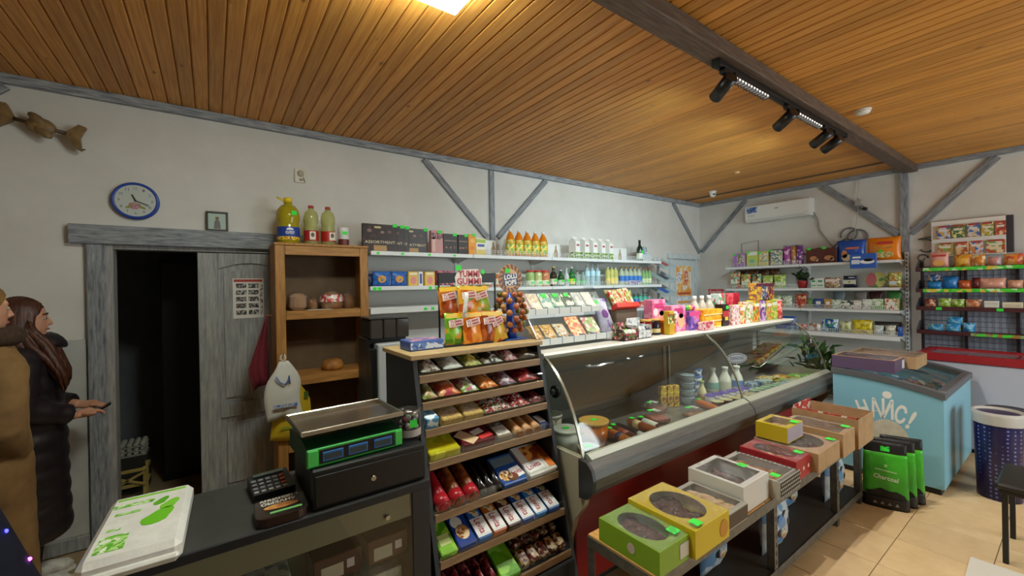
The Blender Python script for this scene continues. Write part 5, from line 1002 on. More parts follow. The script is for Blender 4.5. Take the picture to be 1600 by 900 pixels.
def tier_box(i, x, w, l, h, name, label, cat, mat, decor=(), dist=.008, group=None, rz=0):
    """a pack lying on a tilted shelf, its printed face upwards"""
    loc, rot = on_tier(i, x, dist); t = thing(name, label, cat, loc, rot, group)
    obj('carton', shared(('flatpack', *rnd3(w, l, h)), lambda: MB().rbox(-w/2, 0, 0, w/2, l, h, .004)), mat, t)
    for dd in decor:
        if dd[0] == 'panel': plate('printed_panel', dd[1], dd[2], dd[3], t, (dd[4], dd[5], h+.0002), (R(-90), 0, R(dd[6]) if len(dd) > 6 else 0), .0008)
        if dd[0] == 'text': lettering(dd[1], dd[2], dd[3], plain(dd[4], .4), t, (dd[5], dd[6], h+.0012), (R(-90), 0, R(dd[7]) if len(dd) > 7 else 0))
        if dd[0] == 'disc': obj('printed_motif', shared(('fdisc', *rnd3(dd[1], dd[2])), lambda: disc(dd[1], dd[2], 14, 0, .0009)), dd[3], t, (dd[4], dd[5], h+.0004), (R(-90), 0, 0))
        if dd[0] == 'film': obj('film', shared(('filmpack', *rnd3(w, l, h)), lambda: MB().pouch(w*1.05, h*1.35, l*1.04, 6, 6, .08, .15, 3).xf(Matrix.Rotation(R(-90), 4, 'X')).move(0, 0, h*.68)), FILM2, t)
    return t
def tier_pouch(i, x, w, l, h, name, label, cat, mat, dist=.01, group=None):
    loc, rot = on_tier(i, x, dist); t = thing(name, label, cat, loc, rot, group)
    obj('bag', shared(('flatbag', *rnd3(w, l, h)), lambda: MB().pouch(w, h, l, 7, 7, .08, .10, int(w*999)).xf(Matrix.Rotation(R(-90), 4, 'X')).move(0, 0, h/2+.001)), mat, t); return t
# tier 0
for k, (x, w, cols, lab) in enumerate(((.78, .09, ['#b8b4ac', '#d8d4cc', '#7a5a4a'], 'grey bag of sweets on the topmost rack shelf'), (.89, .10, ['#dcdcd6', '#b0b8bc', '#ececea'], 'white bag of marshmallows on the topmost rack shelf'), (1.00, .09, ['#c8b43a', '#e0d88a', '#8fa04a'], 'yellow bag of sweets on the topmost rack shelf'), (1.11, .11, ['#e0e0dc', '#2a2424', '#c8c4c0'], 'white bag with black spots on the topmost rack shelf'), (1.22, .08, ['#c88a94', '#e0c0c4', '#7a3a44'], 'pink bag of sweets on the topmost rack shelf'), (1.33, .12, ['#3a2a20', '#5a4434', '#241a14'], 'brown bag with a green tag on the topmost rack shelf'))):
    t = tier_pouch(0, x, w, .15, .05, 'sweet_bag', lab, 'sweets', art(cols, 34, k, .3))
    if k == 5: plate('price_tag', .04, .03, GREEN_TAG, t, (0, .10, .052), (R(-90), 0, 0))
# tier 1
for k, (x, w, cols, lab) in enumerate(((.765, .07, ['#8a9a4a', '#b8b08a', '#c87a5a'], 'olive bag of sweets on the second rack shelf'), (.86, .11, ['#d8783a', '#c85a4a', '#e8a87a', '#b8404a'], 'orange red bag of jelly on the second rack shelf'), (.965, .09, ['#c8d0c0', '#8fae4a', '#c86a8a', '#e8e4dc'], 'white and green bag on the second rack shelf'), (1.07, .10, ['#d87a2a', '#e8a05a', '#b85020'], 'orange bag of jelly on the second rack shelf'), (1.18, .10, ['#7a6a7a', '#c0b4c0', '#a04a5a'], 'greyish mixed sweets on the second rack shelf'), (1.31, .13, ['#7a1f24', '#a83a3a', '#4a1418'], 'dark red bag on the second rack shelf'))):
    tier_pouch(1, x, w, .15, .048, 'sweet_bag', lab, 'sweets', art(cols, 34, k, .3))
# tier 2: cookies in film
box = tier_box(2, .755, .06, .13, .06, 'wafer_box', 'pale blue wafer pack on the third rack shelf', 'wafers', art(['#8fc4e0', '#5a9ac8', '#dfeaf0'], 26, 1))
for x, lab in ((.855, 'clear pack of crumbly tan cookies beside the blue pack'), (.965, 'clear pack of crumbly tan cookies beside the candy bag')): tier_box(2, x, .10, .16, .04, 'cookie_pack', lab, 'cookies', noisy('crumbly_cookie', [(.3, '#a8803c'), (.6, '#d0ac64'), (.8, '#e6cc90')], 60, rough=.8, bmp=.5), [('film',)])
cb = tier_pouch(2, 1.10, .16, .20, .045, 'candy_bag', 'clear bag of red green and white striped candies', 'sweets', art(['#8a2a30', '#d8cfc8', '#4a7a3a', '#c85a60', '#5a1c20', '#e6e0d8'], 70, 2, .25))
tier_pouch(2, 1.235, .11, .20, .045, 'candy_bag', 'clear bag of red wrapped candies', 'sweets', art(['#a82a34', '#c86a6a', '#e0d0cc', '#701a20'], 55, 4, .25)); tier_pouch(2, 1.345, .10, .20, .045, 'candy_bag', 'dark bag of plum candies', 'sweets', art(['#4a1a24', '#7a2a34', '#2a1014'], 55, 5, .25))
# tier 3
tier_box(3, .80, .145, .19, .045, 'biscuit_box', 'flat yellow green biscuit box on the fourth rack shelf', 'biscuits', art(['#c8c01e', '#d6cf3a', '#b8ac14'], 14, 1), [('panel', .11, .02, plain('#e6e08a', .4), 0, .15)])
tier_box(3, .97, .165, .12, .05, 'biscuit_box', 'dark red and cream biscuit box on the fourth rack shelf', 'biscuits', plain('#5a141c', .35), [('panel', .06, .10, plain('#d8b890', .4), -.045, .05, 35), ('panel', .06, .035, plain('#e8dcd0', .4), .02, .07, 15), ('panel', .07, .03, plain('#c83a3a', .4), .045, .03, 10)])
tier_box(3, .96, .17, .07, .045, 'biscuit_box', 'yellow green biscuit box behind the dark red box', 'biscuits', art(['#b8b028', '#cfc648', '#a89a20'], 14, 4), dist=.135)
tier_box(3, 1.115, .08, .19, .04, 'wafer_pack', 'white and brown wafer pack on the fourth rack shelf', 'wafers', plain('#7a6450', .35), [('panel', .07, .07, plain('#dcd8d0', .4), 0, .05), ('film',)])
for x, lab in ((1.195, 'tan biscuit roll on the fourth rack shelf, nearer the wafers'), (1.25, 'tan biscuit roll on the fourth rack shelf, middle one'), (1.305, 'tan biscuit roll on the fourth rack shelf, nearer the blue pack')):
    loc, rot = on_tier(3, x, .01); t = thing('biscuit_roll', lab, 'biscuits', loc, rot); obj('roll', MB().taper([(0, 0, .027), (0, .01, .027), (0, .17, .027), (0, .18, .027)], [.018, .026, .026, .018], 12), noisy('tan_biscuit_roll', [(.3, '#a87040'), (.7, '#cc9c68')], 40, rough=.45), t); obj('wrapper_end', MB().cyl((0, -.006, .027), (0, 0, .027), .020, .018, 10), plain('#8a5a34', .4), t)
tier_box(3, 1.362, .05, .19, .04, 'wafer_pack', 'navy and white wafer pack at the end of the fourth rack shelf', 'wafers', plain('#1f2c5a', .35), [('panel', .04, .06, plain('#dfe2ea', .4), 0, .06)])
# tier 4
REDP = plain('#a81f28', .3)
for x, lab in ((.765, 'red biscuit pack at the near edge of the fifth rack shelf'), (.835, 'brown and red biscuit roll on the fifth rack shelf beside the red pack'), (.905, 'brown and red biscuit roll on the fifth rack shelf beside the dark packs')):
    loc, rot = on_tier(4, x, .008)
    t = thing('biscuit_roll', lab, 'biscuits', loc, rot); m = noisy('choc_biscuit_print', [(.3, '#4a1c10'), (.55, '#8a4a20'), (.8, '#c88a4a')], 30, rough=.3)
    obj('roll', MB().taper([(0, 0, .032), (0, .012, .032), (0, .20, .032), (0, .215, .032)], [.018, .031, .031, .020], 12), REDP if x < .8 else m, t); obj('red_wrap', MB().cyl((0, .006, .032), (0, .055, .032), .0325, n=12), REDP, t)
for x, lab in ((.965, 'black shiny biscuit pack beside the brown rolls'), (1.005, 'black shiny biscuit pack, middle one'), (1.045, 'black shiny biscuit pack beside the blue pack')): tier_pouch(4, x, .045, .21, .05, 'biscuit_pack', lab, 'biscuits', plain('#1d1818', .2))
def cookie_pack(i, x, w, l, h, label, base, accent, dist=.008, big=False):
    t = tier_box(i, x, w, l, h, 'cookie_pack', label, 'cookies', plain(base, .3), [('disc', w*.34, l*.15, art(['#6a3a1a', '#c89050', '#e6cfa0', '#8a5228'], 50, 2), 0, l*.74), ('disc', w*.22, l*.08, plain(accent, .4), w*.12, l*.58),
        ('panel', w*.94, l*.46, plain('#e6e4e2', .35), 0, l*.26), ('text', 'Lovita', l*.36, w*.46, '#9c1c30', 0, l*.27, -90)], dist)
    return t
tier_box(4, 1.13, .135, .17, .04, 'cookie_pack', 'wide blue pack with cookies and a white name panel on the fifth rack shelf', 'cookies', plain('#24509c', .3), [('disc', .035, .03, art(['#c89050', '#e6cfa0', '#6a3a1a'], 50, 1), -.03, .045), ('disc', .03, .024, plain('#6a3a1c', .4), .0, .03), ('panel', .06, .06, plain('#e6e4e2', .35), .035, .05, 8), ('text', 'Lovita', .055, .028, '#9c1c30', .035, .05, 8), ('panel', .12, .05, plain('#6f7f8c', .3), 0, .13)])
tier_box(4, 1.30, .175, .19, .04, 'cookie_pack', 'wide orange and white pack of cookies at the end of the fifth rack shelf', 'cookies', plain('#d8d2ca', .3), [('panel', .12, .10, art(['#c86a20', '#e09a4a', '#8a3a14'], 24, 1), .02, .125), ('panel', .10, .06, plain('#ecebe8', .35), -.03, .05, 8), ('text', 'Lovita', .085, .03, '#9c1c30', -.03, .05, 8), ('panel', .04, .15, plain('#d8742a', .35), .065, .09)])
# tier 5: row of standing name packs
tier_box(5, .765, .075, .18, .04, 'biscuit_box', 'lime green biscuit box at the near end of the sixth rack shelf', 'biscuits', art(['#7fb82a', '#9acb3e', '#5f9a1e'], 18, 1), [('panel', .05, .05, plain('#c8d88a', .4), 0, .06)])
tier_box(5, .85, .085, .23, .045, 'cookie_pack', 'larger navy cookie pack with big cookies beside the lime box', 'cookies', plain('#1f3f8c', .3), [('disc', .03, .035, art(['#c89050', '#e6cfa0', '#8a5228'], 50, 3), .0, .06), ('disc', .026, .03, plain('#e6e0d4', .4), -.008, .11), ('panel', .06, .03, plain('#e6e4e2', .35), -.005, .20), ('text', 'Lovita', .05, .02, '#9c1c30', -.005, .20)])
PK = [('#2f5fa8', '#d8c8a8', 'blue'), ('#b5612a', '#e8c890', 'orange brown'), ('#4a2a20', '#c89a6a', 'dark chocolate'), ('#24488c', '#e0b070', 'navy'), ('#3f7fc0', '#d8d0c0', 'light blue'), ('#2a4f98', '#e6d8b0', 'royal blue')]
for k, (b, a, n) in enumerate(PK): cookie_pack(5, .935+.078*k, .07, .20, .045, '%s topped cookie pack with a white name panel on the sixth rack shelf' % n, b, a)
# tier 6
for k in range(5): tier_pouch(6, .76+.05*k, .047, .18, .045, 'dried_fruit_pack', 'dark red pack on the lowest rack shelf', 'packet', art(['#5a1a20', '#8a2c34', '#3a1014', '#a85a5a'], 34, k, .25), group='dark red packs on the lowest rack shelf')
tier_box(6, 1.04, .10, .17, .04, 'biscuit_box', 'bright green box on the lowest rack shelf', 'biscuits', art(['#7cc22e', '#93d048', '#62a81e'], 14, 2))
for r in range(2):
    for k in range(5): 
        loc, rot = on_tier(6, 1.13+.055*k, .02+.085*r); t = thing('sesame_bar', '%s wrapped bar on the lowest rack shelf' % ('brown and red' if r == 0 else 'grey and red'), 'snack bar', loc, rot, group=('front' if r == 0 else 'rear')+' row of wrapped bars on the lowest rack shelf')
        obj('bar', shared(('bar', r), lambda: MB().rbox(-.024, 0, 0, .024, .075, .045+.015*r, .008)), art(['#6a241e', '#a8885a', '#c8b8a0', '#4a1a18'] if r == 0 else ['#8a8278', '#6a2024', '#b0a898', '#3a2420'], 40, k), t)

# things on the rack top
RT = 1.3625
bb = box_item('tissue_box', 'flat blue and pink tissue box on the rack top', 'box', (.815, 1.88, RT), (.17, .13, .045), plain('#3f5fa8', .4), []); plate('printed_panel', .16, .12, art(['#b87a94', '#7a6aa8', '#d0a0b4', '#4a5fa0'], 20, 1), bb, (0, 0, .0455), (R(-90), 0, 0)); plate('printed_panel', .165, .03, art(['#3a5aa8', '#5f86c8', '#c8d4e8'], 30, 2), bb, (0, -.0652, .0225))
gs = thing('gummy_display_stand', 'black wire display stand with a red and white gummy sweets header', 'display stand', (1.07, 1.87, RT))
obj('base', MB().rbox(-.16, -.05, 0, .16, .06, .006, .002), BLACK, gs)
for x in (-.165, .165): obj('post', MB().rbox(x-.004, -.004, 0, x+.004, .004, .36, .001), BLACK, gs)
obj('header_bar', MB().rbox(-.17, -.006, .315, .17, .006, .365, .002), BLACK, gs); obj('hook_bar', MB().rbox(-.165, -.003, .145, .165, .003, .155, .001), BLACK, gs)
obj('header_card', MB().prism([(-.075, .305), (.075, .305), (.078, .345), (.055, .385), (-.06, .38), (-.08, .34)], 'y', -.010, -.0065), plain('#f0e0da', .4), gs); lettering('YUMMI', .125, .034, plain('#b3202a', .4), gs, (.0, -.0105, .360), bold=.03); lettering('GUMMI', .14, .034, plain('#b3202a', .4), gs, (0, -.0105, .322), bold=.03)
for k, x in enumerate((-.1, -.05, 0, .05, .1)):
    for z in (.30, .15): obj('hook', MB().cyl((x, 0, z), (x, -.045, z), .002, n=5), BLACK, gs)
price(gs, (-.06, -.011, .39), .03, .024); price(gs, (.085, -.007, .37), .02, .02)
GB = [(-.115, .142, -.015, .105, ['#c8622a', '#a8481c', '#e08a3a'], 'orange gummy bag at the upper row end beside the post', -3), (-.02, .146, -.03, .115, ['#d8781e', '#e8a83a', '#b85a1c', '#7fae3a'], 'yellow topped gummy bag in the middle of the upper row', 2), (.075, .142, -.02, .105, ['#c8b43a', '#8fae3a', '#d89a2a', '#e8dca0'], 'yellow green gummy bag at the upper row end beside the lollipops', -8),
      (-.105, .01, -.045, .11, ['#6fae2a', '#4f8a1c', '#d8a02a', '#8fc83a'], 'green gummy bag in the lower row', 2), (-.01, .01, -.06, .11, ['#e8821a', '#f0a03a', '#d8641a'], 'bright orange gummy bag in the lower row', -2), (.085, .012, -.05, .10, ['#a84a1c', '#c86a2a', '#8a3414'], 'dark orange gummy bag in the lower row', 3), (.165, .006, -.05, .095, ['#d8b03a', '#c83a3a', '#e8d8a0', '#a82a34'], 'yellow and red gummy bag leaning at the lower row end', -14)]
for dx, z, dy, w, cols, lab, tl in GB:
    t = pouch_item('gummy_bag', lab, 'gummy sweets', (1.07+dx, 1.87+dy, RT+z), (w, .035, .155), art(cols, 16, int(abs(dx)*99) % 7, .22), [('panel', w*.95, .02, plain('#efc01c', .3), 0, .066)], rot=(R(-6), R(tl), 0))
    plate('name_panel', w*.72, .034, plain('#f3e2d8', .4), t, (0, -.0195, .105), (0, R(-8), 0)); lettering('YUMMI\nGUMMI', w*.62, .028, plain('#b3202a', .4), t, (0, -.0212, .105), (0, R(-8), 0))
pouch_item('sweet_tube_bag', 'narrow white striped sweets packet hanging between the gummy bags', 'sweets', (1.005, 1.80, RT+.14), (.026, .014, .125), art(['#e8e4de', '#c8c4bc', '#f0eeea'], 50, 1), rot=(0, R(8), 0))
# lollipop stand
ls = thing('lollipop_stand', 'blue lollipop stand with a round striped sign', 'display stand', (1.335, 1.87, RT))
obj('base', MB().rbox(-.075, -.05, 0, .075, .05, .008, .003), plain('#1f4fb0', .3), ls); obj('column', MB().lathe([(.035, .008), (.028, .05), (.024, .10), (.022, .255)], 16), plain('#1c3f9a', .3), ls)
obj('sign', disc(.078, .078, 32, 0, .005).move(0, 0, .335), plain('#c8883a', .4), ls)
for k in range(16):
    a0, a1 = 2*PI*k/16, 2*PI*(k+.5)/16; r0, r1 = .052, .078; tw = .18
    obj('stripe', MB().prism([(r0*math.cos(a0), .335+r0*math.sin(a0)), (r1*math.cos(a0+tw), .335+r1*math.sin(a0+tw)), (r1*math.cos(a1+tw), .335+r1*math.sin(a1+tw)), (r0*math.cos(a1), .335+r0*math.sin(a1))], 'y', -.0062, -.0052), plain('#6a3a1c', .4), ls)
obj('sign_centre', disc(.054, .054, 24, -.0052, .0006).move(0, 0, .335), plain('#d8a878', .4), ls); obj('name_back', MB().rbox(-.05, -.0070, .298, .05, -.0062, .362, .0003), plain('#38406a', .4), ls, (0, 0, 0), (0, R(-0), 0))
lettering('LOLLI', .085, .028, plain('#f2f0ee', .4), ls, (0, -.0072, .346), (0, R(-8), 0), bold=.04); lettering('POPS', .075, .028, plain('#f2f0ee', .4), ls, (.002, -.0072, .313), (0, R(-8), 0), bold=.04); price(ls, (-.02, -.0075, .378), .032, .022)
LC = ['#b8682c', '#c87a3a', '#a85a30', '#8a8a3a', '#c89050', '#b86a4a']
lm = MB().ball((0, 0, 0), .017, 10, 7).cyl((0, 0, 0), (0, .03, 0), .002, n=5).mesh('lollipop')
for r in range(7):
    for k in range(7):
        a = 2*PI*(k+.5*(r % 2))/7; rad = .058+.010*(3-abs(3-r)); z = .055+.032*r
        o = obj('lollipop', lm, noisy('caramel_%d' % ((r*3+k) % 6), [(.3, tuple(v*.6 for v in C(LC[(r*3+k) % 6]))), (.7, LC[(r*3+k) % 6])], 60, rough=.3), None, (1.335+rad*math.cos(a), 1.87+rad*math.sin(a), RT+z), (0, 0, a+PI/2)); ln = ('amber brown', 'light caramel', 'reddish brown', 'olive green', 'golden tan', 'rosy brown')[(r*3+k) % 6]; tag(o, ln+' ball lollipop on the blue lollipop stand', 'lollipop', ln+' lollipops on the stand')

# ------------------------------------------------------------------ cash counter with glass front
CX0, CX1, CY0, CY1, CZ = -.30, .665, 1.485, 1.90, .92
ct = thing('cash_counter', 'dark cash counter with a glass front display below', 'counter', (0, 0, 0))
CTOP = noisy('dark_grey_counter_top', [(.3, '#2f2f2c'), (.7, '#3a3a36')], 20, rough=.45)
obj('worktop', MB().rbox(CX0, CY0, CZ-.025, CX1, CY1, CZ, .003), CTOP, ct); obj('front_edging', MB().rbox(CX0, CY0-.008, CZ-.028, CX1, CY0, CZ+.001, .002), plain('#1c1f26', .4), ct)
obj('end_panel', MB().rbox(CX1-.07, CY0, 0, CX1, CY1, CZ-.026, .002), PAN, ct); obj('end_panel', MB().rbox(CX0, CY0, 0, CX0+.02, CY1, CZ-.026, .002), PAN, ct)
obj('back_panel', MB().rbox(CX0+.021, CY1-.02, 0, CX1-.071, CY1, CZ-.026, .002), plain('#8d8676', .5), ct); obj('display_floor', MB().rbox(CX0+.021, CY0+.01, .32, CX1-.071, CY1-.021, .34, .002), plain('#a8a294', .5), ct)
obj('front_glass', MB().box(CX0+.021, CY0+.002, .34, CX1-.071, CY0+.007, CZ-.027), GLASS, ct); obj('glass_shelf', MB().rbox(CX0+.022, CY0+.03, .645, CX1-.072, CY1-.03, .652, .001), GLASS, ct); obj('lower_front', MB().rbox(CX0+.021, CY0+.002, 0, CX1-.071, CY0+.012, .338, .002), PAN, ct); obj('lock', MB().cyl((.50, CY0+.001, .83), (.50, CY0-.008, .83), .008, n=12), STEEL, ct)
obj('pelmet', MB().rbox(CX0+.021, CY0+.010, .80, CX1-.071, CY0+.016, CZ-.027, .001), plain('#7d735e', .5), ct)
for i, (x, w, lab) in enumerate(((.515, .15, 'brown chocolate cookie tray box at the rack end of the glass counter'), (.34, .16, 'brown chocolate cookie tray box in the middle of the glass counter'))):
    box_item('cookie_tray', lab, 'cookies', (x, 1.60, .6525), (w, .15, .085), plain('#4a1f18', .35), [('panel', w*.45, .045, plain('#b8ab9c', .4), -.02, -.01), ('panel', .025, .03, plain('#c8b8c0', .4), w*.25, 0)])
for i, (x, w, c, lab) in enumerate(((.13, .13, ['#c8c8c0', '#8fa098', '#e0e0d8'], 'pale foil pack in the glass counter'), (-.02, .16, ['#8a3030', '#b06a5a', '#d8d0c8', '#5a6a3a'], 'red and green wafer carton in the glass counter'), (-.19, .14, ['#e0ddd6', '#6a3a2c', '#b8b4ac'], 'white carton in the glass counter'))):
    box_item('sweets_carton', lab, 'sweets', (x, 1.60, .6525), (w, .14, .07), art(c, 20, i))
for i, (x, c, lab) in enumerate(((.50, '#b8b6b0', 'white box on the counter display floor'), (.33, '#c8a81e', 'yellow packet on the counter display floor'), (.12, '#8a8478', 'grey packet on the counter display floor'), (-.1, '#a04a3a', 'brick red packet on the counter display floor'))): box_item('sweets_carton', lab, 'sweets', (x, 1.62, .3405), (.14, .16, .26 if i < 1 else .16), art([c, c, tuple(v*.8 for v in C(c))], 18, i))
# napkin pack
npk = thing('napkin_pack', 'white plastic napkin pack with green leaves on the cash counter', 'napkins', (-.175, 1.655, CZ+.0008), (0, 0, R(-2)))
obj('pack', MB().rbox(-.105, -.205, 0, .105, .205, .062, .016).rbox(-.10, -.222, .02, .10, -.2, .034, .006), noisy('napkin_film', [(.3, '#d9d6cf'), (.7, '#ebe8e2')], 18, rough=.3, bmp=.5, bdist=.008), npk)
for (x, y, rx, rz, c) in ((.035, .01, .036, .055, '#6fc01e'), (.055, .085, .022, .035, '#7fca30'), (.03, .12, .016, .03, '#5fae20')): 
    obj('leaf_print', MB().prism([(rx*math.cos(2*PI*i/16)*(1 if math.sin(2*PI*i/16) < 0 else .75), rz*math.sin(2*PI*i/16)) for i in range(16)], 'z', 0, .0010), plain(c, .4), npk, (x, y-.02, .0622), (0, 0, R(-25)))
obj('green_edge', MB().rbox(-.085, .165, 0, .085, .18, .0012, .0003), plain('#86cc3a', .4), npk, (0, 0, .0615)); 
for i, (x, y, w, l) in enumerate(((-.05, -.12, .06, .09), (-.04, .12, .10, .022), (-.045, .06, .06, .015), (-.06, -.04, .03, .012))): obj('green_print', MB().rbox(-w/2, -l/2, 0, w/2, l/2, .0010, .0003), art(['#7fc83a', '#b8e08a', '#5fae24', '#e6efd8'], 60, i), npk, (x, y, .0622))
# card terminal
ps_ = thing('card_terminal', 'black calculator style card terminal on the cash counter', 'terminal', (.165, 1.765, CZ+.0005), (0, 0, R(4)))
obj('body', MB().prism([(-.075, 0), (.075, 0), (.075, .042), (-.075, .026)], 'x', -.065, .065), plain('#17171a', .4), ps_)
for r in range(4):
    for c in range(5): obj('key', MB().rbox(-.054+.0225*c-.008, -.055+.023*r-.007, 0, -.054+.0225*c+.008, -.055+.023*r+.007, .005, .002), plain('#6e6e70' if c < 4 else '#b5563c', .5) if r else plain('#9a9a98', .5), ps_, (0, 0, .0335+.0024*(r-1.5)), (R(6), 0, 0))
obj('screen', MB().rbox(-.05, .045, 0, .05, .068, .002, .0005), plain('#3b433b', .2), ps_, (0, 0, .0372), (R(6), 0, 0))
# baked goods notice box
bn = thing('pastry_pack', 'brown rounded pastry pack with white lettering on the cash counter', 'pastry pack', (.172, 1.555, CZ+.0005), (0, 0, R(-1)))
obj('pack', MB().prism([(.075*math.copysign(abs(math.cos(2*PI*i/24))**.4, math.cos(2*PI*i/24)), .07*math.copysign(abs(math.sin(2*PI*i/24))**.5, math.sin(2*PI*i/24))) for i in range(24)], 'z', 0, .028), plain('#2f1c16', .3), bn); obj('clear_lid', MB().rbox(-.072, -.064, .0283, .072, .064, .034, .003), CLEAR, bn)
obj('pastry_print', MB().prism([(.05*math.cos(2*PI*i/18), .018*math.sin(2*PI*i/18)-.012) for i in range(18)], 'z', .0345, .0352), noisy('pastry_print', [(.3, '#a8622c'), (.7, '#dba35a')], 40, rough=.5), bn)
lettering('АНЦАНОП Т', .115, .018, plain('#e8e2d4', .4), bn, (0, .042, .0355), (R(-90), 0, 0), bold=.03); lettering('ОЫЗАНУ', .10, .020, plain('#e8e2d4', .4), bn, (-.005, .018, .0355), (R(-90), 0, 0), bold=.03); plate('price_strip', .09, .012, plain('#6fae62', .5), bn, (.01, -.052, .0355), (R(-90), 0, 0))
# cash drawer and scale
cdr = thing('cash_register_box', 'black metal cash box under the weighing scale', 'cash box', (.455, 1.66, CZ+.0005)); obj('case', MB().rbox(-.20, -.16, 0, .20, .19, .135, .006), plain('#101012', .4), cdr); obj('drawer_front', MB().rbox(-.19, -.166, .012, .19, -.1605, .115, .003), plain('#141416', .35), cdr); obj('drawer_lock', MB().cyl((0, -.166, .06), (0, -.171, .06), .009, n=12), STEEL, cdr)
sc_ = thing('weighing_scale', 'green weighing scale with three displays and a steel pan', 'scale', (.405, 1.665, CZ+.137), (0, 0, R(3)))
obj('body', MB().prism([(-.13, 0), (.14, 0), (.14, .065), (-.06, .075), (-.13, .062)], 'x', -.165, .165), plain('#123f22', .4), sc_); obj('green_trim', MB().rbox(-.168, -.139, .0, .168, -.1305, .062, .003), plain('#2fa83f', .4), sc_); obj('display_panel', MB().rbox(-.128, -.1415, .008, .135, -.1392, .055, .002), plain('#0e0f14', .25), sc_)
for x in (-.085, .0, .09): 
    d = obj('display', MB().rbox(x-.034, -.1445, .015, x+.034, -.1418, .047, .002), plain('#2c6fb8', .3), sc_); obj('screen', MB().rbox(x-.029, -.1455, .020, x+.029, -.1446, .040, .0008), plain('#3b4a4e', .2), sc_)
obj('pan_post', MB().cyl((0, 0, .075), (0, 0, .105), .02, n=12), CHARCOAL, sc_)
pn = MB().rbox(-.175, -.125, .105, .175, .125, .110, .003)
for a in ((-.18, -.13, .18, -.122), (-.18, .122, .18, .13), (-.18, -.122, -.172, .122), (.172, -.122, .18, .122)): pn.rbox(a[0], a[1], .105, a[2], a[3], .124, .003)
obj('pan', pn, plain('#c8c4b8', .22, 1.0), sc_)
obj('side_badge', MB().rbox(-.165, -.1425, .005, -.132, -.1392, .058, .002), plain('#4fd05c', .4), sc_); obj('side_badge', MB().rbox(.138, -.1425, .005, .165, -.1392, .058, .002), plain('#4fd05c', .4), sc_)
jr = thing('candy_jar', 'clear plastic candy jar with a lid on the cash drawer', 'jar', (.632, 1.60, CZ+.137)); obj('jar', MB().lathe([(.043, 0), (.046, .01), (.046, .085), (.043, .095)], 20), CLEAR, jr); obj('lid', MB().lathe([(.046, .095), (.046, .112), (.042, .114)], 20), seethrough('jar_lid', (.8, .8, .82), .3, .2), jr)
for k in range(14): obj('candy', shared(('jarcandy',), lambda: MB().ball((0, 0, 0), .013, 8, 5)), plain(('#6a2a3a', '#a8a0a0', '#4a3a5a', '#c8b8b0')[k % 4], .4), jr, (.026*math.cos(k*2.4), .026*math.sin(k*2.4), .015+.005*k))
obj('paper_label', MB().lathe([(.0468, .012), (.0468, .04)], 20, cap=False), plain('#b8b0ac', .5), jr); plate('price_tag', .03, .03, GREEN_TAG, jr, (0, -.047, .065))

# ------------------------------------------------------------------ behind the counter
bc = thing('side_cabinet', 'dark low cabinet carrying the coffee machine', 'cabinet', (.97, 2.85, 0)); obj('carcass', MB().rbox(-.22, -.25, 0, .22, .25, .80, .004), plain('#2a2724', .5), bc); obj('worktop', MB().rbox(-.23, -.26, .80, .23, .26, .82, .003), plain('#a8a49c', .4), bc); obj('door', MB().rbox(-.21, -.258, .04, .21, -.2505, .77, .003), plain('#322e2a', .5), bc)
cm = thing('coffee_machine', 'black and grey coffee machine with a bean hopper behind the counter', 'coffee machine', (.97, 2.84, .8205))
obj('body', MB().rbox(-.135, -.02, 0, .135, .20, .50, .006), plain('#222326', .35), cm); obj('front_tower', MB().rbox(-.095, -.12, .0, .135, -.021, .47, .008), plain('#b4b6b8', .35), cm); obj('mock_recess_plate', MB().rbox(-.01, -.124, .12, .12, -.1205, .33, .004), plain('#2a2b2e', .3), cm); obj('drip_tray', MB().rbox(-.13, -.17, 0, .135, -.1245, .05, .004), plain('#3a3a3c', .35), cm); obj('side_module', MB().rbox(-.135, -.10, 0, -.097, -.021, .44, .006), plain('#1a1a1c', .3), cm)  # raised dark plastic plate, its colour imitating the shade of a brew recess
for k in range(3): obj('bean_hopper', MB().rbox(-.13+.09*k, -.08, .501, -.046+.09*k, .16, .63, .006), liquid('#4a4440', .75), cm)
obj('hopper_lid', MB().rbox(-.135, -.085, .631, .14, .165, .642, .003), plain('#3a3836', .3), cm); obj('panel_label', MB().rbox(.0, -.1225, .38, .05, -.1205, .41, .001), plain('#4a4c50', .3), cm)

# bread rack
br = thing('bread_rack', 'tall open wooden bread rack with three compartments', 'rack', (0, 0, 0))
bx0, bx1, by0, by1, bz = .375, 1.045, 3.47, 3.79, 1.99
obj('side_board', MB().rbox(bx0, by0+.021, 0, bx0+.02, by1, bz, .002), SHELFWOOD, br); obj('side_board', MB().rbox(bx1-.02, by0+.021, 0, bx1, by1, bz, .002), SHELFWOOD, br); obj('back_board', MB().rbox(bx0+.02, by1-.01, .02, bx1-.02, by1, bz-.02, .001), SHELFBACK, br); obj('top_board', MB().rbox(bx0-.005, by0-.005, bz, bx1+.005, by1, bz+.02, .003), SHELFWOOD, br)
obj('front_stile', MB().rbox(bx0, by0, 0, bx0+.065, by0+.02, bz, .003), SHELFWOOD, br); obj('front_stile', MB().rbox(bx1-.065, by0, 0, bx1, by0+.02, bz, .003), SHELFWOOD, br)
SW2 = noisy('shelf_wood_horizontal', [(.25, '#8a5d2b'), (.5, '#a9763a'), (.75, '#bf8b4b')], 5, (1.2, 9, 9), .5, .15, .003)
for z0, z1 in ((1.92, 1.988), (1.435, 1.50), (.94, 1.005), (.45, .51)):
    obj('front_rail', MB().rbox(bx0+.066, by0, z0, bx1-.066, by0+.02, z1, .003), SW2, br)
    if z1 < 1.9: obj('shelf', MB().rbox(bx0+.021, by0+.021, z1-.02, bx1-.021, by1-.011, z1, .002), SW2, br)
for z in (1.38, .90): price(br, (bx1-.03, by0-.0005, z), .05, .035)
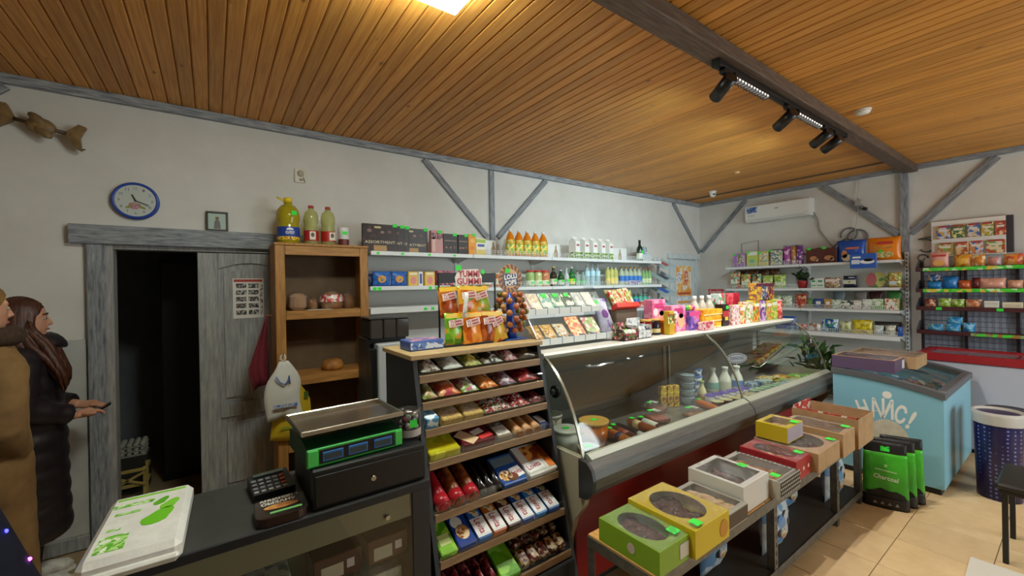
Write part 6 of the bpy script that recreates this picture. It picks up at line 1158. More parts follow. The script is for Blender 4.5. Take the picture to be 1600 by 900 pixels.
bottle_item('oil_big', 'oil_jug', 'large five litre oil jug with a yellow cap on the bread rack top', 'oil', (.487, 3.62, bz+.0205), .082, .36, liquid('#c8b528', .6), plain('#e8c81e', .4), None)
jug = bpy.data.objects['oil_jug']; obj('label', MB().lathe([(.0805, .055), (.0805, .13)], 24, cap=False), plain('#24429c', .4), jug); obj('sunflower_band', MB().lathe([(.0808, .03), (.0808, .055)], 24, cap=False), art(['#e8b81e', '#f0d04a', '#8a5a14', '#d8a018'], 50, 1), jug); lettering('ОЛІЯ', .06, .022, plain('#eef0f6', .4), jug, (.0, -.0815, .085), bold=.03); obj('crest_print', MB().prism([(-.026, 0), (.026, 0), (.02, .012), (0, .02), (-.02, .012)], 'y', -.0822, -.0812), plain('#dfe4f0', .4), jug, (0, 0, .104)); price(jug, (.03, -.079, .235), .04, .032, (0, 0, R(20)))
obj('carry_handle', MB().taper([(-.03, 0, .33), (-.07, 0, .352), (-.078, 0, .36), (-.03, 0, .345)], .004, 6), plain('#e8c81e', .4), jug)
for x, lab in ((.647, 'one litre oil bottle with a red portrait label beside the large jug'), (.772, 'one litre oil bottle with a red portrait label beside the canister')):
    t = bottle_item('oil', 'oil_bottle', lab, 'oil', (x, 3.61, bz+.0205), .054, .315, liquid('#d8d79a', .38), plain('#b8423a', .4), plain('#b5261e', .4), lz=(.10, .36)); dx = 0 if x < .7 else .02
    obj('portrait_panel', MB().rbox(-.022+dx, -.0562, .04, .022+dx, -.0552, .105, .0004), plain('#e2d4c6', .4), t); obj('portrait', disc(.013, .018, 12, -.0563, .0006).move(dx, 0, .078), plain('#5c5148', .5), t)
cn = bottle_item('can', 'canister', 'white and maroon canister on the bread rack top', 'canister', (.892, 3.61, bz+.0205), .042, .155, plain('#e3dede', .4), None, plain('#6a3030', .4), lz=(.0, .38), tagz=.7)
# bread
def loaf(label, loc, s, mat, film=True, rz=0):
    t = thing('bread_loaf', label, 'bread', loc, (0, 0, rz)); obj('loaf', MB().ball((0, 0, s[2]), 1.0, 18, 10).xf(Matrix.Translation((0, 0, 0)) @ Matrix.Diagonal((s[0], s[1], 1, 1))).xf(Matrix.Diagonal((1, 1, s[2]/(s[2]+1.0), 1)) if False else Matrix.Identity(4)) if False else MB().lathe([(.02, 0), (.85, 0), (1, .25), (.97, .5), (.8, .8), (.45, .96), (.02, 1.0)], 20).xf(Matrix.Diagonal((s[0], s[1], s[2], 1))), mat, t)
    if film: obj('film', MB().lathe([(.02, -.0), (.93, .0), (1.10, .28), (1.06, .55), (.88, .88), (.5, 1.06), (.25, 1.2), (.02, 1.25)], 14).xf(Matrix.Diagonal((s[0], s[1], s[2], 1))), FILM2, t)
    return t
SB = 1.5005
t = thing('bread_loaf', 'bagged rectangular white loaf in the upper bread compartment', 'bread', (.535, 3.61, SB)); obj('loaf', MB().rbox(-.055, -.09, .001, .055, .09, .13, .025), noisy('pale_bread', [(.3, '#a87a4a'), (.7, '#caa070')], 16, rough=.7), t); obj('film', MB().rbox(-.062, -.098, 0, .062, .098, .142, .03), FILM2, t)
loaf('bagged pale bun between the white loaf and the red bag', (.647, 3.64, SB), (.036, .07, .09), BREAD)
t = loaf('large bagged round loaf with red print', (.79, 3.62, SB), (.085, .09, .14), BREAD); obj('red_print', MB().lathe([(1.115, .42), (1.03, .62), (.93, .82)], 20, cap=False).xf(Matrix.Diagonal((.085, .09, .14, 1))), art(['#b02a2a', '#d8c8c0', '#c84a44', '#e6ded6'], 26, 2), t)
loaf('bagged dark bun at the back of the upper bread compartment', (.93, 3.66, SB), (.05, .07, .12), BREAD); loaf('round golden loaf lying in the middle bread compartment', (.79, 3.62, 1.0055), (.085, .07, .09), BREAD, False)
tag(obj('paper_sheet', MB().rbox(-.09, -.05, 0, .09, .05, .003, .001), plain('#d8d0c0', .6), None, (.68, 3.535, 1.5003)), 'white paper sheet lying before the bagged bread', 'paper')
# carrier bags and cloth hung on the rack
def carrier(name, label, loc, w, h, mat, seed, rot=(0, 0, 0), hd=.10):
    t = thing(name, label, 'carrier bag', loc, rot); rr = random.Random(seed); vs = []; fs = []; n, m = 10, 12
    for s in (-1, 1):
        for j in range(m+1):
            for i in range(n+1):
                u = i/n*2-1; v = j/m; ww = w/2*(1.0-.75*max(0, (v-.62)/.38)**1.2)
                vs.append((u*ww+.01*math.sin(v*7+seed), s*(.004+.028*(1-u*u)*math.sin(PI*min(1, v*1.15))**.7)+rr.uniform(-.006, .006), -h+v*h+.012*math.sin(u*3+seed)*(1-v)))
    N = (n+1)*(m+1)
    for sd in (0, 1):
        for j in range(m):
            for i in range(n): a = sd*N+j*(n+1)+i; q = (a, a+1, a+n+2, a+n+1); fs.append(q if sd == 0 else q[::-1])
    for i in range(n): fs.append((i, N+i, N+i+1, i+1)); a = m*(n+1)+i; fs.append((a+1, N+a+1, N+a, a))
    for j in range(m): a = j*(n+1); fs.append((a+n+1, N+a+n+1, N+a, a)); b = a+n; fs.append((b, N+b, N+b+n+1, b+n+1))
    obj('bag', MB().add(vs, fs, True), mat, t); obj('handle', MB().taper([(0, 0, -.01), (-.018, 0, .02), (-.012, 0, .042), (.008, 0, .045), (.014, 0, .025), (.004, 0, -.005)], .007, 7), mat, t); return t
wbg = carrier('carrier_bag', 'white printed carrier bag hanging from a hook on the bread rack', (.405, 3.425, 1.15), .225, .41, plain('#dcd8cf', .5), 2)
plate('print_line', .15, .022, art(['#4a68b0', '#8a9cc8', '#dcd8cf'], 90, 1), wbg, (.005, -.043, -.31)); obj('print_swirl', MB().taper([(-.05, -.042, -.10), (-.03, -.045, -.14), (0, -.046, -.16), (.02, -.045, -.14), (.03, -.043, -.10), (.035, -.043, -.16)], .005, 6), plain('#5f7ec0', .5), wbg)
ybg = carrier('carrier_bag', 'yellow carrier bag with dark green leaves hanging behind the white one', (.455, 3.455-.0, 1.03), .25, .46, plain('#c8a81c', .5), 5); plate('leaf_print', .06, .03, plain('#3a5a1c', .5), ybg, (.04, -.034, -.28)); plate('leaf_print', .03, .05, plain('#4a6420', .5), ybg, (.10, -.03, -.15)); plate('leaf_print', .10, .02, plain('#8a9a2a', .5), ybg, (-.02, -.034, -.37))
wbg.location.y = 3.375; ybg.location.y = 3.435
hk = obj('bag_hook', MB().taper([(.406, 3.469, 1.185), (.406, 3.40, 1.185), (.406, 3.365, 1.19), (.406, 3.36, 1.205)], .004, 6), STEEL, br)
cl = thing('red_cloth', 'dark red cloth hanging on the side of the bread rack', 'cloth', (.325, 3.60, 1.47)); vs = []; fs = []
for j in range(11):
    for i in range(9):
        v = j/10; u = i/8; wd = .02+.26*min(1, v*1.3)*(1-.35*max(0, v-.65)/.35); vs.append((.012-.9*wd*u*.62, -.01+.022*math.sin(u*9+v*2)-wd*u*.35, -.50*v-.06*u*v*(1 if v < .7 else .4)))
for j in range(10):
    for i in range(8): a = j*9+i; fs.append((a, a+9, a+10, a+1))
co = obj('fabric', MB().add(vs, fs, True), noisy('dark_red_fabric', [(.3, '#5c1420'), (.7, '#7d2030')], 60, rough=.85), cl); sm = co.modifiers.new('thickness', 'SOLIDIFY'); sm.thickness = .004
obj('peg', MB().cyl((0, -.01, 0), (.05, -.01, .0), .006, n=8), SHELFWOOD, cl)
# ------------------------------------------------------------------ low table with boxes of baked goods
TX0, TX1, TY0, TY1, TZ = 1.395, 3.90, 1.0, 1.37, .50
tb = thing('display_table', 'low table of raw planks on perforated steel legs in front of the fridge', 'table', (0, 0, 0))
GALV = noisy('galvanised_steel', [(.3, '#5e5d58'), (.7, '#7c7a74')], 20, rough=.45, metal=.6)
x = TX0; k = 0
while x < TX1-.02:
    w = min(.235, TX1-x); obj('plank', MB().rbox(x+.002, TY0+.002, TZ-.018, x+w-.002, TY1, TZ-.001*(k % 2), .002), PLANK, tb); x += w; k += 1
obj('front_rail', MB().rbox(TX0, TY0-.004, TZ-.058, TX1, TY0+.001, TZ-.006, .001), GALV, tb); obj('back_rail', MB().rbox(TX0, TY1+.0005, TZ-.058, TX1, TY1+.004, TZ-.019, .001), GALV, tb); obj('end_rail', MB().rbox(TX0-.004, TY0, TZ-.055, TX0, TY1, TZ-.006, .001), GALV, tb)
for lx in (TX0, 2.43, 3.38, TX1-.04):
    for ly, s in ((TY0, 1), (TY1-.003, -1)):
        m = MB().box(lx, ly if s > 0 else ly-.037, 0, lx+.003, ly+.04 if s > 0 else ly+.003, TZ-.059)
        if s > 0:          # perforated front flange
            m.box(lx+.003, ly, 0, lx+.016, ly+.003, TZ-.059).box(lx+.025, ly, 0, lx+.04, ly+.003, TZ-.059); z = 0
            for h in range(9): m.box(lx+.016, ly, z, lx+.025, ly+.003, .03+.047*h); z = .055+.047*h
            m.box(lx+.016, ly, z, lx+.025, ly+.003, TZ-.059) if z < TZ-.059 else None
        else: m.box(lx+.003, ly, 0, lx+.04, ly+.003, TZ-.059)
        obj('leg', m, GALV, tb)
obj('lower_shelf', MB().rbox(TX0+.005, TY0+.004, .075, TX1-.005, TY1-.004, .095, .002), plain('#3a352d', .6), tb); obj('lower_rail', MB().rbox(TX0, TY0-.004, .055, TX1, TY0+.001, .10, .001), GALV, tb)
def windowed_box(label, x0, x1, y0, y1, h, mat, shape='oval', content='cookie', z0=TZ+.0008, sticker=None, edge=None, film=True, name='pastry_box', seed=1, topmat=None, inner=None, n=10, win=(.40, .38)):
    cx, cy, w, l = (x0+x1)/2, (y0+y1)/2, x1-x0, y1-y0
    t = thing(name, label, 'pastry box', (cx, cy, z0)); th = .003
    obj('carton', MB().box(-w/2, -l/2, 0, w/2, l/2, th).box(-w/2, -l/2, th, w/2, -l/2+th, h-.002).box(-w/2, l/2-th, th, w/2, l/2, h-.002).box(-w/2, -l/2+th, th, -w/2+th, l/2-th, h-.002).box(w/2-th, -l/2+th, th, w/2, l/2-th, h-.002), mat, t)
    N = 32; vi = []; vo = []
    for i in range(N):
        a = 2*PI*i/N+.0001; c, s = math.cos(a), math.sin(a); m = max(abs(c), abs(s)); vo.append((c/m*w/2, s/m*l/2))
        if shape == 'oval': vi.append((c*w*win[0], s*l*win[1]))
        else: vi.append((c/m*w*win[0], s/m*l*win[1]))
    tm = MB(); tm.add([(a, b, h) for a, b in vo]+[(a, b, h) for a, b in vi]+[(a, b, h-.002) for a, b in vo]+[(a, b, h-.002) for a, b in vi],
        [f for i in range(N) for j in [(i+1) % N] for f in ((i, j, N+j, N+i), (2*N+i, 3*N+i, 3*N+j, 2*N+j), (i, 2*N+i, 2*N+j, j), (N+i, N+j, 3*N+j, 3*N+i))]); obj('lid', tm, topmat or mat, t)
    rr = random.Random(seed); cm = {'cookie': COOKIE, 'choc': COOKIE_DARK, 'pale': noisy('pale_biscuit', [(.3, '#b08a5a'), (.7, '#dcc08e')], 40, rough=.7, bmp=.3)}[content]
    ck = shared(('pastry', content), lambda: MB().lathe([(.004, 0), (.034, 0), (.042, .008), (.038, .018), (.02, .024), (.002, .025)], 12).xf(Matrix.Diagonal((.75, 1.25, 1, 1))))
    obj('inner_floor', MB().box(-w/2+.004, -l/2+.004, h*.30, w/2-.004, l/2-.004, h*.31), plain('#8a7c68' if inner is None else inner, .7), t)
    nx = max(2, int(w/.062)); ny = max(2, int(l/.06))
    for i in range(nx):
        for j in range(ny):
            obj('cookie', ck, cm, t, (-(w/2-.062)+(w-.124)*i/(nx-1)+rr.uniform(-.004, .004), -(l/2-.062)+(l-.124)*j/(ny-1)+rr.uniform(-.004, .004), h*.33+rr.uniform(0, .012)), (rr.uniform(-.25, .25), rr.uniform(-.25, .25), rr.uniform(0, 3)))
    if film:
        fm = MB(); vs = []; fs = []; q = 16
        for i in range(q+1):
            for j in range(q+1): vs.append((-w*.495+w*.99*i/q, -l*.495+l*.99*j/q, h+.0025+rr.uniform(0, .014)*(0 if i in (0, q) or j in (0, q) else 1)))
        for i in range(q):
            for j in range(q): a = i*(q+1)+j; fs.append((a, a+q+1, a+q+2, a+1))
        obj('film', fm.add(vs, fs, False), FILM2, t)
    if sticker: plate('price_tag', .045, .045, GREEN_TAG, t, (w*sticker[0], l*sticker[1], h+.010), (R(-90), 0, 0))
    if edge: obj('edge_print', MB().box(-w/2-.0008, -l/2-.001, .006, w/2+.0008, -l/2-.0002, h-.006), edge, t)
    return t
GRN = plain('#86ad2c', .35); YEL = plain('#d6bb1c', .35)
t = windowed_box('lime green pastry box with brown biscuits under crinkled film at the table end', 1.402, 1.606, .99, 1.305, .10, GRN, 'oval', 'choc', sticker=(.30, -.35), seed=1); plate('barcode_label', .065, .06, plain('#cfccbc', .5), t, (.065, -.1585, .05)); obj('emblem_print', disc(.02, .022, 12, 0, .001), plain('#c8b8b0', .5), t, (-.1025, -.02, .05), (0, 0, R(-90)))
t = windowed_box('large yellow pastry box with an oval window beside the lime green box', 1.612, 1.888, .965, 1.31, .12, YEL, 'oval', 'choc', sticker=(-.32, -.42), seed=2); obj('emblem_print', disc(.035, .04, 14, 0, .001), plain('#c88a2a', .5), t, (.09, -.1735, .055))
windowed_box('grey and brown pastry box between the yellow and the white boxes', 1.905, 2.105, .985, 1.28, .075, plain('#a9a496', .5), 'rect', 'pale', seed=3, edge=plain('#4a3a2c', .5), win=(.42, .42))
windowed_box('tall white pastry box with dark brown cake slices under a window', 2.12, 2.395, 1.01, 1.305, .135, plain('#d9d6ce', .45), 'rect', 'choc', sticker=(.36, -.1), seed=4, inner='#2a1a12', win=(.42, .40), film=True)
t = windowed_box('black and white polka dot pastry box with pretzel cookies', 2.405, 2.655, .957, 1.305, .095, plain('#b9b4a8', .5), 'rect', 'cookie', sticker=(-.28, -.36), seed=5, win=(.43, .42))
dots = MB(); rr = random.Random(2)
for i in range(12):
    for j in range(4): dots.prism([(-.115+.021*i+(.01 if j % 2 else 0)+.0052*math.cos(2*PI*k/8), .012+.022*j+.0052*math.sin(2*PI*k/8)) for k in range(8)], 'y', -.0012, 0)
obj('polka_print', MB().box(-.1245, -.0008, .003, .1245, 0, .092), plain('#1b1a19', .5), t, (0, -.1742, 0)); obj('polka_dots', dots, plain('#d8d4c8', .5), t, (0, -.175, 0))
tr = MB()
for i in range(14): tr.box(-.12+.0175*i, -.172, .0955, -.111+.0175*i, -.155, .0965); tr.box(.108, -.17+.025*i if -.17+.025*i < .16 else .15, .0955, .122, -.158+.025*i if -.158+.025*i < .17 else .162, .0965)
obj('lid_border_print', tr, plain('#1b1a19', .5), t)
t = windowed_box('red pastry box with an oval window and pale cookies', 2.70, 2.905, .99, 1.305, .115, plain('#a51e28', .35), 'oval', 'pale', sticker=(.25, -.36), seed=6)
for dx in (-.07, .0, .07): obj('dot_print', disc(.012, .012, 10, 0, .001), plain('#e0c8c0', .4), t, (dx, -.158, .055))
windowed_box('kraft pastry box with round chocolate cookies under the small yellow box', 2.925, 3.29, .955, 1.32, .115, KRAFT, 'oval', 'choc', sticker=(.38, -.40), seed=7, win=(.42, .40))
windowed_box('small yellow and lilac pastry box stacked on the kraft box', 2.93, 3.165, 1.12, 1.31, .10, plain('#d2b91e', .4), 'rect', 'pale', z0=TZ+.128, sticker=(.1, -.42), seed=8, edge=plain('#b5a8b4', .45), win=(.36, .34))
windowed_box('long kraft pastry box with a clear rectangular window', 3.30, 3.53, .94, 1.30, .155, KRAFT, 'rect', 'pale', sticker=(.25, -.40), seed=9, win=(.42, .42), inner='#8f7450')
t = thing('cardboard_box', 'open brown cardboard box with red and white lining at the table end', 'cardboard box', (3.715, 1.125, TZ+.0008)); w, l, h = .33, .40, .20
obj('carton', MB().box(-w/2, -l/2, 0, w/2, l/2, .004).box(-w/2, -l/2, .004, w/2, -l/2+.004, h).box(-w/2, l/2-.004, .004, w/2, l/2, h).box(-w/2, -l/2+.004, .004, -w/2+.004, l/2-.004, h).box(w/2-.004, -l/2+.004, .004, w/2, l/2-.004, h), KRAFT, t); obj('lining', MB().box(-w/2+.005, l/2-.012, .01, w/2-.005, l/2-.006, h+.02).box(-w/2+.0045, -l/2+.02, .1, -w/2+.008, l/2-.02, h+.01), art(['#b02a2a', '#e0d8d0', '#c84a44'], 14, 1), t)
for i in range(5): obj('snack_bag', MB().pouch(.12, .05, .14, 6, 6, .08, .1, i), art(['#a82a2a', '#d8c0b0', '#7a1c1c'], 24, i), t, (-.10+.05*i, .06-.03*i, .006), (R(-20), 0, R(40*i)))
# sacks on the lower shelf
for x, y, rz, lab in ((2.66, 1.10, 0, 'blue and white sack with black marks on the lower shelf beside the middle leg'), (3.62, 1.10, 0, 'blue and white sack with black marks on the lower shelf at the far end'), (2.20, 1.22, 5, 'blue and white sack standing further back beside the middle leg'), (3.18, 1.24, -4, 'blue and white sack standing further back between the two middle legs')):
    t = pouch_item('detergent_sack', lab, 'sack', (x, y, .0955), (.30, .12, .335), art(['#a9bccb', '#c8d2d8', '#6a94c0', '#b9c7cf'], 9, int(x*10) % 5), [], rot=(0, 0, R(rz)))
    for dx, dz, a, b in ((.02, .20, .03, .04), (-.06, .12, .025, .03), (.08, .15, .02, .03)): obj('printed_motif', disc(a*.8, b*.8, 10, 0, .001), plain('#14161c', .4), t, (dx*.8, -.054, dz))
    obj('printed_motif', disc(.045, .04, 14, 0, .001), art(['#d8d0a8', '#c8a84a', '#b05a4a', '#8fb0d0'], 50, 2), t, (.01, -.0545, .115)); obj('printed_motif', disc(.028, .02, 10, 0, .0012), plain('#3f7fc8', .4), t, (-.05, -.056, .2))

# charcoal bags
BLK = plain('#161616', .45); GBAG = noisy('bright_green_film', [(.3, '#2f9a1e'), (.6, '#46b82c'), (.8, '#62cc44')], 9, rough=.35, bmp=.3, bdist=.02)
for k, (x, y, lab) in enumerate(((3.97, .885, 'green and black charcoal bag in front with full lettering'), (4.08, .863, 'green and black charcoal bag in the middle of the three'), (4.19, .841, 'green and black charcoal bag at the back against the freezer'))):
    t = thing('charcoal_bag', lab, 'charcoal bag', (x, y, .0005), (0, 0, R(-72)))
    def cb(z0, z1, m=10, n=10):
        mb = MB(); vs = []; fs = []
        for j in range(m+1):
            z = z0+(z1-z0)*j/m; f = z/.47; ww = .125*(1.06-.12*f); dd = .045*(1-max(0, (f-.55)/.45))**.6+.003
            for i in range(24):
                a = 2*PI*i/24; c, s = math.cos(a), math.sin(a); vs.append((ww*math.copysign(abs(c)**.5, c), dd*math.copysign(abs(s)**.7, s)+.003*math.sin(9*a+z*40), z))
        for j in range(m):
            for i in range(24): b = (i+1) % 24; fs.append((j*24+i, j*24+b, (j+1)*24+b, (j+1)*24+i))
        mb.add(vs, fs, True); mb.f.append(tuple(range(24))[::-1]); mb.f.append(tuple(m*24+i for i in range(24))); mb.sm += [False, False]; return mb
    obj('bag_base', shared(('cbase',), lambda: cb(0, .085, 4)), BLK, t); obj('bag_body', shared(('cbody',), lambda: cb(.085, .395, 12)), GBAG, t); obj('bag_top', shared(('ctop',), lambda: cb(.395, .47, 4)), BLK, t)
    obj('coal_print', MB().prism([(-.115, 0), (.115, 0), (.10, .03), (.06, .05), (.02, .045), (-.03, .06), (-.07, .035), (-.11, .03)], 'y', -.0505, -.0485), noisy('coal', [(.3, '#0e0d0c'), (.7, '#2f2b27')], 30, rough=.8), t, (0, 0, .085)); lettering('Charcoal', .135, .032, plain('#dff0d8', .4), t, (0, -.050, .225), (R(-1), R(6), 0), bold=.02); plate('line_print', .12, .006, plain('#c8e6bc', .4), t, (0, -.049, .275), (0, R(6), 0)); plate('crest_print', .018, .02, plain('#9ad888', .4), t, (0, -.048, .31))
    for i, dx in enumerate((-.06, -.02, .02, .06)): obj('icon_print', MB().prism([(dx-.012, 0), (dx+.012, 0), (dx, .02)], 'y', -.0515, -.0495), plain('#8e8c88', .5), t, (0, 0, .03))
    if k == 0: plate('price_tag', .05, .035, GREEN_TAG, t, (.0, -.020, .425), (R(-14), 0, 0))

# ------------------------------------------------------------------ teal ice cream freezer
TEAL = plain('#84bccf', .35); RIMG = plain('#5c5f62', .4)
fz = thing('ice_cream_freezer', 'teal chest freezer with a sloping curved glass lid and ice cream print', 'freezer', (4.47, .65, 0))
LX, LY = 1.22, .69
def zt(y): u = y/LY; return .785+.10*(1-(1-u)**2)*.9+.01*u
ys = [LY*i/12 for i in range(13)]
pf = [(0, .05)]+[(y, zt(y)-.045) for y in ys]+[(LY, .05)]
pf = [(0, .05), (LY, .05)]+[(y, zt(y)-.045) for y in reversed(ys)]
obj('side_panel', MB().prism(pf, 'x', 0, .03), TEAL, fz); obj('side_panel', MB().prism(pf, 'x', LX-.03, LX), TEAL, fz)
SIDEM = plain('#4d6068', .35)
obj('front_panel', MB().rbox(.03, 0, .05, LX-.03, .03, zt(0)-.045, .002), TEAL, fz); obj('rear_panel', MB().rbox(.03, LY-.03, .05, LX-.03, LY, zt(LY)-.045, .002), TEAL, fz); obj('inner_floor', MB().rbox(.03, .03, .50, LX-.03, LY-.03, .60, .002), plain('#d8e0e4', .4), fz)
obj('plinth', MB().rbox(.02, .02, 0, LX-.02, LY-.02, .05, .003), BLK, fz)
rimp = [(y, zt(y)-.044) for y in ys]+[(y, zt(y)) for y in reversed(ys)]
obj('rim', MB().prism([(-.012, zt(0)-.05)]+rimp[1:12]+[(LY+.01, zt(LY)-.045), (LY+.01, zt(LY)+.002)]+rimp[14:25]+[(-.012, zt(0)-.004)], 'x', -.012, .055), RIMG, fz); obj('rim', MB().prism([(-.012, zt(0)-.05)]+rimp[1:12]+[(LY+.01, zt(LY)-.045), (LY+.01, zt(LY)+.002)]+rimp[14:25]+[(-.012, zt(0)-.004)], 'x', LX-.055, LX+.012), RIMG, fz)
obj('rim', MB().rbox(.056, -.012, zt(0)-.055, LX-.056, .05, zt(0)+.006, .008), RIMG, fz); obj('rim', MB().rbox(.056, LY-.05, zt(LY)-.045, LX-.056, LY+.01, zt(LY)+.003, .008), RIMG, fz)
lid = MB(); vs = []; fs = []
for j, y in enumerate(ys[1:12]):
    for xx in (.056, LX-.056): vs += [(xx, y, zt(y)-.014), (xx, y, zt(y)-.008)]
for j in range(10): a = 4*j; fs += [(a+1, a+3, a+7, a+5), (a, a+4, a+6, a+2), (a, a+1, a+5, a+4), (a+2, a+6, a+7, a+3)]
obj('glass_lid', lid.add(vs, fs, True), GLASS, fz); obj('lid_rail', MB().prism([(y, zt(y)-.007) for y in ys[1:12]]+[(y, zt(y)+.004) for y in reversed(ys[1:12])], 'x', .60, .625), RIMG, fz)
rr = random.Random(3)
for i in range(8):
    for j in range(4):
        o = pouch_item('ice_cream_bag', 'blue white and pink ice cream packet inside the teal freezer', 'ice cream', (4.47+.115+.14*i, .65+.10+.155*j, .617), (.125, .045, .15), art([['#5fb0e8', '#e8f0f8', '#3a80c8'], ['#d86aa8', '#f0d8e8', '#a8d0f0'], ['#e8f0f4', '#8fc8f0', '#5a9ad8']][(i+j) % 3], 20, i+j), rot=(R(-55), 0, R(rr.uniform(-5, 5))), group='ice cream packets in the teal freezer')
# lettering in an arc with a scoop below, printed on the end facing the table
for i, (ch, y, z, tlt, w, h) in enumerate((('Н', .480, .565, 18, .072, .15), ('А', .400, .592, 9, .078, .165), ('И', .322, .597, 0, .074, .165), ('С', .243, .572, -11, .070, .155), ('!', .182, .540, -22, .026, .16))):
    lettering(ch, w, h, plain('#f0efe4', .45), fz, (-.0002, y, z), (0, R(-tlt), R(-90)), bold=.03)
obj('scoop_print', disc(.03, .03, 16, 0, .001), plain('#f0efe4', .45), fz, (-.0003, .325, .712), (0, 0, R(-90))); obj('scoop_print', disc(.135, .165, 28, 0, .0009), noisy('scoop_print', [(.3, '#c0b8a2'), (.7, '#dcd5c0')], 14, rough=.5), fz, (-.0002, .325, .345), (0, 0, R(-90)))
# boxes on the freezer
t = windowed_box('purple sided pastry box under shiny film on the teal freezer', 4.50, 4.80, .93, 1.355, .105, plain('#5c4a66', .4), 'rect', 'cookie', z0=.888, seed=11, topmat=KRAFT, win=(.44, .45)); plate('white_label', .08, .07, plain('#c8ccd8', .4), t, (.10, -.2135, .05))
windowed_box('tan pastry box under shiny film behind the purple sided one on the freezer', 4.83, 5.22, .86, 1.33, .10, KRAFT, 'rect', 'cookie', z0=.888, seed=12, win=(.44, .45))
# red rimmed chest freezer
rf = thing('chest_freezer', 'pale chest freezer with a red rim standing under the snack rack', 'freezer', (5.78, -.35, 0)); W, L, Hh = .58, 1.38, .90
obj('body', MB().rbox(.02, .02, .04, W-.02, L-.02, Hh-.05, .01), plain('#b9bcc8', .35), rf); obj('plinth', MB().rbox(.05, .05, 0, W-.05, L-.05, .04, .002), BLK, rf)
for a in ((0, 0, W, .06), (0, L-.06, W, L), (0, .06, .06, L-.06), (W-.06, .06, W, L-.06)): obj('red_rim', MB().rbox(a[0], a[1], Hh-.0495, a[2], a[3], Hh+.025, .006), plain('#9c1f26', .35), rf)
for a, b in ((.062, .68), (.70, L-.062)): obj('sliding_lid', MB().rbox(.062, a, Hh-.004, W-.062, b, Hh+.004, .002), plain('#8f93a8', .12), rf); obj('lid_handle', MB().rbox(.2, a+.02, Hh+.0045, .38, a+.04, Hh+.016, .003), plain('#7a181e', .4), rf)
# leafy plant between the fridge and the freezer
pl = thing('potted_plant', 'bushy green plant in a dark pot between the fridge end and the teal freezer', 'plant', (5.05, 1.66, 0))
obj('pot', MB().lathe([(.10, 0), (.14, .30), (.15, .32), (.13, .32)], 18), plain('#4a3426', .6), pl); obj('soil', MB().lathe([(.125, .30), (.01, .305)], 16), plain('#20160f', .9), pl)
LEAFG = noisy('green_leaf', [(.3, '#25401a'), (.6, '#40662a'), (.8, '#6c8a3c')], 14, rough=.5, vary=.25); lf2 = MB().add([(0, 0, 0), (.028, .004, .04), (.022, -.008, .085), (0, -.03, .13), (-.022, -.008, .085), (-.028, .004, .04)], [(0, 1, 2, 3), (0, 3, 4, 5)]).mesh('leaf'); rl = random.Random(9)
for i in range(7): a = i*.9; obj('stem', MB().taper([(0, 0, .30), (.05*math.cos(a), .05*math.sin(a), .6), (.10*math.cos(a), .10*math.sin(a), .95)], [.008, .006, .004], 6), plain('#3c4a22', .6), pl)
for i in range(150): a = rl.uniform(0, 6.28); z = rl.uniform(.45, 1.0); rd = rl.uniform(.02, .15)*(1.25-abs(z-.75)); obj('leaf', lf2, LEAFG, pl, (rd*math.cos(a), rd*math.sin(a), z), (rl.uniform(-.3, 1.2), rl.uniform(-.6, .6), a+PI/2+rl.uniform(-.6, .6)))
# bin, stool, floor sheet
bn2 = thing('waste_bin', 'round dark bin with a blue dotted pattern and a white liner rim', 'bin', (4.80, .41, .0005))
def dotmat():
    m, nt, b = nodes_of('blue_dotted_plastic'); v = coords(nt, (1, 1, 1)); vo = nt.nodes.new('ShaderNodeTexVoronoi'); vo.inputs['Scale'].default_value = 34; vo.inputs['Randomness'].default_value = .15; nt.links.new(v, vo.inputs['Vector'])
    c = ramp(nt, vo.outputs['Distance'], [(.20, '#6f78c8'), (.30, '#16124a')]); nt.links.new(c, b.inputs['Base Color']); b.inputs['Roughness'].default_value = .3; return m
obj('body', MB().lathe([(.115, 0), (.13, .62), (.128, .635)], 28), dotmat(), bn2); obj('liner', MB().lathe([(.137, .56), (.140, .625), (.136, .652), (.120, .648), (.112, .60)], 28, cap=False), plain('#b9b4ac', .5), bn2)
bn3 = thing('waste_bin', 'plain black bin standing behind the dotted bin', 'bin', (5.10, .38, .0005)); obj('body', MB().lathe([(.10, 0), (.13, .60), (.125, .61)], 24), plain('#0f0f16', .35), bn3); obj('rim', MB().ring((0, 0, .605), .128, .008, 24, 6, 'z'), plain('#0f0f16', .35), bn3)
st = thing('stool', 'black padded stool with slim square legs', 'stool', (3.90, .09, 0)); obj('seat', MB().rbox(-.23, -.24, .43, .23, .24, .465, .012), plain('#161514', .35), st); obj('seat_frame', MB().rbox(-.215, -.225, .405, .215, .225, .4295, .003), BLK, st)
for sx in (-1, 1):
    for sy in (-1, 1): obj('leg', MB().rbox(sx*.195-.012, sy*.205-.012, 0, sx*.195+.012, sy*.205+.012, .404, .002), BLK, st)
tag(obj('paper_sheet', MB().rbox(-.17, -.12, 0, .17, .12, .002, .0005), plain('#d8d2c4', .6), None, (3.46, .30, .0005), (0, 0, R(2))), 'white paper sheet lying on the floor tiles beside the stool', 'paper')
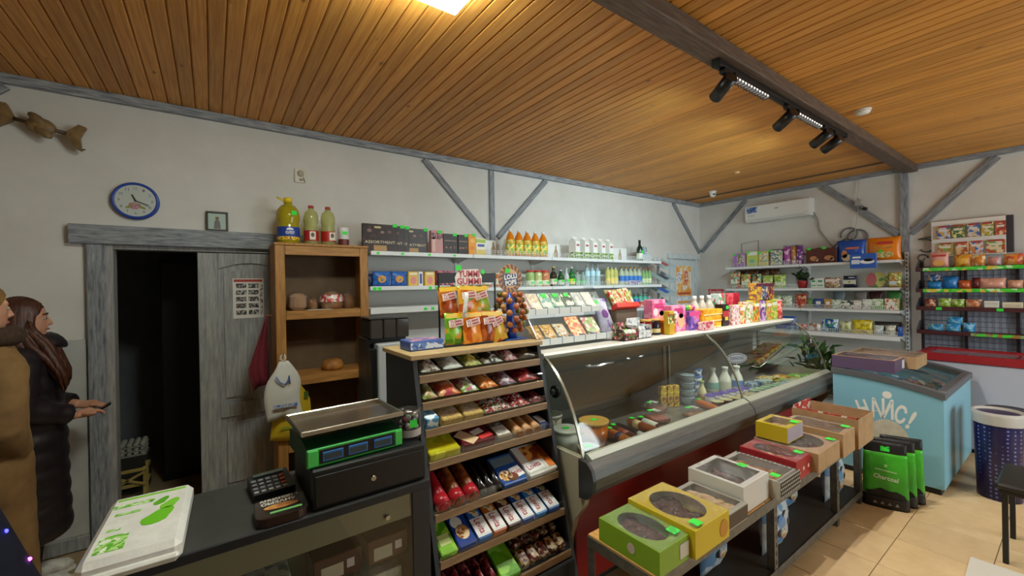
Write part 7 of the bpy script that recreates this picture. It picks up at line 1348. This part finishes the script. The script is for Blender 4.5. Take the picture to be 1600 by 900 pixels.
# dim room behind the doorway
eg = thing('egg_tray', 'stack of pale egg trays in the dark back room', 'egg trays', (-.60, 4.75, .30))
for k in range(3):
    em = MB(); em.rbox(-.13, -.10, .035*k, .13, .10, .035*k+.006, .002)
    for i in range(6):
        for j in range(5): em.lathe([(.016, 0), (.020, .02), (.010, .03)], 6, (-.108+.043*i, -.08+.04*j, .035*k+.005))
    obj('tray', em, plain('#b0aca0', .8), eg)
obj('carton', MB().rbox(-.14, -.11, -.299, .14, .11, -.001, .004), plain('#2f2a25', .7), eg)
wc = thing('wooden_crate', 'yellowish slatted crate with crossed slats in the dark back room', 'crate', (-.56, 4.50, 0)); PINE = noisy('pine_crate', [(.3, '#a8904c'), (.7, '#c8b068')], 8, rough=.6)
for x0 in (-.10, .09): 
    for y0 in (-.08, .07): obj('post', MB().rbox(x0, y0, 0, x0+.02, y0+.02, .27, .002), PINE, wc)
for z in (.0, .13, .245): obj('slat', MB().rbox(-.10, -.094, z, .11, -.081, z+.025, .002), PINE, wc); obj('slat', MB().rbox(.111, -.08, z, .122, .09, z+.025, .002), PINE, wc)
for s in (-1, 1): obj('cross_slat', MB().rbox(-.10, -.106, -.009, .11, -.095, .009, .002), PINE, wc, (0, 0, .19), (0, R(s*24), 0))
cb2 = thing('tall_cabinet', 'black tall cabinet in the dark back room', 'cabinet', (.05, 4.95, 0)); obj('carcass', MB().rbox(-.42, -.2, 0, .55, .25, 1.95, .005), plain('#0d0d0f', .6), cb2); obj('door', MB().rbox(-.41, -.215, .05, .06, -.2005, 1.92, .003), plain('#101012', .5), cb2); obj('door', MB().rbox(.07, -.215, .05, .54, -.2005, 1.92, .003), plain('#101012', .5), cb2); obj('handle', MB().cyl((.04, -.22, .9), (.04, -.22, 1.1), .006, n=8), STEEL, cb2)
nv = thing('cone_decoration', 'dark navy cone shaped decoration with small glowing lights beside the counter', 'decoration', (-.86, 2.22, 0)); obj('cone', MB().lathe([(.35, 0), (.36, .02), (.36, .52), (.324, .632), (.243, .891), (.14, 1.22), (.01, 1.62)], 28), noisy('navy_fabric', [(.3, '#0d1024'), (.7, '#171b38')], 40, rough=.8), nv)
for p, c in (((.262, .002, .829), '#2a2aff'), ((.302, .058, .686), '#e040ff')):
    obj('light_bulb', shared(('bulb',), lambda: MB().ball((0, 0, 0), .007, 8, 5)), emis(c, 6.0), nv, p)
# ------------------------------------------------------------------ people
def remeshed(name, mb, voxel, smooth_iter):
    me = mb.mesh(name); o = bpy.data.objects.new(name, me); COL.objects.link(o)
    rm = o.modifiers.new('r', 'REMESH'); rm.mode = 'VOXEL'; rm.voxel_size = voxel; rm.use_smooth_shade = True
    s = o.modifiers.new('s', 'SMOOTH'); s.iterations = smooth_iter; s.factor = .5
    dg = bpy.context.evaluated_depsgraph_get(); dg.update(); m2 = bpy.data.meshes.new_from_object(o.evaluated_get(dg)); bpy.data.objects.remove(o)
    m2.name = name; m2.materials.clear(); m2.materials.append(None)
    m2.polygons.foreach_set('use_smooth', [True]*len(m2.polygons)); return m2
def ell(rings, n=20):
    """closed loft through ellipses (cx, cy, z, rx, ry)"""
    mb = MB(); vs = []; fs = []
    for cx, cy, z, rx, ry in rings:
        for i in range(n): a = 2*PI*i/n; vs.append((cx+rx*math.cos(a), cy+ry*math.sin(a), z))
    for j in range(len(rings)-1):
        for i in range(n): k = (i+1) % n; fs.append((j*n+i, j*n+k, (j+1)*n+k, (j+1)*n+i))
    fs += [tuple(range(n))[::-1], tuple((len(rings)-1)*n+i for i in range(n))]
    return mb.add(vs, fs, True)
def join(a, b): o = len(a.v); a.v += b.v; a.f += [tuple(i+o for i in f) for f in b.f]; a.sm += b.sm; return a
def hand(mb, wrist, d, side):
    """palm with four fingers and a thumb, lightly curled; d = pointing direction, fingers curl downwards and inwards"""
    d = Vector(d).normalized(); up = Vector((0, 0, 1)); lat = d.cross(up).normalized()*side   # towards the little finger
    w = Vector(wrist); palm = w+d*.075
    mb.taper([w, w+d*.03, palm, palm+d*.012], [.024, .03, .034, .026], 10, (1, .55) if abs(lat.z) < .5 else (.55, 1))
    curl = (-up*.55-lat*.45).normalized()
    for k, (o, L) in enumerate(((-.024, .062), (-.008, .070), (.008, .066), (.024, .052))):
        b = palm+lat*o; p1 = b+d*L*.45; p2 = p1+(d*.55+curl*.6)*L*.38; p3 = p2+(d*.1+curl)*L*.28
        mb.taper([b-d*.01, p1, p2, p3], [.0095, .009, .0082, .006], 8)
    tb0 = w+d*.025-lat*.026; tb1 = tb0+(d*.6-lat*.65).normalized()*.034; tb2 = tb1+(d*.9+lat*.15-up*.2).normalized()*.03
    mb.taper([tb0, tb1, tb2], [.012, .0105, .0075], 8)
def person(name, label, loc, rz, H, coat, hair, build, pose, lower):
    """facing -y before turning; H = standing height"""
    s = H/1.62; t = thing(name, label, 'person', loc, (0, 0, rz))
    b = MB()
    join(b, ell([(0, 0, .74, .10, .08), (0, 0, .80, .16, .11), (0, 0, .90, .165, .115), (0, 0, 1.03, .13, .10), (0, 0, 1.18, .15, .11), (0, 0, 1.28, .16, .105), (0, 0, 1.34, .14, .085), (0, .005, 1.375, .065, .06), (0, 0, 1.42, .05, .052), (0, -.005, 1.46, .05, .055)]))
    hz = 1.515
    join(b, ell([(0, -.012, hz-.105, .022, .03), (0, -.018, hz-.095, .042, .060), (0, -.012, hz-.06, .060, .082), (0, -.004, hz-.02, .068, .092), (0, 0, hz+.02, .073, .098), (0, .004, hz+.06, .068, .090), (0, .006, hz+.09, .050, .066), (0, .006, hz+.105, .022, .03)]))
    b.taper([(0, -.092, hz+.012), (0, -.104, hz-.012), (0, -.112, hz-.026), (0, -.094, hz-.036)], [.008, .010, .012, .008], 8)     # nose
    b.taper([(-.02, -.086, hz-.058), (0, -.092, hz-.056), (.02, -.086, hz-.058)], [.006, .009, .006], 8); b.ball((0, -.078, hz-.088), .018, 8, 6)   # lips, chin
    for sx in (-1, 1):
        b.ball((sx*.073, .004, hz-.018), .022, 8, 6, (.4, .8, 1.3)); b.ball((sx*.03, -.080, hz+.026), .018, 8, 6, (1.3, .6, .5))
        b.taper([(sx*.085, 0, .84), (sx*.09, -.01, .66), (sx*.088, -.012, .46), (sx*.088, .01, .30), (sx*.088, .012, .10), (sx*.088, .005, .06)], [.095, .085, .060, .055, .040, .040], 12)
        b.taper([(sx*.088, .045, .035), (sx*.088, -.02, .04), (sx*.09, -.10, .028), (sx*.09, -.15, .022)], [.035, .038, .034, .022], 10)
        sh, el, wr, hd = pose[sx]
        b.taper([(sx*.13, 0, 1.31), sh, el, wr], [.06, .052, .042, .027], 12)
        hand(b, wr, hd, sx)
    M = Matrix.Scale(s, 4); b.xf(M); body = obj('body', remeshed('body', b, .0065, 3), SKIN, t)
    # coat
    c = MB(); q = build; rings = []
    zb = q['hem']; zz = zb; n = int((1.36-zb)/.022)
    def rad(z):
        P_ = [(zb, .225, .185), (.55, .215, .175), (.85, .215, .170), (1.02, .195, .155), (1.2, .205, .155), (1.29, .20, .14), (1.36, .15, .11)]
        for i in range(len(P_)-1):
            if P_[i][0] <= z <= P_[i+1][0]: f = (z-P_[i][0])/(P_[i+1][0]-P_[i][0]); return P_[i][1]+(P_[i+1][1]-P_[i][1])*f, P_[i][2]+(P_[i+1][2]-P_[i][2])*f
        return P_[-1][1], P_[-1][2]
    for i in range(n+1):
        z = zb+(1.36-zb)*i/n; rx, ry = rad(z); k = q['puff']*abs(math.sin(PI*z/.10)); rings.append((0, 0, z, rx*q['w']+k, ry*q['w']+k))
    rings += [(0, .005, 1.385, .095, .09), (0, .005, 1.415, .085, .085)] if q['collar'] else [(0, .005, 1.385, .09, .085)]
    join(c, ell(rings, 28))
    for sx in (-1, 1):
        sh, el, wr, hd = pose[sx]; P0, P1, P2, P3 = [Vector(v) for v in ((sx*.13, 0, 1.30), sh, el, wr)]; pts = []; rr_ = []
        for i in range(25):
            f = i/24*3; k = min(2, int(f)); u = f-k; A_ = (P0, P1, P2, P3); p = A_[k].lerp(A_[k+1], u); pts.append(p); r0 = (.085, .082, .072, .052); rr_.append((r0[k]+(r0[k+1]-r0[k])*u)*q['w']+q['puff']*.7*abs(math.sin(i*.9)))
        c.taper(pts[:-1], rr_[:-1], 14)
    c.xf(M); obj('coat', remeshed('coat', c, .010, 2), coat, t)
    for e in q['extra']: e(t, s)
    # shoes and trousers
    for sx in (-1, 1):
        obj('trouser_leg', MB().taper([(sx*.088, 0, .60), (sx*.088, .0, .30), (sx*.088, .012, .085)], [.085, .070, .060], 14).xf(M), lower[0], t)
        sh_ = obj('shoe', MB().taper([(sx*.089, .085, .045), (sx*.089, .06, .052), (sx*.089, 0, .056), (sx*.091, -.08, .044), (sx*.092, -.15, .036), (sx*.092, -.175, .030)], [.030, .046, .050, .045, .036, .015], 14).xf(M), lower[1], t)
        obj('sole', MB().prism([(sx*.091+.045*math.cos(2*PI*i/20), -.045+.14*math.sin(2*PI*i/20)) for i in range(20)], 'z', .0, .02).xf(M), plain('#d8d4cc', .6), sh_)
    # eyes
    for sx in (-1, 1):
        obj('eye', MB().ball((sx*.031, -.0855, hz+.004), .0085, 10, 6).xf(M), plain('#9c8f86', .4), t); obj('iris', MB().ball((sx*.031, -.0945, hz+.004), .0045, 8, 5).xf(M), plain('#2a1a12', .2), t); obj('eyebrow', MB().taper([(sx*.014, -.096, hz+.028), (sx*.032, -.095, hz+.033), (sx*.05, -.084, hz+.028)], .0035, 6).xf(M), plain('#2a170f', .7), t)
    obj('lips', MB().taper([(-.022, -.092, hz-.058), (0, -.0995, hz-.056), (.022, -.092, hz-.058)], [.003, .006, .003], 8).xf(M), plain('#9c5a52', .5), t)
    # hair: a thick shell open at the face
    vs = []; fs = []; rows, cols = hair['rows'], 44
    for j in range(rows+1):
        v = j/rows
        for i in range(cols+1):
            u = i/cols
            if v < .42:
                th = v/.42*PI*.5; zc = hz+.012; rx, ry, rzz = .090, .112, .118; z = zc+rzz*math.cos(th); sc_ = math.sin(th)
            else:
                f = (v-.42)/.58; z = hz+.012-f*hair['len']; sc_ = 1.0; rx, ry = .090+hair['flare']*f, .112+hair['flare']*.4*f
            g = hair['gap']*min(1, max(0, (v-.20)/.22)); a = -PI/2+g+(2*PI-2*g)*u
            wv = 1+.022*math.sin(a*23+3*v)+.012*math.sin(a*11+9*v); vs.append((rx*sc_*wv*math.cos(a), .010+ry*sc_*wv*math.sin(a)*(1-.12*max(0, v-.42)), z+.004*math.sin(a*17)))
    for j in range(rows):
        for i in range(cols): a = j*(cols+1)+i; fs.append((a, a+cols+1, a+cols+2, a+1))
    ho = obj('hair', MB().add(vs, fs, True).xf(M), hair['mat'], t); so = ho.modifiers.new('thickness', 'SOLIDIFY'); so.thickness = .014; so.offset = -1
    return t
def front_locks(t, s, mat):
    for sx in (-1, 1):
        for k in range(7):
            o = (k-3)/3; dx, dy = .018*math.sin(k*2.1), .020*o
            obj('hair_lock', MB().taper([(sx*.068, .01+.03*o, 1.53), (sx*.086, -.015+.035*o, 1.45), (sx*(.116+dx), -.06+.03*o+dy, 1.37), (sx*(.140+dx), -.115+dy, 1.29), (sx*(.146+dx), -.152+dy*.8, 1.20+.01*k % .03), (sx*(.142+dx*.5), -.165+dy*.6, 1.10+.012*abs(k-3))], [.014, .019, .021, .020, .015, .004], 9).xf(Matrix.Scale(s, 4)), mat, t)
def hairmat(key, stops):
    return noisy(key, stops, 9, (9, 9, .8), .45, .4, .01)
PUFF = noisy('dark_plum_puffer', [(.3, '#151014'), (.7, '#221a1f')], 26, rough=.45, bmp=.25, bdist=.006)
pose_w = {1: ((.195, 0, 1.27), (.225, .02, 1.05), (.075, -.21, .985), (-.45, -1, -.1)), -1: ((-.195, 0, 1.27), (-.225, .0, 1.05), (-.085, -.20, .955), (.5, -1, .02))}
WHAIR = hairmat('reddish_brown_hair', [(.3, '#2a120b'), (.55, '#4c2412'), (.8, '#8a5c2e')])
def w_extra(t, s):
    front_locks(t, s, WHAIR); hd = MB()
    hd.ball((0, .10, 1.35), .10, 14, 8, (1.4, .6, .8)); obj('hood', hd.xf(Matrix.Scale(s, 4)), PUFF, t)
    obj('collar_flap', MB().taper([(-.09, -.06, 1.40), (-.05, -.115, 1.395), (0, -.135, 1.39), (.05, -.115, 1.395), (.09, -.06, 1.40)], [.024, .034, .038, .034, .024], 12, (1.5, .7)).xf(Matrix.Scale(s, 4)), PUFF, t)
person('person', 'person with long reddish brown hair in a long dark puffer coat beside the doorway', (-.865, 3.49, .0005), R(98), 1.62, PUFF, {'rows': 22, 'len': .40, 'flare': .085, 'gap': .95, 'mat': WHAIR}, {'hem': .30, 'puff': .010, 'w': .97, 'collar': True, 'extra': [w_extra]}, pose_w, (plain('#14110f', .8), noisy('pale_sneaker', [(.3, '#a8a69a'), (.7, '#d8d6cc')], 30, rough=.6)))
wh = Matrix.Rotation(R(98), 4, 'Z') @ Vector((-.0, -.30, .945)); tag(obj('phone', MB().rbox(-.034, -.005, -.06, .034, .005, .06, .004), plain('#0d0d0f', .25), None, (-.865+wh.x, 3.49+wh.y, wh.z+.006), (R(60), 0, R(98))), 'small black phone held between the hands of the dark coated person', 'phone')
TAN = noisy('tan_sheepskin', [(.25, '#443018'), (.45, '#74552e'), (.7, '#8c6b3e')], 5, rough=.85, bmp=.3, bdist=.01, detail=6)
pose_t = {1: ((.19, 0, 1.27), (.215, .02, 1.03), (.13, -.07, .90), (-.9, -.1, -.4)), -1: ((-.19, 0, 1.27), (-.215, .02, 1.03), (-.13, -.07, .90), (.9, -.1, -.4))}
def t_extra(t, s):
    f = noisy('dark_fur', [(.3, '#2a1d12'), (.7, '#4a3420')], 50, rough=.9, bmp=.6); M = Matrix.Scale(s, 4)
    obj('fur_collar', MB().ring((0, .01, 0), .115, .042, 24, 10, 'z').move(0, 0, 1.40).xf(M), f, t); obj('grey_hood', MB().ball((0, .105, 1.40), .09, 14, 8, (1.3, .7, .9)).xf(M), plain('#8b8a86', .8), t)
    pass
    obj('patch', MB().rbox(.16, -.152, 1.17, .20, -.10, 1.23, .006).xf(M), plain('#3a2f1c', .7), t)
person('person', 'person with short fair hair in a tan sheepskin coat at the edge of the room', (-.85, 2.86, .0005), R(128), 1.70, TAN, {'rows': 16, 'len': .075, 'flare': .0, 'gap': 1.15, 'mat': hairmat('fair_hair', [(.3, '#5e4320'), (.6, '#8d6a34'), (.8, '#a98748')])}, {'hem': .30, 'puff': .003, 'w': .90, 'collar': False, 'extra': [t_extra]}, pose_t, (plain('#1b1a1c', .8), plain('#2a211a', .6)))
